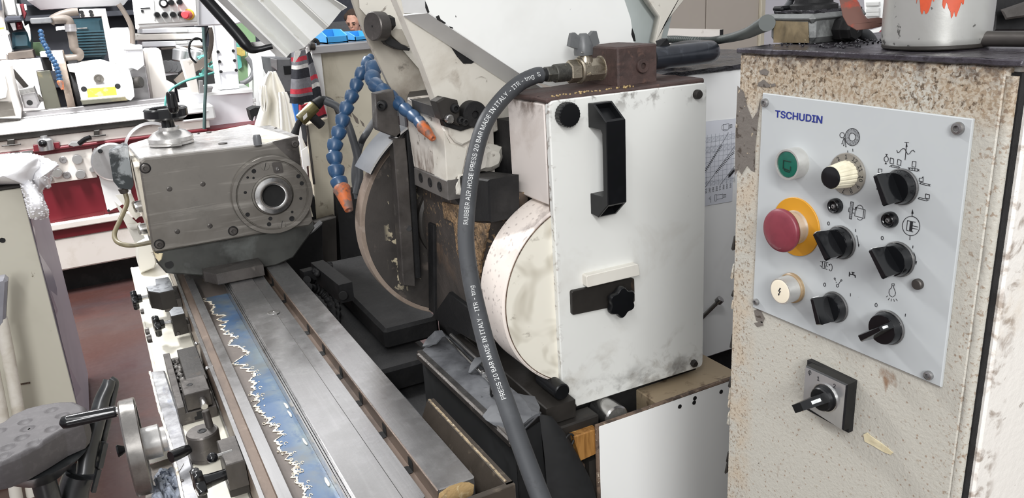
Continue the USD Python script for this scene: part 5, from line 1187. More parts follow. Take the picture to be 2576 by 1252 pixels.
# top details: handwheel on its collar, oil plug, small screws
hw = at(*ch(462, 385), Z=1.275)
scl = 1975 / (CAM @ (hw - EYE))[2]
rr = lambda px: px / 2.408 / scl
col_ = part(hd_, 'handwheel_collar', lathe(hw, (0, 0, 1), [(rr(128), 0), (rr(128), rr(8)), (rr(122), rr(14)), (rr(130), rr(20)), (rr(128), rr(40)), (rr(92), rr(72)), (rr(60), rr(84)), (rr(60), rr(100)), (0, rr(100))], 56), TOPS, 25, label='stepped silver collar under the handwheel')
part(hd_, 'handwheel_hub', lathe(hw + V(0, 0, rr(98)), (0, 0, 1), [(rr(38), 0), (rr(36), rr(50)), (rr(48), rr(85)), (0, rr(86))], 32), GLOSSBLK, 40)
hz = hw + V(0, 0, rr(185))
Rw = rr(124)
ringm = lathe(hz, (0, 0, 1), [(Rw * .66, rr(8)), (Rw * .70, -rr(22)), (Rw * .90, -rr(34)), (Rw, -rr(22)), (Rw, rr(20)), (Rw * .93, rr(29)), (Rw * .72, rr(27)), (Rw * .66, rr(8))], 56)
hwh = part(hd_, 'handwheel', ringm, GLOSSBLK, 40, label='black handwheel with an upright grip')
wb_ = Polygon(circle(hz, (0, 0, 1), Rw * .72, 40)[:, :2]).difference(Polygon([(hz[0] + Rw * r * math.cos(a), hz[1] + Rw * r * math.sin(a)) for r, aa in ((.62, np.linspace(2.3, 4.1, 12)), (.36, np.linspace(4.1, 2.3, 12))) for a in aa]))
part(hwh, 'web', trimesh.creation.extrude_polygon(wb_, rr(16), engine='earcut').apply_translation((0, 0, hz[2] + rr(4))), GLOSSBLK, 30)
part(hwh, 'hub', cyl(hz + V(0, 0, -rr(24)), hz + V(0, 0, rr(14)), rr(34), ch=rr(6)), GLOSSBLK, 40)
gp = at(*ch(478, 205), Z=hz[2] + rr(24))
part(hwh, 'grip', lathe(gp, (0, 0, 1), [(rr(16), 0), (rr(27), rr(14)), (rr(29), rr(40)), (rr(26), rr(104)), (rr(22), rr(118)), (rr(10), rr(124)), (0, rr(124))], 28), GLOSSBLK, 50)
part(hd_, 'stop_pin', lathe(at(*ch(985, 395), Z=1.275), (0, 0, 1), [(rr(23), 0), (rr(24), rr(40)), (rr(18), rr(58)), (0, rr(60))], 24), GREYP, 30)
for x, y, r in ((772, 388, 26), (688, 320, 16), (625, 328, 8), (1092, 295, 8)):
    part(hd_, 'oil_plug', lathe(at(*ch(x, y), Z=1.2725), (0, 0, 1), [(rr(r), 0), (rr(r), rr(4)), (rr(r * .6), rr(6)), (0, rr(6))], 20), DSTEEL, 30)
part(hd_, 'collar_latch', slab([at(*ch(x, y), Z=1.278) for x, y in ((455, 392), (520, 384), (525, 400), (460, 408))], V(0, 0, .006), .001), CHROME, 20)
# electrical box on the left with its cable
ELP = M('chipped_black_box', '#2f3436', [('#8f9496', 'noise', 14, .53, .60, .9), ('#cfd2d3', 'noise', (14, 14, 9), .50, .62, .9, ('z', 1.215, 1.235)), ('#191b1c', 'noise', 40, .55, .66, .7)], rough=.35, bump=.1, bscale=100)
eb = hull(ats(cp(ch, [(80, 445), (165, 405), (195, 412), (232, 640), (215, 668), (140, 655), (108, 615), (90, 480)]), Y=2.18).tolist() + (ats(cp(ch, [(80, 445), (165, 405), (195, 412), (232, 640), (140, 655), (108, 615)]), Y=2.18) + V(.004, .07, 0)).tolist())
ebx = part(hd_, 'terminal_box', eb, ELP, 20, label='chipped black terminal box on the left')
part(ebx, 'cable_gland', cyl(at(*ch(165, 655), Y=2.21), at(*ch(178, 688), Y=2.21), .012, .010, ch=.002), DSTEEL, 40)
CABLE = M('olive_cable', '#7c735a', [('#4f4838', 'noise', 30, .5, .68, .7)], rough=.45)
part(hd_, 'cable', tube([at(*ch(x, y), Y=yy) for x, y, yy in ((178, 680, 2.21), (192, 740, 2.20), (172, 800, 2.18), (145, 860, 2.16), (116, 930, 2.14), (125, 975, 2.12), (165, 998, 2.10), (230, 1003, 2.09), (340, 985, 2.08))], .0058, 12), CABLE, 60)
for x, y in ((265, 770), (292, 905)):
    part(hd_, 'side_knob', lathe(at(*ch(x, y), Y=2.16), (-1, -.2, 0), [(0, -.02), (.015, -.02), (.016, .004), (.012, .012), (0, .014)], 24), CHROME, 40)
# angle brackets below left
part(hd_, 'side_guard', cat(slab(ats(cp(ch, [(120, 700), (220, 690), (275, 820), (245, 850)]), Y=2.28), V(0, .004, 0)), slab(ats(cp(ch, [(115, 740), (255, 870), (300, 960), (240, 990)]), Y=2.26), V(0, .004, 0)), slab(ats(cp(ch, [(195, 880), (275, 870), (290, 895), (215, 910)]), Y=2.24), V(0, .01, 0))), CREAM, 0, label='pale angled guard sheets on the left')
# ================================================================== operator side of the machine
FRONTP = M('front_cream_paint', '#e7e3d4', [('#b8a883', 'noise', 9, .55, .72, .7), ('#6a5c46', 'noise', 50, .66, .72, .7)], rough=.35, bump=.06, bscale=70)
fb = thing('front_casting', 'cream front ledge and apron of the grinder below the work table', 'machine body', (.05, 1.7, 0))
part(fb, 'ledge', box((.004, .60, .845), (.098, 2.60, .865), .003), FRONTP, 25)
part(fb, 'front', box((.010, .60, .10), (.10, 2.60, .845), .003), FRONTP, 25)
part(fb, 'foot', slab(ats(cp(crop(240, 200, 2.408), [(258, 1000), (345, 985), (372, 1110), (360, 1140), (275, 1175), (255, 1110)]), Y=2.50), V(0, .1, 0), .004), CREAM, 20)
part(fb, 'gap_line', box((.0972, .893, .864), (.0988, 2.6, .873)), CHROME)
part(fb, 'left_edge', tube([V(.004, .60, .862), V(.004, 2.60, .862)], .004, 10, smooth=False), FRONTP, 60)
for px, py in ((362, 782), (376, 832), (382, 850)):
    c = at(px, py, X=.008)
    part(fb, 'side_bolt', screw(c, (-1, 0, 0), .0065, .007), DSTEEL, 40)
APR = M('bright_scuffed_apron', '#b8b8bb', [('#e9ebee', 'noise', (20, 7, 20), .50, .62, .9, ('y', 1.50, 1.58)), ('#8d97b4', 'noise', (30, 9, 30), .56, .66, .7, ('y', 1.42, 1.50)), ('#7d7a78', 'noise', 10, .5, .7, .6)], rough=.24, metal=.55, rvar=.1)
ap_ = [(376, 934), (414, 930), (448, 1034), (506, 1252), (520, 1300), (470, 1300), (400, 1030)]
fa = thing('apron_plate', 'bright scuffed metal apron plate behind the crank wheel', 'machine panel', (0, 1.45, .83))
part(fa, 'plate', slab(ats(ap_, Z=.872), V(0, 0, -.03), .003), APR, 25)
eg = [at(x, y, Z=.874) for x, y in ((377, 934), (401, 1030), (436, 1140), (468, 1290))]
part(fa, 'worn_edge', wobble(refine(bar(eg, .004, .003), .008), .0012, 120), PEEL, 20, label='chipped pale edge')
part(fa, 'rivet', cyl(at(457, 1209, Z=.8722), at(457, 1209, Z=.8722) + V(0, 0, .0012), .0035, n=14), DSTEEL)
part(fa, 'scratch', tube([at(x, y, Z=.8725) for x, y in ((443, 1195), (452, 1182), (458, 1172), (462, 1165))], .0008, 5, 3), CHROME)
# --- table stops with star knobs
def star_grip(thg, c, axis, r, name='star_knob', shaft=.03, rs=.006, n=5):
    axis = unit(axis)
    st_ = part(thg, 'shaft', cyl(c, c + axis * shaft, rs, n=16, ch=.001), CHROME, 40)
    return part(thg, name, lathe(c + axis * shaft, axis, [(0, -.008), (r * .45, -.008), (r * .5, 0), (r * .92, .002), (r, .006), (r, .011), (r * .9, .015), (r * .3, .016), (0, .014)], 80, mod=lambda a, rr, h: rr * (1 + .20 * math.cos(n * a)) if rr > r * .6 else rr), GLOSSBLK, 35)
co = crop(320, 660, 3.13)
STOPT = M('scuffed_pale_stop_top', '#a9acb0', [('#63656a', 'noise', 60, .5, .62, .8)], rough=.35, metal=.5)
def stop(label, top_px, zt, h, zlow, knob_px, kr, sh):
    T_ = ats(cp(co, top_px), Z=zt)
    t = thing('table_stop', label, 'table stop', (T_[:, 0].mean(), T_[:, 1].mean(), zlow), 'table stops on the front ledge')
    part(t, 'block', slab(T_, V(0, 0, -h), .0015), DARKIRON, 20)
    part(t, 'top_face', slab(T_.mean(0) + (T_ - T_.mean(0)) * .97 + V(0, 0, .0004), V(0, 0, -.0006)), STOPT, 0)
    part(t, 'clamp', box((T_[:, 0].max() - .03, T_[:, 1].min() + .006, zlow), (.0985, T_[:, 1].max() - .004, zt - h * .6), .001), DSTEEL)
    return t, T_
s1, T1 = stop('scuffed dark table stop with a star knob, the farthest from the camera', [(150, 190), (225, 180), (220, 130), (325, 112), (345, 150), (368, 215), (255, 240), (165, 225)], .945, .046, .89, None, 0, 0)
c = at(*co(178, 300), Y=T1[:, 1].min() + .008)
star_grip(s1, V(T1[:, 0].min(), T1[:, 1].mean() - .01, .925), (-1, -.06, .0), .0225, shaft=.024)
s2, T2 = stop('dark table stop with a star knob, second from the far end of the row', [(330, 385), (365, 350), (430, 350), (452, 400), (345, 425)], .937, .050, .885, None, 0, 0)
star_grip(s2, V(T2[:, 0].min(), T2[:, 1].mean() - .006, .915), (-1, -.06, 0), .0230, shaft=.024)
part(s2, 'set_screw', screw(at(*co(402, 558), Y=T2[:, 1].min() - .0005), (0, -1, 0), .004, .002), DSTEEL, 40)
c4 = crop(280, 940, 4.012)
T3 = ats(cp(c4, [(1060, 672), (1252, 615), (1345, 865), (1150, 925)]), Z=.942)
s3_ = thing('table_stop', 'plain square steel table stop with star and ball knobs, nearest in the row', 'table stop', (T3[:, 0].mean(), T3[:, 1].mean(), .87), 'table stops on the front ledge')
part(s3_, 'block', slab(T3, V(0, 0, -.045), .0015), DSTEEL, 20)
part(s3_, 'clamp', box((T3[:, 0].max() - .03, T3[:, 1].min() + .006, .88), (.0985, T3[:, 1].max() - .004, .905), .001), DARKIRON)
kx = V(T3[:, 0].min() + .002, T3[:, 1].min() + .016, .918)
part(s3_, 'knob_neck', cyl(kx, kx + V(-.028, -.004, 0), .0085, .0105, ch=.001), GLOSSBLK, 40)
star_grip(s3_, kx + V(-.02, -.003, 0), (-1, -.12, 0), .0235, shaft=.014, rs=.008)
bk = at(*c4(1020, 845), Y=kx[1] + .022)
part(s3_, 'ball_knob', trimesh.creation.icosphere(3, .0085).apply_translation(bk), GLOSSBLK, True)
part(s3_, 'ball_stem', cyl(bk, bk + V(.03, .002, 0), .0035), CHROME, 40)
# --- slotted slide block
c3 = crop(320, 660, 3.13)
sl = thing('slide_block', 'grey slotted slide unit with an adjusting screw, between the stops and the lever drum', 'slide unit', (.06, 1.6, .866))
TS = ats(cp(c3, [(275, 725), (385, 725), (430, 700), (570, 680), (690, 1080), (410, 1150)]), Z=.902)
xs_a, xs_b = .026, .094
ya, yb = at(*c3(410, 1150), Z=.902)[1], at(*c3(280, 725), Z=.902)[1]
part(sl, 'base', box((xs_a, ya, .866), (xs_b, yb, .889), .001), DSTEEL, 20)
part(sl, 'left_rib', box((xs_a, ya, .888), (xs_a + .013, yb, .903), .0008), DSTEEL, 20)
part(sl, 'slider', box((.054, ya + .085, .888), (xs_b - .001, yb - .012, .910), .0012), DARKIRON, 20)
part(sl, 'slider_head', box((xs_a + .016, ya + .004, .890), (xs_b - .006, ya + .075, .924), .0012), DSTEEL, 20)
part(sl, 'oil_hole', lathe(V(xs_a + .031, ya + .045, .924), (0, 0, 1), [(.0062, 0), (.0058, .0006), (.0035, .0007), (.003, .0002), (0, .0002)], 20), GRIME)
part(sl, 't_slot', cat(box((xs_a + .026, ya - .0006, .870), (xs_a + .046, ya + .001, .877)), box((xs_a + .031, ya - .0006, .877), (xs_a + .041, ya + .001, .886))), DARKHOLE)
part(sl, 'adjusting_screw', cyl(V(xs_a + .046, ya + .005, .906), V(xs_a + .046, ya - .022, .903), .0068, ch=.001), CHROME, 40)
cg = np.random.default_rng(9)
part(sl, 'slot_swarf', cat([wobble(trimesh.creation.icosphere(1, cg.uniform(.002, .005)).apply_translation(V(cg.uniform(.041, .052), cg.uniform(ya + .09, yb - .02), .892)), .003, 120, k) for k in range(45)]), M('grey_swarf', '#7a7672', [('#3c3a38', 'noise', 120, .45, .6, .8)], rough=.6), 30, kind='stuff')
# --- lever drum
ld = thing('lever_drum', 'brown-grey steel drum with an upright pin and a black lever, on the front ledge', 'lever', (.055, 1.3, .866))
dc = at(*c4(915, 575), Z=.918)
rd = np.linalg.norm(at(*c4(760, 590), Z=.918) - at(*c4(1080, 560), Z=.918)) / 2
part(ld, 'drum', lathe(V(dc[0], dc[1], .868), (0, 0, 1), [(0, 0), (rd * 1.02, 0), (rd * 1.02, .006), (rd, .006), (rd, .047), (rd * .94, .050), (0, .050)], 56), DSTEEL, 25)
part(ld, 'centre_plug', lathe(V(dc[0], dc[1], .918), (0, 0, 1), [(.0075, 0), (.0075, .0008), (.0045, .001), (.004, .0002), (0, .0002)], 24), GRIME)
pb_ = at(*c4(995, 530), Z=.918)
part(ld, 'pin', cyl(pb_ - V(0, 0, .002), V(pb_[0] - .002, pb_[1] + .004, .948), .0065, n=20, ch=.001), DSTEEL, 40)
lv0 = V(dc[0] - rd * .9, dc[1] - .008, .896); lv1 = at(*c4(600, 840), D=(CAM @ (lv0 - EYE))[2] - .03)
part(ld, 'lever', tube([lv0, lv0 + (lv1 - lv0) * .3, lv1], [.007, .0078, .0085, .0092, .0098, .0102, .010], 18, 3), GLOSSBLK, 60)
# --- crank wheel
CW = M('turned_wheel_steel', '#8f8c88', [('#6a6560', 'noise', 14, .5, .72, .6), ('#bdbab5', 'noise', (10, 40, 10), .55, .75, .5)], rough=.25, metal=.85, rvar=.08)
cwx = -.055
w0 = at(330, 1012, X=cwx); w1 = at(385, 1240, X=cwx)
top_ = at(*c4(155, 270), X=cwx); bot_ = at(*c4(350, 1215), X=cwx)
wc_ = (top_ + bot_) / 2; rC = np.linalg.norm(top_ - bot_) / 2
ck = thing('crank_wheel', 'polished steel crank handwheel with a black grip, on the machine front', 'handwheel', wc_)
part(ck, 'rim', lathe(wc_ + V(.014, 0, 0), (-1, 0, 0), [(rC * .84, 0), (rC * .98, 0), (rC, .002), (rC, .026), (rC * .97, .029), (rC * .86, .029), (rC * .84, .027), (rC * .84, 0)], 80), CW, 30)
part(ck, 'web', lathe(wc_ + V(.006, 0, 0), (-1, 0, 0), [(0, 0), (rC * .85, 0), (rC * .85, .006), (0, .010)], 64), CW, 30)
part(ck, 'hub', lathe(wc_ + V(.004, 0, 0), (1, 0, 0), [(0, 0), (rC * .34, 0), (rC * .34, .038), (rC * .30, .040), (rC * .26, .040), (rC * .26, .058), (0, .058)], 40), TOPS, 30, label='silver hub stained with oil')
g0_ = wc_ + V(-.016, .0, rC * .62)
g0_ = at(*c4(100, 365), X=cwx - .014)
g1_ = at(162, 1062, D=(CAM @ (g0_ - EYE))[2] - .03)
gd_ = unit(g1_ - g0_); gl = np.linalg.norm(g1_ - g0_)
part(ck, 'grip_collar', cyl(g0_ - gd_ * .012, g0_ + gd_ * .012, .008, ch=.001), CHROME, 40)
part(ck, 'grip', lathe(g0_ + gd_ * .008, gd_, [(0, 0), (.0105, 0), (.0112, .004), (.0125, gl * .5), (.0128, gl * .85), (.0115, gl * .95), (.004, gl), (0, gl)], 32), GLOSSBLK, 50)
kn0 = at(*c4(180, 745), X=cwx - .014); 
part(ck, 'pull_knob', lathe(kn0, (-1, -.05, 0), [(0, -.006), (.005, -.006), (.0055, .006), (.010, .014), (.0125, .019), (.011, .0215), (0, .022)], 28), GLOSSBLK, 45)
# --- swarf tray at the bottom left of the machine front
st2 = thing('swarf_tray', 'small rusty tray heaped with grey-blue swarf below the crank wheel', 'tray', (-.03, 1.45, .66))
tz = .72
tq2 = ats([(372, 1170), (428, 1150), (475, 1300), (360, 1300)], Z=tz)
part(st2, 'tray', slab(tq2, V(0, 0, -.02), .001), TRAYM, 20)
tw = ats([(372, 1168), (425, 1152)], Z=tz)
part(st2, 'tray_wall', slab([tw[0], tw[1], tw[1] + V(0, 0, .035), tw[0] + V(0, 0, .035)], V(0, .004, 0)), CREAM)
cs2 = np.random.default_rng(21)
SWG = M('blue_grey_swarf', '#a3abb9', [('#5a606b', 'noise', 60, .45, .65, .8), ('#b4b9c2', 'noise', 40, .6, .7, .6)], rough=.55)
lumps = []
for k in range(90):
    px, py = cs2.uniform(392, 450), cs2.uniform(1185, 1275)
    if px < 392 + (py - 1185) * -.15 + 5: continue
    c = at(px, py, Z=tz + cs2.uniform(.004, .03)); a = unit(cs2.normal(size=3)); r = cs2.uniform(.003, .007)
    lumps.append(wobble(tube([c - a * r * 2.4, c, c + a * r * 2.0 + V(0, 0, r)], r * .8, 7, 3), .002, 120, k))
part(st2, 'swarf', cat(lumps), SWG, 40, kind='stuff')
# ================================================================== second grinder, standing across the aisle
g2 = thing('second_grinder', 'white and red cylindrical grinder across the aisle, behind the workhead', 'grinding machine', (0.0, 5.6, 0))
YF = 5.3
k1, k3 = crop(0, 0, 3.912), crop(0, 270, 4.954)
k2, k8 = crop(320, 0, 3.794), crop(0, 0, 7.824)
TEAL = M('dark_teal_motor', '#24444f', [('#163039', 'noise', 8, .45, .7, .7), ('#4a6a74', 'noise', 20, .62, .74, .5)], rough=.4)
BEIGEW = M('warm_white_paint', '#e9e3dc', [('#c2b7a6', 'noise', 5, .55, .78, .6), ('#7b6a55', 'noise', 16, .66, .72, .5)], rough=.38)
GREYST = M('grey_bed_steel', '#a7a5a6', [('#7c7a7b', 'noise', (3, 20, 20), .45, .7, .7)], rough=.35, metal=.6)
OLIVEG = M('oily_olive_guard', '#56554a', [('#8d8058', 'noise', 6, .52, .66, .8), ('#35362f', 'noise', 9, .5, .66, .7)], rough=.4)
YELL = M('worn_yellow_label', '#d9cf3f', [('#a39a86', 'noise', 14, .54, .60, .9)], rough=.5)
BRHOSE = M('brown_grey_hose', '#6d645c', [('#4b443f', 'noise', 10, .45, .7, .6)], rough=.5)
LILAC = M('pale_lilac_white', '#f3f4f8', [('#e2e3ea', 'noise', 2, .45, .8, .5)], rough=.4)
def gp_(name, c, pts, Y, t, mat, par=None, ch=.003, **k):
    return part(par or g2, name, slab(ats(cp(c, pts), Y=Y), V(0, t, 0), ch), mat, 25, **k)
I = lambda x, y: (x, y)
# base: white plinth, red body, lower white, dark toe space
pl_ = lambda px, py: at(px, py, Y=YF)
zb0 = pl_(153, 682)[2]; zr0 = pl_(250, 575)[2]; zr1 = pl_(200, 352)[2]
part(g2, 'plinth', box((-1.6, YF, zb0), (.95, 6.4, zr0 - .02), .01), BEIGEW, 25)
part(g2, 'toe_space', box((-1.55, YF + .12, 0), (.9, 6.3, zb0)), GRIME)
part(g2, 'ledge', box((-1.6, YF - .02, zr0 + .035), (.95, YF + .3, zr0 + .075), .006), BEIGEW, 25)
part(g2, 'red_groove', box((-1.6, YF - .004, zr0 - .02), (.95, YF + .3, zr0 + .035)), DARKRED)
part(g2, 'red_body', box((-1.6, YF + .03, zr0 + .075), (.95, 6.2, zr1 - .035), .006), RED, 25)
part(g2, 'red_shelf', box((-1.6, YF - .01, zr1 - .04), (.60, YF + .25, zr1 - .022), .006), RED, 25)
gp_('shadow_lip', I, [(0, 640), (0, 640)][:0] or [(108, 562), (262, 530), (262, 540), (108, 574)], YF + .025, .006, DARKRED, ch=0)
# knob panel on the red face
kp = crop(0, 380, 3.912)
pnl = gp_('knob_panel', kp, [(300, 58), (905, -25), (958, 258), (420, 330), (300, 345)], YF + .012, .012, BEIGEW)
for x, y, r in ((760, 75, 42), (793, 222, 42), (908, 174, 24)):
    c = at(*kp(x, y), Y=YF + .012); rr_m = r / 3.912 * 5.0 / 1975
    part(pnl, 'round_knob', lathe(c, (0, -1, 0), [(rr_m, 0), (rr_m, .03), (rr_m * .9, .034), (0, .034)], 28), ALU, 30)
for x, y, r in ((622, 85, 32), (657, 235, 34)):
    c = at(*kp(x, y), Y=YF + .012); rr_m = r / 3.912 * 5.0 / 1975
    part(pnl, 'socket', lathe(c, (0, -1, 0), [(rr_m, 0), (rr_m, .006), (rr_m * .85, .008), (rr_m * .3, .008), (rr_m * .28, .002), (0, .002)], 28), GREYST, 30)
for x, y, r in ((560, 205, 42), (490, 265, 26)):
    c = at(*kp(x, y), Y=YF + .012); rr_m = r / 3.912 * 5.0 / 1975
    part(pnl, 'valve_knob', lathe(c, (0, -1, 0), [(rr_m, 0), (rr_m, .05), (rr_m * .85, .055), (0, .055)], 24), ALU, 30)
# white panel with the big dial
dp = gp_('dial_panel', kp, [(915, 0), (930, -30), (1250, -60), (1300, 480), (1060, 600)], YF + .008, .016, WHITE)
dc_ = at(282, 405, Y=YF + .008)
part(dp, 'dial', lathe(dc_, (0, -1, 0), [(.115, 0), (.115, .03), (.105, .04), (0, .042)], 48), ALU, 30)
part(dp, 'crank_knob', cyl(at(252, 380, Y=YF - .03), at(252, 380, Y=YF - .09), .013, ch=.003), GLOSSBLK, 40)
for x, y in ((982, 8), (1068, 585)):
    part(dp, 'panel_screw', cyl(at(*kp(x, y), Y=YF + .008), at(*kp(x, y), Y=YF), .008), GRIME)
# upper front: pale apron, dark dovetail, white table, rails
zA = pl_(100, 330)[2]
part(g2, 'front_apron', box((-1.6, YF + .01, zr1 - .022), (.62, YF + .25, zr1 + .045), .004), BEIGEW, 25)
part(g2, 'dovetail', box((-1.6, YF - .02, zr1 + .045), (.60, YF + .3, zr1 + .082), .004), DARKIRON, 25)
part(g2, 'table', box((-1.6, YF - .03, zr1 + .082), (.62, YF + .12, zr1 + .092), .003), WHITE, 25)
part(g2, 'table_slope', slab([V(-1.6, YF - .025, zr1 + .092), V(.52, YF - .025, zr1 + .092), V(.52, YF + .16, zr1 + .14), V(-1.6, YF + .16, zr1 + .14)], V(0, .01, -.02)), WHITE, 25)
part(g2, 'table_rail', box((-1.6, YF + .16, zr1 + .08), (.42, YF + .22, zr1 + .150), .004), GREYST, 25)
part(g2, 'table_rail', box((-1.6, YF + .22, zr1 + .08), (.46, YF + .30, zr1 + .172), .004), GREYST, 25)
part(g2, 'table_end', box((.46, YF - .02, zr1 + .03), (.66, YF + .30, zr1 + .12), .01), WHITE, 25)
for x0_, x1_, y_ in ((90, 180, 440), (1170, 1240, 325)):
    gp_('trip_dog', k3, [(x0_, y_ - 35), (x1_, y_ - 45), (x1_, y_ + 35), (x0_, y_ + 45)], YF - .045, .03, DARKIRON)
    gp_('trip_bar', k3, [(x0_ - 70, y_ + 35), (x1_ + 80, y_ + 10), (x1_ + 80, y_ + 28), (x0_ - 70, y_ + 52)], YF - .05, .012, DARKIRON)
gp_('red_tab', k3, [(412, 468), (495, 458), (495, 545), (425, 555)], YF - .012, .03, RED)
gp_('red_tab', k3, [(665, 440), (740, 430), (752, 505), (680, 515)], YF - .012, .03, RED)
vb = part(g2, 'valve_body', lathe(at(*k3(580, 505), Y=YF - .05), (0, 0, 1), [(0, -.012), (.040, -.012), (.040, .045), (.03, .055), (.018, .055), (.018, .07), (0, .07)], 28), ALU, 30)
part(vb, 'ball_knob', trimesh.creation.icosphere(3, .022).apply_translation(at(*k3(533, 450), Y=YF - .09)), GLOSSBLK, True)
lv = part(g2, 'lever_bracket', slab(ats(cp(k3, [(850, 470), (890, 430), (1000, 430), (1010, 470), (920, 490)]), Y=YF - .03), V(0, .03, 0), .002), ALU, 20)
part(lv, 'lever', tube([at(*k3(985, 455), Y=YF - .06), at(*k3(1060, 400), Y=YF - .07), at(*k3(1130, 375), Y=YF - .08)], .014, 12), GLOSSBLK, 50)
rim_c = at(400, 372, Y=YF - .05)
part(g2, 'front_handwheel', lathe(rim_c + V(-.03, 0, 0), (0, -1, 0), [(.15, 0), (.165, .004), (.165, .028), (.15, .032), (.148, .016), (.15, 0)], 56), GREYST, 40)
# uprights and guards
gp_('rear_guard', k1, [(-60, 600), (395, 570), (430, 690), (358, 700), (400, 900), (455, 1105), (520, 1105), (530, 1180), (-60, 1200)], 5.85, .02, WHITE)
gp_('workhead_front', k1, [(-60, 640), (60, 640), (95, 660), (130, 830), (205, 1080), (205, 1165), (-60, 1165)], 5.42, .25, BEIGEW)
gp_('workhead_disc', k1, [(-60, 700), (0, 690), (45, 740), (70, 880), (55, 960), (-60, 985)], 5.38, .04, WHITE)
gp_('workhead_foot', k1, [(-60, 1165), (200, 1165), (195, 1235), (-60, 1252)], 5.44, .2, DSTEEL)
gp_('workhead_lower', k1, [(-60, 1000), (110, 1000), (150, 1140), (-60, 1160)], 5.40, .02, FACE)
part(g2, 'guide_strip', bar([at(*k1(115, 690), Y=5.80), at(*k1(262, 860), Y=5.80)], .012, .03), DARKIRON)
ck2 = gp_('chuck', k1, [(195, 885), (330, 855), (360, 930), (395, 1020), (370, 1062), (240, 1065), (205, 960)], 5.50, .12, GREYST, ch=.01)
part(ck2, 'chuck_bore', lathe(at(*k1(292, 1010), Y=5.50), (0, -1, 0), [(.016, 0), (.016, .001), (0, .001)], 20), DARKHOLE)
gp_('chuck_top', k1, [(185, 880), (325, 855), (345, 910), (200, 935)], 5.49, .02, CHROME)
gp_('centre_point', k1, [(350, 930), (385, 935), (425, 985), (415, 1005), (370, 980)], 5.52, .05, DSTEEL)
gp_('splash_guard', k1, [(362, 705), (490, 690), (540, 830), (612, 1095), (455, 1108), (405, 900)], 5.62, .02, OLIVEG)
# wheel, flange and spindle housing
part(g2, 'wheel', lathe(at(*k1(662, 905), Y=5.78) + V(-.011, 0, 0), (1, 0, 0), [(0, 0), (.255, 0), (.258, .003), (.258, .040), (.255, .043), (0, .043)], 72), WHEELR, 30)
part(g2, 'wheel_flange', lathe(at(*k1(720, 900), Y=5.76), (1, 0, 0), [(0, 0), (.20, 0), (.21, .01), (.21, .06), (.15, .10), (0, .10)], 48), GRIME, 30)
gp_('wheel_hood', k1, [(390, 515), (610, 500), (655, 690), (520, 700), (490, 560), (400, 560)], 5.60, .2, WHITE)
gp_('hood_slot', k1, [(410, 572), (490, 575), (515, 695), (430, 695)], 5.70, .1, GRIME)
sh_ = gp_('spindle_housing', k1, [(735, 712), (1175, 690), (1200, 760), (1255, 985), (810, 1030)], 5.50, .4, WHITE, ch=.02)
gp_('yellow_label', k1, [(855, 872), (1135, 852), (1150, 932), (865, 960)], 5.498, .003, YELL, sh_, ch=0)
gp_('badge_plate', k1, [(942, 818), (1025, 812), (1028, 828), (945, 834)], 5.498, .003, GREYST, sh_, ch=0)
c = at(*k1(972, 775), Y=5.498)
part(sh_, 'round_badge', cat(lathe(c, (0, -1, 0), [(.028, 0), (.028, .004), (.021, .004), (.021, .001), (.012, .001), (.010, .005), (0, .005)], 24)), FACE, 30)
for x, y in ((826, 876), (1158, 848)):
    part(sh_, 'housing_screw', cyl(at(*k1(x, y), Y=5.50), at(*k1(x, y), Y=5.494), .016), GRIME)
gp_('housing_base', k1, [(790, 985), (1230, 950), (1258, 988), (815, 1032)], 5.49, .05, OLIVEG, sh_, ch=.004)
gp_('housing_top', k1, [(660, 640), (1000, 600), (1165, 650), (1175, 692), (735, 715), (680, 705)], 5.52, .3, BEIGEW)
gp_('end_cap', k1, [(1185, 700), (1275, 690), (1310, 800), (1325, 950), (1290, 990), (1240, 980)], 5.48, .35, WHITE, ch=.02)
part(g2, 'spindle_end', cyl(at(*k1(1310, 815), Y=5.55), at(*k1(1395, 805), Y=5.52), .035, ch=.006), DARKIRON, 40)
gp_('dark_gap', k1, [(810, 1035), (1275, 985), (1290, 1090), (540, 1140), (560, 1108), (740, 1110)], 5.62, .02, GRIME, ch=0)
gp_('gap_strip', k1, [(1272, 995), (1300, 990), (1310, 1060), (1280, 1065)], 5.56, .02, WHITE)
gp_('grey_upright', k1, [(1270, 690), (1430, 650), (1500, 1095), (1310, 1095), (1290, 990)], 5.66, .05, GREYST)
gp_('white_upright', k1, [(1080, 285), (1110, 275), (1262, 270), (1330, 440), (1330, 690), (1270, 690), (1170, 700), (1120, 560)], 5.72, .10, WHITE, ch=.01)
gp_('flap_box', k1, [(1230, 462), (1262, 448), (1400, 445), (1422, 640), (1355, 692), (1262, 655)], 5.50, .2, LILAC, ch=.012)
gp_('flap_hinge', k1, [(1220, 484), (1405, 480), (1408, 496), (1222, 500)], 5.49, .02, GREYST)
gp_('rounded_cover', k1, [(1415, 500), (1440, 480), (1560, 475), (1585, 500), (1640, 790), (1720, 830), (1720, 1060), (1500, 1090), (1480, 930)], 5.80, .2, BEIGEW, ch=.015)
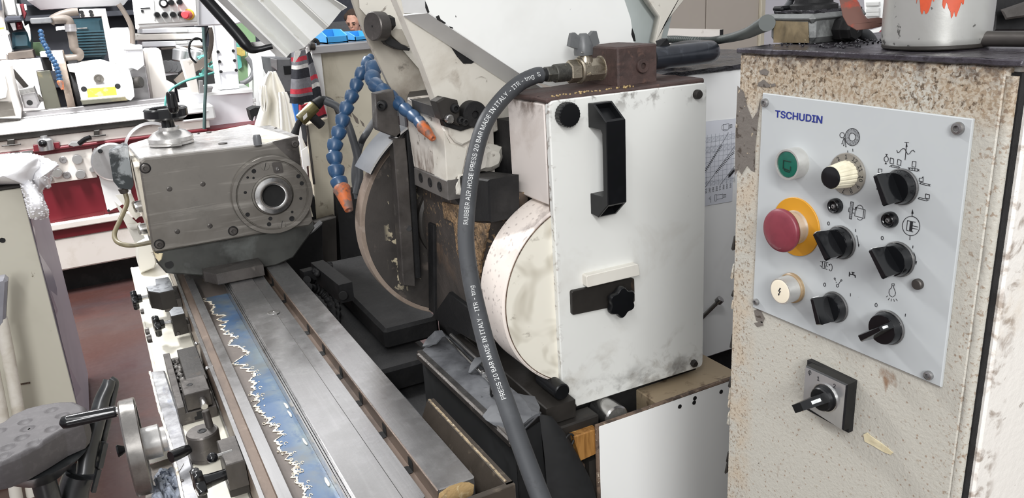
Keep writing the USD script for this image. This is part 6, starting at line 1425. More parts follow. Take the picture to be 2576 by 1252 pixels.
# motor with fins
mo = gp_('motor', k1, [(640, 190), (1000, 175), (1060, 490), (1020, 590), (770, 600), (700, 560)], 6.0, .45, TEAL, ch=.02)
for k in range(9):
    y_ = 310 + k * 28
    part(mo, 'motor_fin', bar([at(*k1(735 + k * 2, y_ + 6), Y=5.99), at(*k1(1025 + k * 3, y_ - 6), Y=5.99)], .03, .010), TEAL, 20)
gp_('motor_label', k1, [(548, 262), (640, 255), (642, 290), (552, 300)], 5.98, .01, WHITE, mo, ch=0)
gp_('motor_rim', k1, [(735, 278), (860, 268), (860, 284), (735, 292)], 5.97, .02, CHROME, mo)
fr_ = gp_('bracket_frame', k1, [(780, 90), (1038, 82), (1075, 250), (1145, 625), (1085, 632), (1000, 160), (793, 170)], 5.75, .08, BEIGEW, ch=.008)
for x, y in ((803, 122), (893, 117), (812, 155), (903, 150)):
    part(fr_, 'frame_bolt', cyl(at(*k1(x, y), Y=5.75), at(*k1(x, y), Y=5.735), .012, n=14), GRIME)
part(g2, 'hood_drum', lathe(at(*k1(815, 75), Y=6.2), (0, 0, 1), [(0, 0), (.25, .0), (.31, .06), (.31, .35), (0, .35)], 24), LILAC, 20)
part(g2, 'upper_hose', tube([at(*k1(x, y), Y=5.8) for x, y in ((770, 115), (700, 120), (620, 140), (560, 165), (520, 190), (495, 230))], .024, 14), BRHOSE, 60)
part(g2, 'coolant_pipe', tube([at(*k1(x, y), Y=5.7) for x, y in ((530, 195), (620, 190), (670, 200), (690, 240), (705, 320), (720, 400), (735, 480), (780, 520), (770, 560), (700, 575), (640, 580))], .026, 16), BRHOSE, 60)
part(g2, 'pipe_clamp', tube([at(*k1(x, y), Y=5.69) for x, y in ((690, 240), (702, 310))], .032, 16, smooth=False), GREYST, 40)
part(g2, 'valve_bank', box(at(*k1(290, 180), Y=5.72), at(*k1(520, 225), Y=5.72) + V(0, .08, 0), .006), GREYP, 20)
part(g2, 'long_cable', tube([at(*k1(x, y), Y=5.7) for x, y in ((1165, 40), (1215, 110), (1270, 210), (1300, 300), (1305, 430))], .016, 10), BRHOSE, 60)
# small blue coolant hose of the second grinder
lp = [k8(x, y) for x, y in ((795, 585), (805, 640), (822, 710), (832, 780), (850, 840), (895, 900), (935, 970), (955, 1040), (990, 1110), (1035, 1170), (1080, 1235))] + [k1(565, 680), k1(580, 730), k1(590, 800)]
locline('coolant_hose', 'small blue segmented coolant hose on the grinder in the background', lp, np.full(len(lp), 4.6), (.016, .018), 15, at(*k1(600, 830), D=4.6), .05)
# ---------------- control pendant and column
pd = thing('control_pendant', 'white control box with black knobs and a red stop button, on the background grinder', 'control box', at(420, 40, Y=5.0))
gp_('housing', I, [(333, -40), (500, -40), (502, 64), (347, 74)], 5.0, .2, WHITE, pd, ch=.012)
fcp = gp_('front_panel', k2, [(85, -60), (655, -60), (668, 205), (100, 235)], 4.99, .012, GWHITE, pd)
for x in (250, 405, 480):
    part(fcp, 'divider', bar([at(*k2(x, 0), Y=4.988), at(*k2(x + 10, 190), Y=4.988)], .004, .003), WHITE)
for x, y in ((282, 142), (357, 142), (435, 140), (510, 138), (497, 20), (418, 25)):
    c = at(*k2(x, y), Y=4.99); r = .017 if y > 50 else .017
    part(fcp, 'knob', lathe(c, (0, -1, 0), [(r, 0), (r, .02), (r * .8, .03), (0, .03)], 20), GLOSSBLK, 30)
c = at(*k2(345, 32), Y=4.99)
part(fcp, 'dial', cat(lathe(c, (0, -1, 0), [(.024, 0), (.024, .012), (.017, .014), (0, .014)], 24)), BLACK, 30)
part(fcp, 'dial_face', lathe(c + V(0, -.0142, 0), (0, -1, 0), [(.015, 0), (.006, .002), (0, .002)], 20), WHITE, 30)
c = at(*k2(590, 138), Y=4.99)
es2 = part(fcp, 'stop_collar', cyl(c, c + V(-.004, -.014, 0), .030, ch=.004), M('yellow_collar', '#dcae3a', [('#c99a2c', 'noise', 20, .4, .7, .5)], rough=.45), 40)
part(es2, 'stop_button', cyl(c + V(-.004, -.014, 0), c + V(-.03, -.075, 0), .023, ch=.006), M('bright_red_button', '#d8434a', [('#c2353c', 'noise', 20, .4, .7, .5)], rough=.4), 40)
part(fcp, 'label_bar', bar([at(*k2(128, 82), Y=4.988), at(*k2(218, 76), Y=4.988)], .002, .006), INK)
part(fcp, 'label_bar', bar([at(*k2(133, 108), Y=4.988), at(*k2(156, 106), Y=4.988)], .002, .014), INK)
gp_('side_panel', I, [(500, -40), (610, -40), (600, 30), (608, 58), (590, 62), (502, 66)], 5.08, .25, LILAC, pd, ch=.008)
clm = thing('switch_column', 'white pillar with a bolted cover plate rising from a square white cabinet', 'pillar', at(560, 330, Y=5.55))
gp_('pillar', I, [(534, 60), (592, 58), (602, 222), (556, 226)], 5.55, .16, LILAC, clm, ch=.006)
gp_('pillar_side', I, [(532, 60), (536, 60), (558, 226), (552, 226)], 5.54, .16, WHITE, clm, ch=0)
cvp = gp_('cover_plate', k2, [(860, 260), (1010, 280), (1045, 680), (890, 690)], 5.54, .01, LILAC, clm, ch=.002)
for x, y in ((867, 495), (1012, 485), (882, 588), (1025, 578), (895, 684), (1040, 670)):
    part(cvp, 'plate_bolt', cyl(at(*k2(x, y), Y=5.54), at(*k2(x, y), Y=5.53), .010, n=14), GRIME)
gp_('cabinet', k2, [(570, 905), (1195, 850), (1222, 1110), (1230, 1380), (760, 1440), (620, 1300)], 5.50, .5, LILAC, clm, ch=.006)
tq_ = [at(*k2(x, y), Z=at(*k2(570, 905), Y=5.50)[2]) for x, y in ((500, 840), (580, 900), (1195, 850), (1110, 800), (880, 790))]
part(clm, 'cabinet_top', slab(tq_, V(0, 0, -.02), .002), WHITE, 20)
gp_('cabinet_side', k2, [(480, 850), (570, 905), (615, 1300), (520, 1080)], 5.52, .02, BEIGEW, clm, ch=0)
for y in (940, 990):
    gp_('hinge', k2, [(1198, y), (1228, y - 3), (1232, y + 30), (1202, y + 33)], 5.49, .03, WHITE, clm)
gp_('white_box', k2, [(515, 575), (630, 560), (690, 890), (605, 880)], 5.40, .10, BEIGEW, clm, ch=.004)
gp_('metal_latch', k2, [(688, 770), (725, 770), (728, 830), (822, 828), (805, 880), (690, 892)], 5.38, .06, GREYST, clm)
cbl = thing('hanging_cable', 'dark green cables hanging from the white control box', 'cable', at(515, 200, Y=5.2))
part(cbl, 'cable', tube([at(*k2(x, y), Y=4.93) for x, y in ((725, 260), (735, 400), (750, 560), (750, 800), (740, 1010), (735, 1230))], .009, 10), M('dark_green_cable', '#3f5352', [('#2d3d3c', 'noise', 12, .45, .7, .6)], rough=.45), 60)
part(cbl, 'cable', tube([at(*k2(x, y), Y=4.95) for x, y in ((775, 262), (750, 340), (742, 480), (758, 620), (756, 800), (746, 1000), (744, 1230))], .006, 10), BLACK, 60)
part(cbl, 'cable', tube([at(*k2(x, y), Y=5.1) for x, y in ((790, 262), (805, 360), (795, 470), (770, 560))], .013, 10), BRHOSE, 60)
part(cbl, 'cable', tube([at(*k2(x, y), Y=5.0) for x, y in ((720, 400), (690, 370), (640, 370), (600, 410), (592, 480), (610, 550), (660, 600))], .006, 10), BLACK, 60)
part(cbl, 'cable', tube([at(*k2(x, y), Y=5.05) for x, y in ((830, 690), (740, 720), (660, 740), (560, 770), (480, 810), (420, 850), (380, 910), (365, 980), (365, 1040))], .007, 10), M('teal_cable', '#5aa39a', [('#3f857d', 'noise', 12, .45, .7, .6)], rough=.45), 60)
cw_ = thing('cable_bundle', 'loose tangle of teal cables behind the white pillar', 'cable', at(530, 170, Y=6.0))
gt = np.random.default_rng(4)
TEALC = UsdShade.Material.Get(stage, '/World/Looks/teal_cable')
for k in range(12):
    x0_, y0_ = gt.uniform(640, 760), gt.uniform(560, 720); L_ = gt.uniform(60, 170)
    pts = [at(*k2(x0_ + L_ * t, y0_ + 40 * math.sin(3 * t + k) - 60 * t * gt.uniform(-.3, 1)), Y=6.0 + .02 * k) for t in (0, .35, .7, 1)]
    part(cw_, 'cable', tube(pts, .008, 8), TEALC if k % 3 else BRHOSE, 60)
# hose and brown flat bar on the right
part(cw_, 'flat_bar', bar([at(*k2(470, 790), Y=5.9), at(*k2(580, 690), Y=5.9), at(*k2(830, 520), Y=6.1)], .02, .05), BRHOSE)
# ---------------- shelves of trays behind
shf = thing('tray_rack', 'rack of pale drawers and trays behind the control box', 'rack', at(440, 110, Y=6.6))
for (ya, yb, nm, mt) in ((268, 320, 'drawer', LILAC), (320, 385, 'shelf', BEIGEW), (390, 450, 'drawer', LILAC)):
    gp_(nm, k2, [(140 if nm == 'drawer' else 70, ya + 8), (720, ya - 8), (722, yb - 12), (140 if nm == 'drawer' else 70, yb)], 6.6, .5, mt, shf, ch=.006)
for ya in (280, 392):
    gp_('label_holder', k2, [(460, ya), (580, ya - 4), (582, ya + 26), (465, ya + 30)], 6.59, .012, GWHITE, shf)
gp_('lower_frame', k2, [(320, 455), (720, 435), (720, 455), (325, 475)], 6.58, .3, BRHOSE, shf)
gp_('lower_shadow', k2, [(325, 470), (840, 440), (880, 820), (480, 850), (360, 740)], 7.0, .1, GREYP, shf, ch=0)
gp_('tray_block', k2, [(340, 610), (480, 595), (485, 710), (360, 725)], 6.5, .2, LILAC, shf)
for i in range(3):
    part(shf, 'tray_cup', cyl(at(*k2(370 + 48 * i, 635), Y=6.50), at(*k2(370 + 48 * i, 635), Y=6.485), .045, ch=.004), GREYP, 30)
for x, y in ((520, 530), (660, 540)):
    part(shf, 'cylinder', cyl(at(*k2(x - 10, y + 60), Y=6.3), at(*k2(x, y - 60), Y=6.3), .06, ch=.01), ALU, 30)
    part(shf, 'cylinder_cap', cyl(at(*k2(x, y - 60), Y=6.3), at(*k2(x + 5, y - 85), Y=6.3), .045, ch=.01), WHITE, 30)
# ================================================================== shop behind
gp2 = lambda th, name, c, pts, Y, t, mat, ch=.003, **k: part(th, name, slab(ats(cp(c, pts), Y=Y), V(0, t, 0), ch), mat, 25, **k)
DKRACK = M('dark_blue_grey_rack', '#3c3f49', [('#2b2d35', 'noise', 2, .45, .7, .7), ('#55585f', 'noise', 5, .6, .74, .5)], rough=.5)
GREENW = M('green_painted_steel', '#6f8a68', [('#5f7a5b', 'noise', 2, .45, .75, .6)], rough=.45)
rk_ = thing('dark_rack', 'tall dark blue-grey shelving at the far end of the shop', 'shelving', (0, 9.2, 0))
part(rk_, 'back_panel', box((-3.0, 9.3, 0), (1.8, 9.4, 2.9)), DKRACK)
for z in (.5, 1.0, 1.62, 2.2):
    part(rk_, 'shelf', box((-3.0, 8.8, z), (1.8, 9.3, z + .05), .005), DKRACK)
for x in (-2.95, -1.6, -.62, .55, 1.7):
    part(rk_, 'post', box((x, 8.78, 0), (x + .06, 8.86, 2.9), .004), GREYP)
for k in range(6):
    part(rk_, 'drawer_front', box((-1.5 + .36 * k, 8.80, 1.75), (-1.18 + .36 * k, 8.86, 2.05), .01), DKRACK)
# greyish machine column at the far left, with red and white parts
lm = thing('tailstock_machine', 'far-left machine column in grey with white guards and a red bracket', 'machine', at(20, 80, Y=6.6))
gp2(lm, 'column', k8, [(80, -60), (270, -60), (285, 40), (330, 310), (250, 320), (130, 330), (60, 230)], 6.6, .3, GWHITE, .01)
gp2(lm, 'side_post', k8, [(-60, -60), (30, -60), (60, 260), (130, 620), (150, 1200), (-60, 1200)], 6.5, .2, BEIGEW, .01)
gp2(lm, 'dark_edge', k8, [(-60, -60), (16, -60), (40, 200), (-60, 210)], 6.45, .03, DKRACK, 0)
gp2(lm, 'white_strip', k8, [(318, 75), (378, 70), (428, 290), (385, 312)], 6.5, .05, WHITE)
gp2(lm, 'red_bracket', k8, [(385, 80), (465, 70), (475, 190), (520, 260), (480, 390), (455, 380), (430, 260)], 6.55, .06, UsdShade.Material.Get(stage, '/World/Looks/machine_red_paint'))
gp2(lm, 'white_tab', k8, [(468, 78), (515, 82), (533, 200), (490, 208)], 6.5, .04, WHITE)
gp2(lm, 'motor_hood', k8, [(80, 380), (130, 318), (410, 310), (455, 400), (440, 425), (90, 440)], 6.3, .3, DKRACK, .01)
gp2(lm, 'teal_motor', k8, [(230, 640), (560, 620), (610, 760), (610, 950), (240, 975)], 6.4, .3, TEAL, .02)
gp2(lm, 'grey_post', k8, [(185, 450), (300, 435), (330, 590), (260, 610)], 6.35, .15, GREYST)
gp2(lm, 'red_cylinder', k8, [(320, 440), (420, 430), (430, 575), (335, 585)], 6.34, .12, RED, .02)
gp2(lm, 'white_arm', k8, [(430, 412), (460, 410), (480, 520), (560, 470), (590, 560), (610, 760), (590, 830), (545, 660), (470, 530)], 6.3, .05, WHITE)
gp2(lm, 'clamp_block', k8, [(15, 605), (140, 600), (180, 660), (170, 695), (20, 705)], 6.25, .1, WHITE, .01)
gp2(lm, 'white_guard', k8, [(40, 700), (150, 690), (240, 990), (200, 1090), (110, 1080)], 6.25, .04, WHITE)
gp2(lm, 'brown_slide', k8, [(150, 1040), (640, 985), (680, 1140), (160, 1180)], 6.2, .25, BRHOSE)
gp2(lm, 'yellow_label', k8, [(0, 545), (75, 540), (70, 570), (0, 578)], 6.4, .02, YELL, 0)
gp2(lm, 'green_bench', k8, [(610, 840), (860, 820), (920, 1000), (780, 1100), (690, 1090)], 6.8, .05, GREENW)
# green cabinet with brass valve, right of the pillar
gcb = thing('green_cabinet', 'green steel cabinet with a black hose and brass valve, behind the pillar', 'cabinet', at(620, 160, Y=6.4))
gp2(gcb, 'panel', k2, [(1000, 200), (1215, 180), (1260, 840), (1070, 900)], 6.4, .3, GREENW)
gp2(gcb, 'teal_strip', k2, [(1005, 280), (1060, 300), (1095, 640), (1065, 660)], 6.38, .02, TEALC, 0)
gp2(gcb, 'brass_valve', k2, [(1040, 450), (1120, 455), (1128, 530), (1090, 540), (1045, 520)], 6.3, .05, M('pale_brass', '#c9b46a', [('#8d7a3f', 'noise', 20, .5, .7, .7)], rough=.35, metal=.6), .004)
part(gcb, 'hose', tube([at(*k2(x, y), Y=6.2) for x, y in ((1140, 545), (1180, 600), (1205, 670), (1180, 740), (1120, 785), (1075, 795))], .018, 12), GREYP, 60)
gp2(gcb, 'black_edge', k2, [(1212, 500), (1240, 540), (1275, 820), (1250, 830)], 6.35, .05, DKRACK, 0)
# white locker blocks and dark machine between
wl = thing('white_locker', 'bright white locker behind the hanging white rag', 'locker', at(660, 180, Y=6.0))
part(wl, 'lower_body', box(at(650, 290, Y=6.0) * V(1, 1, 0), at(700, 280, Y=6.0) + V(0, .4, 0), .01), WHITE, 25)
gp2(wl, 'body', k2, [(1230, 480), (1420, 470), (1450, 1050), (1275, 1050)], 6.0, .4, WHITE, .01)
gp2(wl, 'door_strip', k2, [(1275, 560), (1330, 555), (1350, 760), (1300, 770)], 5.98, .02, GWHITE)
cd_ = crop(620, 100, 3.579)
dkm = thing('dark_motor_box', 'dark grey motor box behind the striped cloth', 'motor', at(710, 200, Y=5.4))
gp2(dkm, 'body', cd_, [(215, 165), (400, 165), (420, 480), (330, 470), (235, 285)], 5.4, .3, GREYP, .01)
gp2(dkm, 'inset', cd_, [(335, 235), (400, 232), (405, 310), (345, 315)], 5.39, .02, BLACK)
gp2(dkm, 'grey_end', cd_, [(215, 165), (275, 175), (280, 280), (225, 240)], 5.38, .02, GREYST)
gp2(dkm, 'mount', cd_, [(25, 630), (80, 605), (175, 610), (160, 660), (70, 690), (55, 735), (40, 690)], 4.6, .1, GRIME)
# ---------------- white rag
RAG = M('cream_white_cloth', '#fbf9f2', [('#efe9d9', 'noise', 5, .5, .75, .5)], rough=.85, bump=.1, bscale=200)
def drape(outline_rows, Y, amp, seed, mat, th, name, t=.004, folds=5, n=22, rows_n=26):
    """cloth hanging through rows of (left px, right px, y); pleated in depth"""
    R_ = np.array(outline_rows, float); u = np.linspace(0, 1, len(R_)); uu = np.linspace(0, 1, rows_n)
    L_, Rr, Yy = (np.interp(uu, u, R_[:, k]) for k in range(3)); P = []
    for i, (l, r, y) in enumerate(zip(L_, Rr, Yy)):
        row = []
        for s in np.linspace(0, 1, n):
            d = amp * (math.sin(folds * math.pi * s + seed + .8 * math.sin(3 * uu[i])) + .5 * math.sin(2.3 * folds * s + 4 * uu[i] + seed)) * (.25 + .75 * uu[i])
            row.append(at(l + (r - l) * s, y, Y=Y + d))
        P.append(row)
    return part(th, name, sheet(np.array(P), t), mat, 60)
pst = thing('pump_stand', 'dark pump stand hidden under the white rag', 'pump', at(700, 300, Y=3.3) * V(1, 1, 0))
ppz = at(690, 200, Y=3.32)
part(pst, 'post', cyl(V(ppz[0], 3.32, 0), V(ppz[0], 3.32, ppz[2] - .02), .03, ch=.005), GRIME, 40)
part(pst, 'foot', cyl(V(ppz[0], 3.32, 0), V(ppz[0], 3.32, .04), .14, ch=.01), GRIME, 40)
rg = thing('white_rag', 'cream-white cloth heaped over a pump behind the workhead', 'rag', at(700, 250, Y=3.2))
drape([(676, 692, 180), (662, 702, 196), (648, 716, 225), (660, 724, 255), (650, 732, 282), (640, 742, 315), (632, 752, 350), (640, 770, 420)], 3.2, .035, 1.2, RAG, rg, 'cloth')
drape([(700, 722, 232), (702, 735, 262), (705, 745, 300), (706, 758, 340), (706, 775, 380), (712, 778, 395)], 3.12, .02, 2.2, RAG, rg, 'cloth_fold')
drape([(655, 668, 215), (652, 672, 250), (660, 668, 280)], 3.10, .01, .4, RAG, rg, 'cloth_corner')
bs = thing('blue_board', 'narrow bright blue board behind the striped cloth', 'board', at(745, 270, Y=3.0))
bp0 = at(*cd_(455, 740), Y=3.01); part(bs, 'lower_board', box((bp0[0], 3.01, 0), (bp0[0] + .012, 3.025, bp0[2] + .01)), LILAC)
gp2(bs, 'board', cd_, [(410, 540), (468, 560), (470, 720), (455, 745)], 3.0, .02, M('bright_blue_board', '#2f7ad0', [('#2a6abf', 'noise', 6, .45, .7, .5)], rough=.45))
gp2(thing('grey_film', 'pale crumpled film hanging beside the workhead', 'film', at(770, 380, Y=2.9)), 'film', cd_, [(495, 1000), (548, 960), (580, 1130), (510, 1145)], 2.9, .004, LILAC, 0)
# ---------------- splash pan behind the workhead, with cloth and solenoid valve
PANP = M('stained_pan_paint', '#bdb6a4', [('#8f8672', 'noise', 5, .48, .7, .7), ('#5b4e3d', 'noise', 22, .64, .70, .7), ('#9c7d62', 'noise', 6, .5, .68, .8, ('z', 1.15, 1.0)), ('#4a3a2d', 'noise', 8, .42, .6, .8, ('z', 1.0, .86))], rough=.45, bump=.1, bscale=60)
sp = thing('splash_pan', 'stained beige rear splash cabinet with a dark ledge, behind the blue coolant hose', 'cabinet', (.75, 2.7, .5))
YP = 2.62
gp2(sp, 'front_face', I, [(806, 122), (1000, 108), (1000, 720), (845, 720), (826, 330)], YP, .30, PANP, .004)
gp2(sp, 'side_strip', I, [(784, 128), (806, 124), (828, 330), (848, 600), (812, 560), (800, 300)], YP - .02, .02, GWHITE, 0)
gp2(sp, 'lower_wing', cd_, [(545, 760), (735, 700), (780, 1300), (800, 1650), (640, 1700), (590, 1100)], YP - .05, .02, PANP, .003)
part(sp, 'wing_edge', tube([at(*cd_(x, y), Y=YP - .06) for x, y in ((545, 770), (565, 930), (590, 1130), (610, 1300))], .004, 8), DSTEEL, 60)
zt_p = at(800, 118, Y=YP)[2]
part(sp, 'ledge', box((.645, YP - .03, zt_p - .012), (1.1, 3.0, zt_p + .004), .003), DSTEEL, 25, label='dark top ledge')
part(sp, 'ledge_edge', box((.645, YP - .045, zt_p - .02), (1.1, YP - .03, zt_p + .006), .003), GREYST, 25)
part(sp, 'hinge', cyl(at(778, 117, Y=YP - .05), at(792, 117, Y=YP - .05), .012, ch=.002), DARKIRON, 40)
for k, (x, y, r) in enumerate(((868, 268, 14), (884, 282, 16), (905, 300, 10))):
    gp2(sp, 'paint_chip', I, [(x, y), (x + r, y + r), (x + r * 1.2, y + r * 1.9), (x + r * .7, y + r * 1.6)], YP - .0006, -.0004, BRHOSE, 0)
BLUEB = M('light_blue_bin', '#3f9bd8', [('#348ac4', 'noise', 6, .45, .7, .5)], rough=.4)
def bin_(label, x0_, x1_, y0_, y1_, YB_):
    b = thing('storage_bin', label, 'storage bin', at((x0_ + x1_) / 2, y1_, Y=YB_), 'blue storage bins on the ledge')
    p0, p1 = at(x0_, y1_, Y=YB_), at(x1_, y0_, Y=YB_); z0, d = zt_p + .004, .16; z1 = at(x1_, y0_, Y=YB_ + d)[2]; w = .004
    xa, xb2 = p0[0], p1[0]
    part(b, 'front', box((xa, YB_, z0), (xb2, YB_ + w, z0 + (z1 - z0) * .55), .0015), BLUEB, 20)
    part(b, 'back', box((xa, YB_ + d, z0), (xb2, YB_ + d + w, z1), .0015), BLUEB, 20)
    for x in (xa, xb2 - w):
        part(b, 'side', slab([V(x, YB_, z0), V(x, YB_ + d, z0), V(x, YB_ + d, z1), V(x, YB_ + d * .45, z1), V(x, YB_, z0 + (z1 - z0) * .55)], V(w, 0, 0)), BLUEB, 20)
    part(b, 'base', box((xa, YB_, z0), (xb2, YB_ + d, z0 + w)), BLUEB, 20)
bin_('light blue open-fronted storage bin on the ledge, in full view', 822, 872, 70, 106, YP + .06)
bin_('light blue storage bin on the ledge, half hidden by the wheel guard', 893, 938, 74, 104, YP + .09)
part(thing('scrap_strip', 'small striped strip lying at the ledge corner beside the bin', 'strip', at(795, 105, Y=YP)), 'strip', tube([at(x, y, Y=YP + .05) for x, y in ((784, 112), (790, 100), (798, 103), (802, 112))], .006, 8), DARKIRON, 50)
# striped knitted cloth
STR = {'grey': M('grey_knit', '#7d7d82', [('#636368', 'noise', 90, .45, .65, .6)], rough=.9, bump=.2, bscale=300),
       'black': M('black_knit', '#25262d', [('#3a3b44', 'noise', 90, .45, .65, .5)], rough=.9, bump=.2, bscale=300),
       'red': M('red_knit', '#c33b4a', [('#a32c3a', 'noise', 90, .45, .65, .5)], rough=.9, bump=.2, bscale=300),
       'white': M('white_knit', '#d9d6d2', [('#bdbab6', 'noise', 90, .45, .65, .5)], rough=.9, bump=.2, bscale=300)}
kn = thing('striped_cloth', 'grey, black and red striped knitted cloth hung on the splash cabinet', 'cloth', at(770, 200, Y=YP - .1))
def band_cloth(bands, lx, rx, Y, amp, seed):
    yk = [b[0] for b in bands] + [bands[-1][1]]
    for y0_, y1_, colr in bands:
        rows = [(np.interp(y, *lx), np.interp(y, *rx), y) for y in np.linspace(y0_, y1_, 4)]
        P = [[at(l + (r - l) * s, y + 3 * math.sin(4 * s + seed), Y=Y + amp * math.sin(5 * s + seed + y * .01)) for s in np.linspace(0, 1, 16)] for l, r, y in [cd_(l, y)[:1] + (cd_(r, y)[0], cd_(l, y)[1]) for l, r, y in rows]]
        part(kn, colr + '_stripe', sheet(np.array(P), .004), STR[colr], 60)
band_cloth([(100, 150, 'grey'), (150, 190, 'red'), (190, 222, 'grey'), (222, 258, 'white'), (258, 345, 'black'), (345, 435, 'grey'), (435, 480, 'red'), (480, 505, 'grey'), (505, 565, 'black')],
           ([100, 150, 220, 350, 480, 565], [402, 400, 406, 402, 392, 388]), ([100, 150, 220, 350, 480, 565], [530, 540, 552, 575, 598, 606]), YP - .10, .018, .5)
band_cloth([(75, 115, 'white'), (115, 215, 'black'), (215, 320, 'grey'), (320, 358, 'red'), (358, 392, 'grey'), (392, 430, 'white'), (430, 535, 'black')],
           ([75, 215, 430, 535], [528, 555, 585, 605]), ([75, 215, 430, 535], [560, 605, 655, 672]), YP - .075, .010, 1.4)
band_cloth([(580, 625, 'red'), (625, 680, 'grey')], ([580, 680], [470, 470]), ([580, 680], [560, 545]), YP - .07, .01, .3)
band_cloth([(560, 600, 'black'), (600, 680, 'red'), (680, 700, 'black')], ([560, 700], [610, 630]), ([560, 700], [680, 720]), YP - .06, .01, .8)
gp2(kn, 'white_tag', cd_, [(440, 95), (462, 88), (492, 105), (482, 135), (432, 212), (420, 200), (430, 140)], YP - .125, .002, STR['white'], 0)
sv = thing('solenoid_valve', 'dirty brass coolant valve on a black hose, in front of the striped cloth', 'valve', at(780, 280, Y=YP - .18))
OLB = M('dirty_olive_brass', '#6f6743', [('#3f3a28', 'noise', 30, .48, .68, .8), ('#a39a6d', 'noise', 20, .62, .72, .6)], rough=.35, metal=.5)
ysv = YP - .18
v0, v1 = at(*cd_(480, 730), Y=ysv), at(*cd_(620, 590), Y=ysv)
part(sv, 'body', cyl(v0, v1, .020, n=12, ch=.004), OLB, 30)
part(sv, 'cap', cyl(v1, at(*cd_(690, 530), Y=ysv), .018, .014, n=14, ch=.003), GRIME, 30)
part(sv, 'side_port', cyl(at(*cd_(590, 690), Y=ysv), at(*cd_(680, 775), Y=ysv), .014, ch=.002), GRIME, 30)
part(sv, 'stem', tube([v0, at(*cd_(455, 785), Y=ysv), at(*cd_(435, 850), Y=ysv)], [.010, .009, .013], 12), GRIME, 40)
part(sv, 'hose', tube([at(*cd_(690, 535), Y=ysv), at(*cd_(730, 540), Y=ysv + .02), at(*cd_(775, 570), Y=ysv + .05), at(*cd_(815, 620), Y=ysv + .08), at(*cd_(835, 680), Y=ysv + .1)], .010, 12), RUBBER, 60)
part(sv, 'label', slab([v0 + (v1 - v0) * t + V(-.004, -.0205, 0) + V(0, 0, s) for t, s in ((.2, -.006), (.45, -.006), (.45, .006), (.2, .006))], V(0, .001, 0)), STR['white'], 0)
# ================================================================== beige cabinet at the left with bubble wrap and film
LCP = M('olive_beige_cabinet', '#bfbcae', [('#aaa595', 'noise', 3, .48, .75, .6), ('#5b4d38', 'noise', 22, .70, .735, .8), ('#b79a78', 'noise', 4, .62, .74, .5)], rough=.5, bump=.05, bscale=40)
lc = thing('beige_cabinet', 'speckled olive-beige cabinet at the left edge, bubble wrap on its top', 'cabinet', (-.7, 3.5, 0))
zc = 1.075
xr_ = at(52, 463, Y=3.10)[0]; zc = at(52, 463, Y=3.10)[2]
part(lc, 'body', box((-1.5, 3.10, .02), (xr_, 3.92, zc - .012), .004), LCP, 25)
part(lc, 'top', box((-1.5, 3.095, zc - .012), (xr_ + .003, 3.93, zc), .003), DARKIRON, 25, label='dark top edge')
part(lc, 'hole', cyl(at(6, 604, Y=3.0995), at(6, 604, Y=3.098), .009, n=20), DARKHOLE)
part(lc, 'scratch', bar([at(52, 966, Y=3.0985), at(76, 962, Y=3.0985)], .002, .006), UsdShade.Material.Get(stage, '/World/Looks/rusty_seam'))
FILM = usdkit.material(stage, '/World/Looks/translucent_film', {'g': ('geometry', {}), 'n': ('noise_texture', {'scale': 7.0, 'detail': 4}), 'r': ('map_range', {'from_min': .35, 'from_max': .7, 'to_min': .60, 'to_max': .78}), 't': ('transparent_bsdf', {'color': (.86, .85, .90)}), 'd': ('principled_bsdf', {'base_color': lin('#b9b3c0'), 'roughness': .25, 'specular_ior_level': .6}), 'm': ('mix_closure', {'fac': .8})},
                       [('g.position', 'n.vector'), ('n.fac', 'r.value'), ('r.result', 'm.fac'), ('t.BSDF', 'm.closure1'), ('d.BSDF', 'm.closure2')], surface='m.closure')
flm = thing('plastic_film', 'translucent greyish plastic film hanging over the side of the beige cabinet', 'plastic film', (xr_ + .02, 3.5, .4))
edge_r = [(118, 530), (128, 575), (141, 650), (157, 700), (176, 790), (186, 850), (200, 900), (213, 938)]
edge_l = [(52, 464), (72, 548), (92, 632), (112, 706), (133, 778), (152, 860), (168, 920), (188, 1006)]
P = []
for (xa, ya), (xb2, yb) in zip(edge_l, edge_r):
    a, b = at(xa + 1, ya, Y=3.098), at(xb2, yb, Y=3.94)
    P.append([a + V(.004, 0, 0), a * .66 + b * .34 + V(.008 * math.sin(ya * .02), 0, 0), a * .33 + b * .67 + V(.010 * math.cos(ya * .03), 0, 0), b])
part(flm, 'sheet', sheet(np.array([[p for p in r] for r in P])), FILM, 60)
part(lc, 'side_panel', box((xr_ - .002, 3.10, .02), (xr_ + .001, 3.92, zc - .02)), M('pale_lilac_side', '#a9a2aa', [('#8f8a94', 'noise', 2, .45, .7, .6)], rough=.5), 0)
part(flm, 'tape_scrap', slab(ats([(181, 806), (187, 824), (171, 868), (165, 840)], Y=3.90), V(.0, .002, 0)), UsdShade.Material.Get(stage, '/World/Looks/brown_grey_hose'), 0)
part(flm, 'edge_crease', tube([at(x + 1, y, Y=3.94) for x, y in edge_r[2:6]], .004, 8), UsdShade.Material.Get(stage, '/World/Looks/brown_grey_hose'), 60)
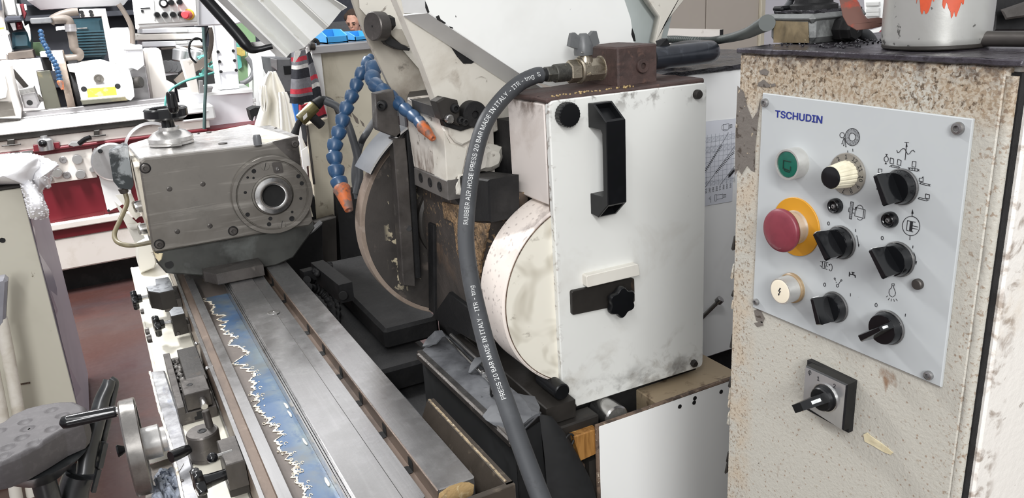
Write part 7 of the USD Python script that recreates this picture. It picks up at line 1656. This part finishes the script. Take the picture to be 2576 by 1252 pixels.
# bubble wrap: a sheet over the top and a rolled lobe hanging over the corner, studded with bubbles
BUB = M('bubble_wrap_plastic', '#f0f0f3', [('#dcdde4', 'noise', 6, .45, .75, .6)], rough=.22, spec=.8, bump=.15, bscale=60)
bw = thing('bubble_wrap', 'crumpled white bubble wrap heaped on the beige cabinet and falling over its corner', 'bubble wrap', (xr_, 3.4, zc))
def lumpy(px_pts, D0_, bulge, seed, n=26):
    """soft closed lobe with the given outline, rounded in depth"""
    pg = Polygon(px_pts); c = np.array(pg.representative_point().coords[0]); ring_ = np.array(LineString(px_pts + [px_pts[0]]).segmentize(14).coords)[:-1]
    v, f = [], []; K = 7; m = len(ring_)
    for side in (-1, 1):
        for k in range(K):
            t = k / (K - 1) * .999; s = math.cos(t * math.pi / 2); dep = math.sin(t * math.pi / 2)
            for p in ring_:
                q = c + (p - c) * s
                nz = .5 * (meshkit.noise(np.array([[q[0] * .025, q[1] * .025, seed]]), seed)[0] - .5)
                v.append(at(q[0], q[1], D=D0_ + side * bulge * dep * (1 + 1.0 * nz)))
        b = (0 if side < 0 else K) * m
        for k in range(K - 1):
            for i in range(m):
                j = (i + 1) % m
                a_, b_, c_, d_ = b + k * m + i, b + k * m + j, b + (k + 1) * m + j, b + (k + 1) * m + i
                f += [[a_, b_, c_], [a_, c_, d_]] if side < 0 else [[a_, c_, b_], [a_, d_, c_]]
    t_ = TM(v, f); t_.merge_vertices(); trimesh.repair.fix_normals(t_); return t_
Dc = (CAM @ (V(xr_, 3.10, zc) - EYE))[2]
lobes = [([(-80, 470), (-80, 392), (0, 388), (70, 384), (98, 392), (104, 420), (80, 470), (50, 464)], Dc + .05, .16, 2),
         ([(60, 392), (95, 390), (126, 402), (147, 413), (143, 423), (128, 428), (126, 474), (112, 470), (100, 500), (70, 470)], Dc + .10, .10, 5),
         ([(52, 462), (72, 450), (92, 470), (108, 500), (121, 530), (120, 546), (98, 552), (76, 548), (66, 510)], Dc - .02, .10, 8)]
bubs = []
gb_ = np.random.default_rng(2)
for pts, D_, bl_, sd in lobes:
    lm_ = lumpy(pts, D_, bl_, sd)
    part(bw, 'wrap', lm_, BUB, 70)
    pts_s, fi = trimesh.sample.sample_surface(lm_, 420, seed=sd)
    for p, fidx in zip(pts_s, fi):
        if (p - EYE) @ lm_.face_normals[fidx] > 0 and gb_.random() < .7: continue
        s_ = trimesh.creation.icosphere(1, gb_.uniform(.0035, .0048)); bubs.append(TM(np.array(s_.vertices) * [1, 1, .8] + p, s_.faces))
part(bw, 'bubbles', cat(bubs), BUB, True, kind='stuff')
# tubes leaning at the left edge
lt = thing('leaning_tool', 'grey-headed tool on pale tubes leaning against the beige cabinet', 'tool', (-.55, 2.9, 0))
part(lt, 'head', slab(ats([(-14, 705), (10, 700), (19, 708), (13, 812), (-4, 834), (-14, 834)], Y=2.95), V(0, .05, 0), .008), M('grey_blue_plastic', '#85858c', [('#6d6d76', 'noise', 10, .45, .7, .6)], rough=.4), 30)
OFFW = M('off_white_tube', '#d3cfc6', [('#aaa08d', 'noise', 10, .5, .72, .6)], rough=.4)
part(lt, 'tube', tube([at(2, 800, Y=2.97), at(22, 900, Y=2.97), at(46, 1036, Y=2.97), at(90, 1290, Y=2.97)], .020, 16), OFFW, 60)
part(lt, 'tube', tube([at(-18, 930, Y=2.95), at(6, 1050, Y=2.95), at(50, 1300, Y=2.95)], .020, 16), OFFW, 60)
# ================================================================== shop stool
SEATM = M('charcoal_seat_foam', '#4a4749', [('#5b585a', 'noise', 60, .5, .66, .5), ('#3a383a', 'noise', 5, .45, .7, .5)], rough=.62, bump=.25, bscale=500)
BLKM = M('worn_black_steel_tube', '#26282a', [('#4a4d4e', 'noise', 12, .55, .72, .6), ('#161718', 'noise', 30, .5, .7, .5)], rough=.28, spec=.7)
stl = thing('shop_stool', 'charcoal moulded-foam stool seat with dimples on a black steel column, bottom left', 'stool', (-.27, 2.1, 0))
c5 = crop(0, 940, 4.012)
zs = .66
top_px = [(860, 310), (880, 420), (830, 480), (640, 560), (420, 690), (200, 810), (0, 890), (-300, 960), (-500, 900), (-420, 700), (-200, 560), (20, 480), (120, 400), (280, 330), (450, 290), (620, 265), (760, 262)]
ol = ats(cp(c5, top_px), Z=zs)
# keep the outline an egg shape about its centre
cen = ol[:, :2].mean(0)
pg_ = Polygon(ol[:, :2]).buffer(.02).buffer(-.02)
rgx = np.array(pg_.exterior.segmentize(.007).coords)[:-1]
dim = [c5(x, y) for x, y in ((518, 362), (628, 415), (252, 480), (278, 548), (522, 552), (222, 640), (345, 697), (80, 738), (45, 822), (-10, 575))]
dim3 = ats(dim, Z=zs)
rowsP = []
for t in np.concatenate([np.linspace(.02, .9, 48), [.94, .97, .99, 1.0]]):
    zz = zs - .012 * max(0, (t - .9) / .1) ** 2
    rowsP.append([V(*(cen + (p - cen) * t), zz) for p in rgx])
rowsP.append([V(*(cen + (p - cen) * 1.0), zs - .05) for p in rgx])
rowsP.append([V(*(cen + (p - cen) * .93), zs - .075) for p in rgx])
rowsP.append([V(*(cen + (p - cen) * .3), zs - .085) for p in rgx])
G = np.array(rowsP); G = np.concatenate([G, G[:, :1]], 1)
sm_ = sheet(G)
sm_.merge_vertices(); v = np.array(sm_.vertices)
# lift the far rim a little (saddle seat)
ax2 = unit(V(.35, .94, 0))[:2]; s_ = (v[:, :2] - cen) @ ax2
v[:, 2] += .0
for d in dim3:
    r = np.hypot(*(v[:, :2] - d[:2]).T); up_ = v[:, 2] > zs - .03
    v[:, 2] -= np.where(up_ & (r < .017), .006 * np.clip(1 - (r / .017) ** 2, 0, 1), 0)
part(stl, 'seat', TM(v, sm_.faces), SEATM, 50, label='charcoal foam seat with dimples')
part(stl, 'under_frame', lathe(V(cen[0], cen[1], zs - .14), (0, 0, 1), [(0, 0), (.05, 0), (.11, .05), (.12, .06), (0, .06)], 32), BLKM, 40)
part(stl, 'column', cyl(V(cen[0], cen[1], .04), V(cen[0], cen[1], zs - .12), .028, ch=.004), BLKM, 40)
part(stl, 'foot_plate', lathe(V(cen[0], cen[1], 0), (0, 0, 1), [(0, 0), (.21, 0), (.215, .012), (.06, .035), (.04, .06), (0, .06)], 48), BLKM, 40)
DB = 2.05
bt = [(1105, 60), (1085, 130), (1030, 260), (990, 420), (930, 640), (880, 860), (860, 1000)]
part(stl, 'back_tube', tube([at(*c5(x, y), D=DB - .004 * i) for i, (x, y) in enumerate(bt)], [.0145, .0165, .019, .021, .022, .022, .022], 20), BLKM, 60, label='black steel back tube')
part(stl, 'back_tube_edge', tube([at(*c5(x, y), D=DB + .02) for x, y in ((1120, 50), (1165, 90), (1150, 190), (1110, 380), (1050, 640), (1000, 860), (950, 1000))], .009, 12), BLKM, 60)
part(stl, 'mud_plate', slab([at(*c5(x, y), D=DB + .01) for x, y in ((640, 985), (720, 900), (980, 860), (1000, 980), (950, 1030), (780, 1040))], V(0, .0, -.012), .002), BLKM, 20)
part(stl, 'lower_frame', tube([at(*c5(x, y), D=DB + .02) for x, y in ((800, 1010), (760, 1120), (730, 1260), (720, 1500))], .038, 18), BLKM, 60)
part(stl, 'side_clip', bar([at(*c5(x, y), D=DB) for x, y in ((1055, 690), (1000, 940))], .02, .012), BLKM)
part(stl, 'side_clip', bar([at(*c5(x, y), D=DB) for x, y in ((1000, 960), (940, 1190))], .012, .01), BLKM)
part(stl, 'seat_arm', bar([at(*c5(830, 780), D=DB + .03), V(cen[0], cen[1], zs - .10)], .06, .02), BLKM)
# ================================================================== things standing on the control cabinet
ky = crop(1820, 0, 3.407)
GREASYBOX = M('greasy_grey_box', '#6f7170', [('#3d3f3f', 'noise', 30, .48, .66, .85), ('#b9bcba', 'noise', 18, .58, .70, .7)], rough=.35, metal=.3, bump=.2, bscale=120)
lsw = thing('terminal_box', 'greasy grey cast terminal box on the cabinet top, black cable from its side', 'junction box', (.66, .6, 1.536))
zt0 = 1.5365
a0, a1 = at(*ky(372, 368), Z=zt0), at(*ky(745, 380), Z=zt0)
xb_f = a0[0]
yl, yr_ = a0[1], at(*ky(750, 380), X=xb_f)[1]
zh = at(*ky(400, 130), X=xb_f)[2]
part(lsw, 'body', box((xb_f, yr_, zt0), (xb_f + .075, yl, zh), .006), GREASYBOX, 30)
part(lsw, 'lid', box((xb_f - .002, yr_ - .002, zh - .008), (xb_f + .077, yl + .002, zh + .001), .004), GREASYBOX, 30)
part(lsw, 'oily_top', wobble(refine(box((xb_f + .004, yr_ + .002, zh), (xb_f + .07, yl - .006, zh + .004)), .006), .003, 120, 4), OILTOP, 30)
q = [at(*ky(x, y), X=xb_f - .0008) for x, y in ((430, 178), (722, 188), (732, 368), (428, 366))]
part(lsw, 'name_plate', slab(q, V(.001, 0, 0)), M('brown_stained_plate', '#7a6c52', [('#4f4533', 'noise', 40, .45, .62, .8), ('#cfc6a8', 'noise', 60, .64, .70, .8)], rough=.5), 0, label='brown stained plate')
part(lsw, 'corner_cap', box(at(*ky(412, 55), X=xb_f + .004), at(*ky(500, 100), X=xb_f + .004) + V(.02, 0, 0), .002), BLACK, 25)
gt0 = at(*ky(770, 65), X=xb_f + .035)
part(lsw, 'top_gland', lathe(V(gt0[0], gt0[1], zh), (0, 0, 1), [(0, 0), (.024, 0), (.024, .008), (.019, .010), (.018, .035), (0, .035)], 12), GRIME, 30)
part(lsw, 'top_cable', tube([V(gt0[0], gt0[1], zh + .03), V(gt0[0], gt0[1] + .004, zh + .10), V(gt0[0], gt0[1] + .02, zh + .2)], .014, 14), RUBBER, 60)
part(lsw, 'thin_lead', tube([at(*ky(520, 90), X=xb_f + .02), at(*ky(570, 20), X=xb_f + .03), at(*ky(590, -40), X=xb_f + .03)], .0035, 8), RUBBER, 60)
g0 = V(xb_f + .04, yr_, at(*ky(1000, 255), X=xb_f + .03)[2])
gs = part(lsw, 'side_gland', lathe(g0, (0, -1, 0), [(0, 0), (.013, 0), (.013, .008), (.0115, .009), (.0115, .017), (.0095, .019), (0, .019)], 8), GRIME, 25)
part(lsw, 'side_cable', tube([g0 + V(0, -.015, 0)] + [at(*ky(x, y), D=(CAM @ (g0 - EYE))[2]) for x, y in ((1130, 272), (1200, 290), (1250, 330), (1285, 395))], .0058, 16), RUBBER, 60)
cg2 = np.random.default_rng(8)
crust = cat([wobble(trimesh.creation.icosphere(1, cg2.uniform(.0006, .0016)).apply_translation(V(cg2.uniform(.60, .72), cg2.uniform(.50, .60), zt0 + .0005)), .0012, 300, k) for k in range(110)])
part(lsw, 'swarf_crust', crust, OILTOP, 30, kind='stuff')
# corrugated conduit behind
cd0 = [at(*crop(1400, 0, 3.682)(x, y), D=d) for x, y, d in ((960, 366, 1.85), (1100, 364, 1.80), (1260, 374, 1.75), (1420, 378, 1.70), (1600, 352, 1.5), (1760, 308, 1.2), (1880, 248, .95), (1950, 212, .80))]
cdl = spline(cd0, 24)
cnd = thing('corrugated_conduit', 'dark grey-green corrugated conduit running behind to the terminal box', 'conduit', cd0[0])
CND = M('grey_green_conduit', '#3f4543', [('#2c312f', 'noise', 20, .45, .7, .7)], rough=.45)
radc = np.interp(np.linspace(0, 1, len(cd0)), [0, 1], [.0125, .0115])
# corrugation: real ridges along the run
s_l = np.concatenate([[0], np.cumsum(np.linalg.norm(np.diff(cdl, axis=0), axis=1))]); nn_ = int(s_l[-1] / .0016)
PP = np.array([[np.interp(u, s_l, cdl[:, k]) for k in range(3)] for u in np.linspace(0, s_l[-1], nn_)])
part(cnd, 'tube', tube(PP, [.0084 if (i % 4) < 2 else .0070 for i in range(nn_)], 18, smooth=False), CND, 60)
# painted steel cup
CUPM = M('worn_white_can', '#b4b4b0', [('#a5a49d', 'noise', 9, .48, .7, .7), ('#4b4946', 'noise', 95, .63, .66, .85), ('#8f9290', 'noise', (60, 60, 5), .55, .7, .5)], rough=.36, metal=.55, bump=.06, bscale=120)
cu = thing('white_can', 'large worn white can with patches of orange paint, on the cabinet top', 'can', (.7, .47, 1.537))
pf = at(*ky(1800, 432), Z=1.537)
view = unit(V(pf[0], pf[1], 0))
rcu = .0815
L_, R_x = at(*ky(1352, 350), D=(CAM @ (pf - EYE))[2]), None
for r_try in np.linspace(.04, .12, 161):
    cc = V(pf[0], pf[1], 1.537) + view * r_try
    dd = np.linalg.norm(cc[:2]); ang = math.asin(r_try / dd); base = math.atan2(cc[0], cc[1])
    lft = math.atan2(*ray(*ky(1360, 200))[:2])
    if base - ang < lft: rcu = r_try; break
cc = V(pf[0], pf[1], 1.537) + view * rcu
part(cu, 'body', lathe(cc, (0, 0, 1), [(0, .002), (rcu - .006, .0), (rcu - .002, .002), (rcu, .008), (rcu, .20), (rcu - .002, .203), (rcu - .004, .20), (rcu - .004, .01), (0, .01)], 72), CUPM, 35)
ORP = M('orange_can_paint', '#c2502f', [('#a8432a', 'noise', 60, .45, .7, .6)], rough=.45)
def can_patch(px0, px1, ylow, seed):
    a0_, a1_ = (math.atan2(*(at(p, 40, D=(CAM @ (pf - EYE))[2] + .01)[[1, 0]] - cc[[1, 0]])) for p in (px0, px1))
    P = []
    for k, a in enumerate(np.linspace(a0_, a1_, 18)):
        zb2 = at((px0 + px1) / 2, ylow, D=(CAM @ (pf - EYE))[2])[2] + .012 * (meshkit.noise(np.array([[k * .6, seed, 0]]), seed)[0] - .5) + .010 * abs(k / 8.5 - 1) ** 2
        P.append([V(cc[0] + (rcu + .0003) * math.cos(a), cc[1] + (rcu + .0003) * math.sin(a), z) for z in (zb2, 1.66)])
    return sheet(np.array(P), .0003)
part(cu, 'orange_paint', can_patch(2321, 2352, 24, 3), ORP, 0, label='flaking orange paint')
part(cu, 'orange_paint', can_patch(2362, 2384, 30, 6), ORP, 0)
part(cu, 'foot_ring', ring(cc - V(0, 0, .0004), (0, 0, 1), rcu - .010, rcu - .001, .004, 72, .001), DARKIRON)
# rusty red curved strip in front of the can
RUSTR = M('rusty_red_strip', '#6a4a42', [('#a8402c', 'noise', 26, .50, .60, .85), ('#42302b', 'noise', 40, .55, .68, .7)], rough=.45, metal=.2)
hk = thing('rusty_hook', 'rust-red curved steel strip hooked beside the white can', 'hook', at(*ky(1200, 200), D=.72))
dh = .70
hook_px = [(1035, -60), (1170, -60), (1190, 0), (1212, 110), (1245, 190), (1330, 200), (1442, 180), (1425, 208), (1350, 250), (1260, 257), (1170, 242), (1100, 190), (1060, 110), (1045, 0)]
hm_ = slab([at(*ky(x, y), D=dh + .0004 * max(0, x - 1150) * .3) for x, y in hook_px], V(.004, .002, 0), .0008)
part(hk, 'strip', hm_, RUSTR, 30)
part(hk, 'bent_lip', slab([at(*ky(x, y), D=dh + .012) for x, y in ((1235, 160), (1330, 148), (1440, 178), (1330, 200), (1248, 192))], V(.002, .001, -.002)), RUSTR, 30)
# steel tube lying on the top
rdm = thing('steel_tube', 'short dull steel tube lying on the cabinet top in front of the can', 'tube', (.66, .40, 1.54))
r_t = .0062
p0, p1 = at(*ky(2045, 395), Z=1.5375), at(*ky(2700, 400), Z=1.5375)
p0, p1 = V(p0[0], p0[1], 1.5372 + r_t), V(p1[0], p1[1], 1.5372 + r_t)
dt_ = unit(p1 - p0)
part(rdm, 'tube', lathe(p0, dt_, [(r_t * .6, .03), (r_t * .6, 0), (r_t, 0), (r_t, .14), (0, .14)], 28), DSTEEL, 30)
# dark machine parts and red rail beyond the cabinet
dm = thing('dark_machine_head', 'dark blurred machine head beyond the can, on a red beam', 'machine', (1.75, 1.0, 1.3))
part(dm, 'casting', slab([at(*ky(x, y), D=1.6) for x, y in ((2250, -60), (2700, -60), (2700, 290), (2290, 292), (2300, 150))], V(.25, .1, 0), .01), GRIME, 25)
part(dm, 'plate', slab([at(*ky(x, y), D=1.56) for x, y in ((2380, 90), (2700, -20), (2700, 130), (2420, 170))], V(.03, .02, 0), .004), DSTEEL, 25)
part(dm, 'red_beam', slab([at(*ky(x, y), D=1.62) for x, y in ((1280, 325), (1345, 255), (2290, 292), (2700, 285), (2700, 345), (2200, 345))], V(.3, .1, 0), .004), DARKRED, 25)
part(dm, 'body', box((.86, .15, 0), (1.7, .78, 1.40), .01), GRIME, 25)
part(dm, 'red_edge', slab([at(*ky(x, y), D=1.60) for x, y in ((2240, 305), (2700, 292), (2700, 312), (2240, 325))], V(.02, .01, 0), 0), M('faded_red', '#a3575a', [('#8a4548', 'noise', 20, .45, .7, .5)], rough=.5), 0)
wsh = thing('white_cabinet', 'white cabinet with horizontal drawer lines seen between hook and can', 'cabinet', (3.2, 3.0, 0))
wb0, wb1 = at(*ky(1195, 60), D=3.25), at(*ky(1400, 60), D=3.25)
part(wsh, 'carcass', hull([p * V(1, 1, 0) + V(a, b, z) for p in (wb0, wb1) for a, b in ((0, 0), (.4, .2)) for z in (0, 1.36)]), BWHITE, 20)
part(wsh, 'body', slab([at(*ky(x, y), D=3.2) for x, y in ((1195, -80), (1400, -80), (1400, 180), (1210, 170))], V(.4, .2, 0), .01), BWHITE, 25)
for y in (20, 75, 110):
    part(wsh, 'drawer_front', slab([at(*ky(x, yy), D=3.18) for x, yy in ((1215, y), (1335, y - 4), (1337, y + 30), (1217, y + 34))], V(.02, .01, 0), .003), GWHITE, 20)
# cream square tube behind the hood
sqt = thing('cream_square_tube', 'cream square steel tube with an open dark end behind the hood', 'tube', at(1740, 85, Y=2.2))
c14 = crop(1400, 0, 3.682)
sa, sb = at(*c14(950, 298), Y=2.2), at(*c14(1500, 305), Y=2.2)
part(sqt, 'tube', bar([sa, sb], .04, .026), BEIGEW)
part(sqt, 'support', box((sa[0] + .05, 2.19, 0), (sa[0] + .09, 2.23, sa[2] - .01), .003), BEIGEW)
part(sqt, 'open_end', bar([sb - V(.012, 0, 0), sb + V(.003, 0, 0)], .042, .024), GRIME, label='dark open end')

# ================================================================== room shell
ROOMW = M('warm_grey_wall', '#b0a79d', [('#a59c92', 'noise', 1.5, .4, .75, .5)], rough=.6)
PALEW = M('pale_wall', '#d6d4da', [('#c9c7cd', 'noise', 1.5, .4, .75, .5)], rough=.6)
structure('wall_back', box((-6, 13.9, 0), (9, 14.0, 5.0)), PALEW)
structure('wall_right', box((8.9, -4, 0), (9.0, 13.9, 5.0)), PALEW)
structure('wall_left', box((-6, -4, 0), (-5.9, 13.9, 5.0)), PALEW)
prt = thing('partition', 'warm beige-grey partition of tall flat panels behind the hydraulic box', 'partition', (2.9, 4.0, 0))
YQ = 4.0
xA, xB, xC = at(1640, 60, Y=YQ)[0] - 1.0, at(1776, 60, Y=YQ)[0], at(1908, 60, Y=YQ)[0]
for a, b in ((xA, xB - .004), (xB + .004, xC)):
    part(prt, 'panel', box((a, YQ, .05), (b, YQ + .04, 2.6), .004), ROOMW, 20)
part(prt, 'post', box((xC, YQ - .02, 0), (xC + .04, YQ + .06, 2.6), .004), PANP, 20)
"""a second partition closes the view between rack and person"""
prt2 = thing('dark_partition', 'dark grey panel behind the worker', 'partition', (3.2, 11.0, 0))
part(prt2, 'panel', box((1.9, 11.0, 0), (5.2, 11.06, 2.6), .004), UsdShade.Material.Get(stage, '/World/Looks/dark_blue_grey_rack'), 20)
part(prt2, 'lower_panel', box((1.9, 10.97, .0), (5.2, 11.0, 1.38), .004), GREYP, 20)
# ================================================================== worker in the distance, leaning over a bench
SKIN = M('skin', '#e0b09a', [('#bd8468', 'noise', 30, .45, .7, .5)], rough=.55, sss=.15)
HAIR = M('short_brown_hair', '#4a3a30', [('#35281f', 'noise', 90, .4, .65, .7)], rough=.8, bump=.4, bscale=300)
SHIRT = M('blue_work_shirt', '#3f6ea8', [('#345d92', 'noise', 9, .45, .7, .6)], rough=.85)
TROUS = M('dark_trousers', '#2c2f38', [('#22242b', 'noise', 9, .45, .7, .6)], rough=.85)
hc = at(889, 54, D=9.4)
scl_ = 1.0
# facing: towards the camera and to its left, looking down
toc = unit(V(-hc[0], -hc[1], 0)); sidew = np.cross(V(0, 0, 1), toc)
fw = unit(toc * .92 - sidew * .38)
rt = np.cross(fw, V(0, 0, 1))
def pt(f, r, u): return V(hc[0], hc[1], 0) + fw * f + rt * r + V(0, 0, u)
zhd = hc[2]
neck = pt(-.05, 0, zhd - .15); chest = pt(-.10, 0, zhd - .34); waist = pt(-.26, 0, zhd - .60); hip = pt(-.32, 0, zhd - .74)
sh = [pt(-.08, s * .19, zhd - .25) for s in (-1, 1)]
elb_ = [pt(.10, s * .27, zhd - .47) for s in (-1, 1)]
wri = [pt(.30, s * .14, zhd - .47) for s in (-1, 1)]
kne = [pt(-.22, s * .11, .48) for s in (-1, 1)]; ank = [pt(-.34, s * .12, .07) for s in (-1, 1)]; toe = [pt(-.14, s * .13, .035) for s in (-1, 1)]
def bones(bl, L=.022, it=12):
    ms = None
    for (a, ra, b, rb) in bl:
        h = m3.Manifold.batch_hull([m3.Manifold.sphere(ra, 20).translate(list(map(float, a))), m3.Manifold.sphere(rb, 20).translate(list(map(float, b)))])
        ms = h if ms is None else ms + h
    ms = ms.refine_to_length(L); o = ms.to_mesh()
    t = trimesh.Trimesh(o.vert_properties[:, :3], o.tri_verts); trimesh.smoothing.filter_taubin(t, iterations=it); return t
worker = thing('person', 'man in a blue work shirt leaning over a bench, looking down', 'person', V(hc[0], hc[1], 0))
hip_s = [pt(-.32, s * .10, zhd - .76) for s in (-1, 1)]
body_b = [(neck, .055, chest, .09), (chest + rt * .09, .10, chest - rt * .09, .10), (chest + rt * .08, .11, waist + rt * .06, .10), (chest - rt * .08, .11, waist - rt * .06, .10), (waist + rt * .06, .10, hip + rt * .07, .11), (waist - rt * .06, .10, hip - rt * .07, .11)]
for i in (0, 1):
    body_b += [(chest, .09, sh[i], .07), (sh[i], .065, elb_[i], .046), (elb_[i], .044, wri[i], .028), (hip_s[i], .105, kne[i], .062), (kne[i], .060, ank[i], .042), (ank[i], .045, toe[i], .035)]
hd_c = V(hc[0], hc[1], zhd)
dn = unit(fw * .93 - V(0, 0, .37)); upv = unit(np.cross(rt, dn)); upv = upv if upv[2] > 0 else -upv
hp_ = lambda f, r, u: hd_c + dn * f + rt * r + upv * u
# continuous body: trunk, limbs, neck and head in one surface
head_b = [(neck, .052, hp_(-.03, 0, -.10), .052), (hp_(-.02, 0, .035), .092, hp_(.0, 0, .01), .086), (hp_(.02, 0, -.03), .068, hp_(.035, 0, -.082), .046), (hp_(.07, 0, .02), .022, hp_(.092, 0, -.022), .016), (hp_(.072, 0, -.062), .022, hp_(.070, 0, -.066), .022), (hp_(.06, .035, .018), .026, hp_(.06, -.035, .018), .026)]
for s in (-1, 1): head_b.append((hp_(-.01, s * .083, -.005), .020, hp_(-.012, s * .085, -.03), .014))
hand_b = []
for i, s in ((0, -1), (1, 1)):
    k = wri[i]; pd_ = unit(fw * .95 - V(0, 0, .25)); ac = rt
    hand_b.append((k, .027, k + pd_ * .07, .030))
    for j in range(4):
        o_ = k + pd_ * .08 + ac * (.030 - .020 * j); ln = (.062, .072, .068, .052)[j]
        hand_b += [(o_, .0105, o_ + pd_ * ln * .55, .0095), (o_ + pd_ * ln * .55, .0095, o_ + pd_ * ln * .9 - V(0, 0, ln * .35), .0085)]
    th_ = k + pd_ * .03 + ac * (-s * .03)
    hand_b += [(th_, .013, th_ + pd_ * .035 - ac * s * .018, .0105), (th_ + pd_ * .035 - ac * s * .018, .0105, th_ + pd_ * .06 - ac * s * .012, .009)]
bd_ = part(worker, 'body', bones(body_b + head_b + hand_b, .016, 8), SKIN, 60)
grow = lambda bl, g: [(a, ra + g, b, rb + g) for a, ra, b, rb in bl]
sleeve = [(a, ra, b, rb) for (a, ra, b, rb) in body_b[1:6]]
for i in (0, 1): sleeve += [(chest, .09, sh[i], .07), (sh[i], .065, elb_[i], .046)]
part(worker, 'shirt', bones(grow(sleeve, .012), .03, 8), SHIRT, 60)
tr_b = [(waist, .10, hip, .12)]
for i in (0, 1): tr_b += [(hip_s[i], .108, kne[i], .066), (kne[i], .064, ank[i] + V(0, 0, .03), .052), (hip, .10, hip_s[i], .105)]
part(worker, 'trousers', bones(grow(tr_b, .012), .03, 8), TROUS, 60)
for i in (0, 1): part(worker, 'shoe', bones([(ank[i] + V(0, 0, -.02), .05, toe[i], .042), (ank[i] - fw * .03 + V(0, 0, -.025), .045, toe[i], .042)], .03, 4), BLACK, 60)
part(worker, 'hair', bones([(hp_(-.035, 0, .045), .096, hp_(-.03, 0, .04), .096), (hp_(-.05, .045, .01), .070, hp_(-.05, -.045, .01), .070), (hp_(.0, .05, .055), .055, hp_(-.02, -.05, .055), .058), (hp_(-.05, 0, -.04), .065, hp_(-.06, 0, -.06), .05)], .016, 6), HAIR, 60)
for s in (-1, 1):
    part(worker, 'eye', trimesh.creation.icosphere(2, .012).apply_translation(hp_(.082, s * .032, .0)), HAIR, True)
    part(worker, 'eyebrow', bones([(hp_(.088, s * .018, .02), .006, hp_(.080, s * .048, .022), .005)], .01, 2), HAIR, 60)
part(worker, 'mouth', bones([(hp_(.093, .022, -.064), .005, hp_(.093, -.022, -.064), .005)], .01, 2), M('lips', '#a86a5c', [('#9c5f52', 'noise', 60, .4, .7, .5)], rough=.5), 60)
bz = zhd - .47 - .055
wb = thing('workbench', 'grey workbench in front of the distant worker', 'workbench', pt(.45, 0, 0))
bx_ = lambda f0, f1, r0, r1, z0, z1: hull([pt(f, r, z) for f in (f0, f1) for r in (r0, r1) for z in (z0, z1)])
part(wb, 'bench_top', bx_(.12, .75, -.8, .8, bz - .04, bz), GREYP, 20)
for f in (.16, .70):
    for r in (-.75, .75): part(wb, 'leg', bx_(f - .03, f + .03, r - .03, r + .03, 0, bz - .04), GREYP, 20)
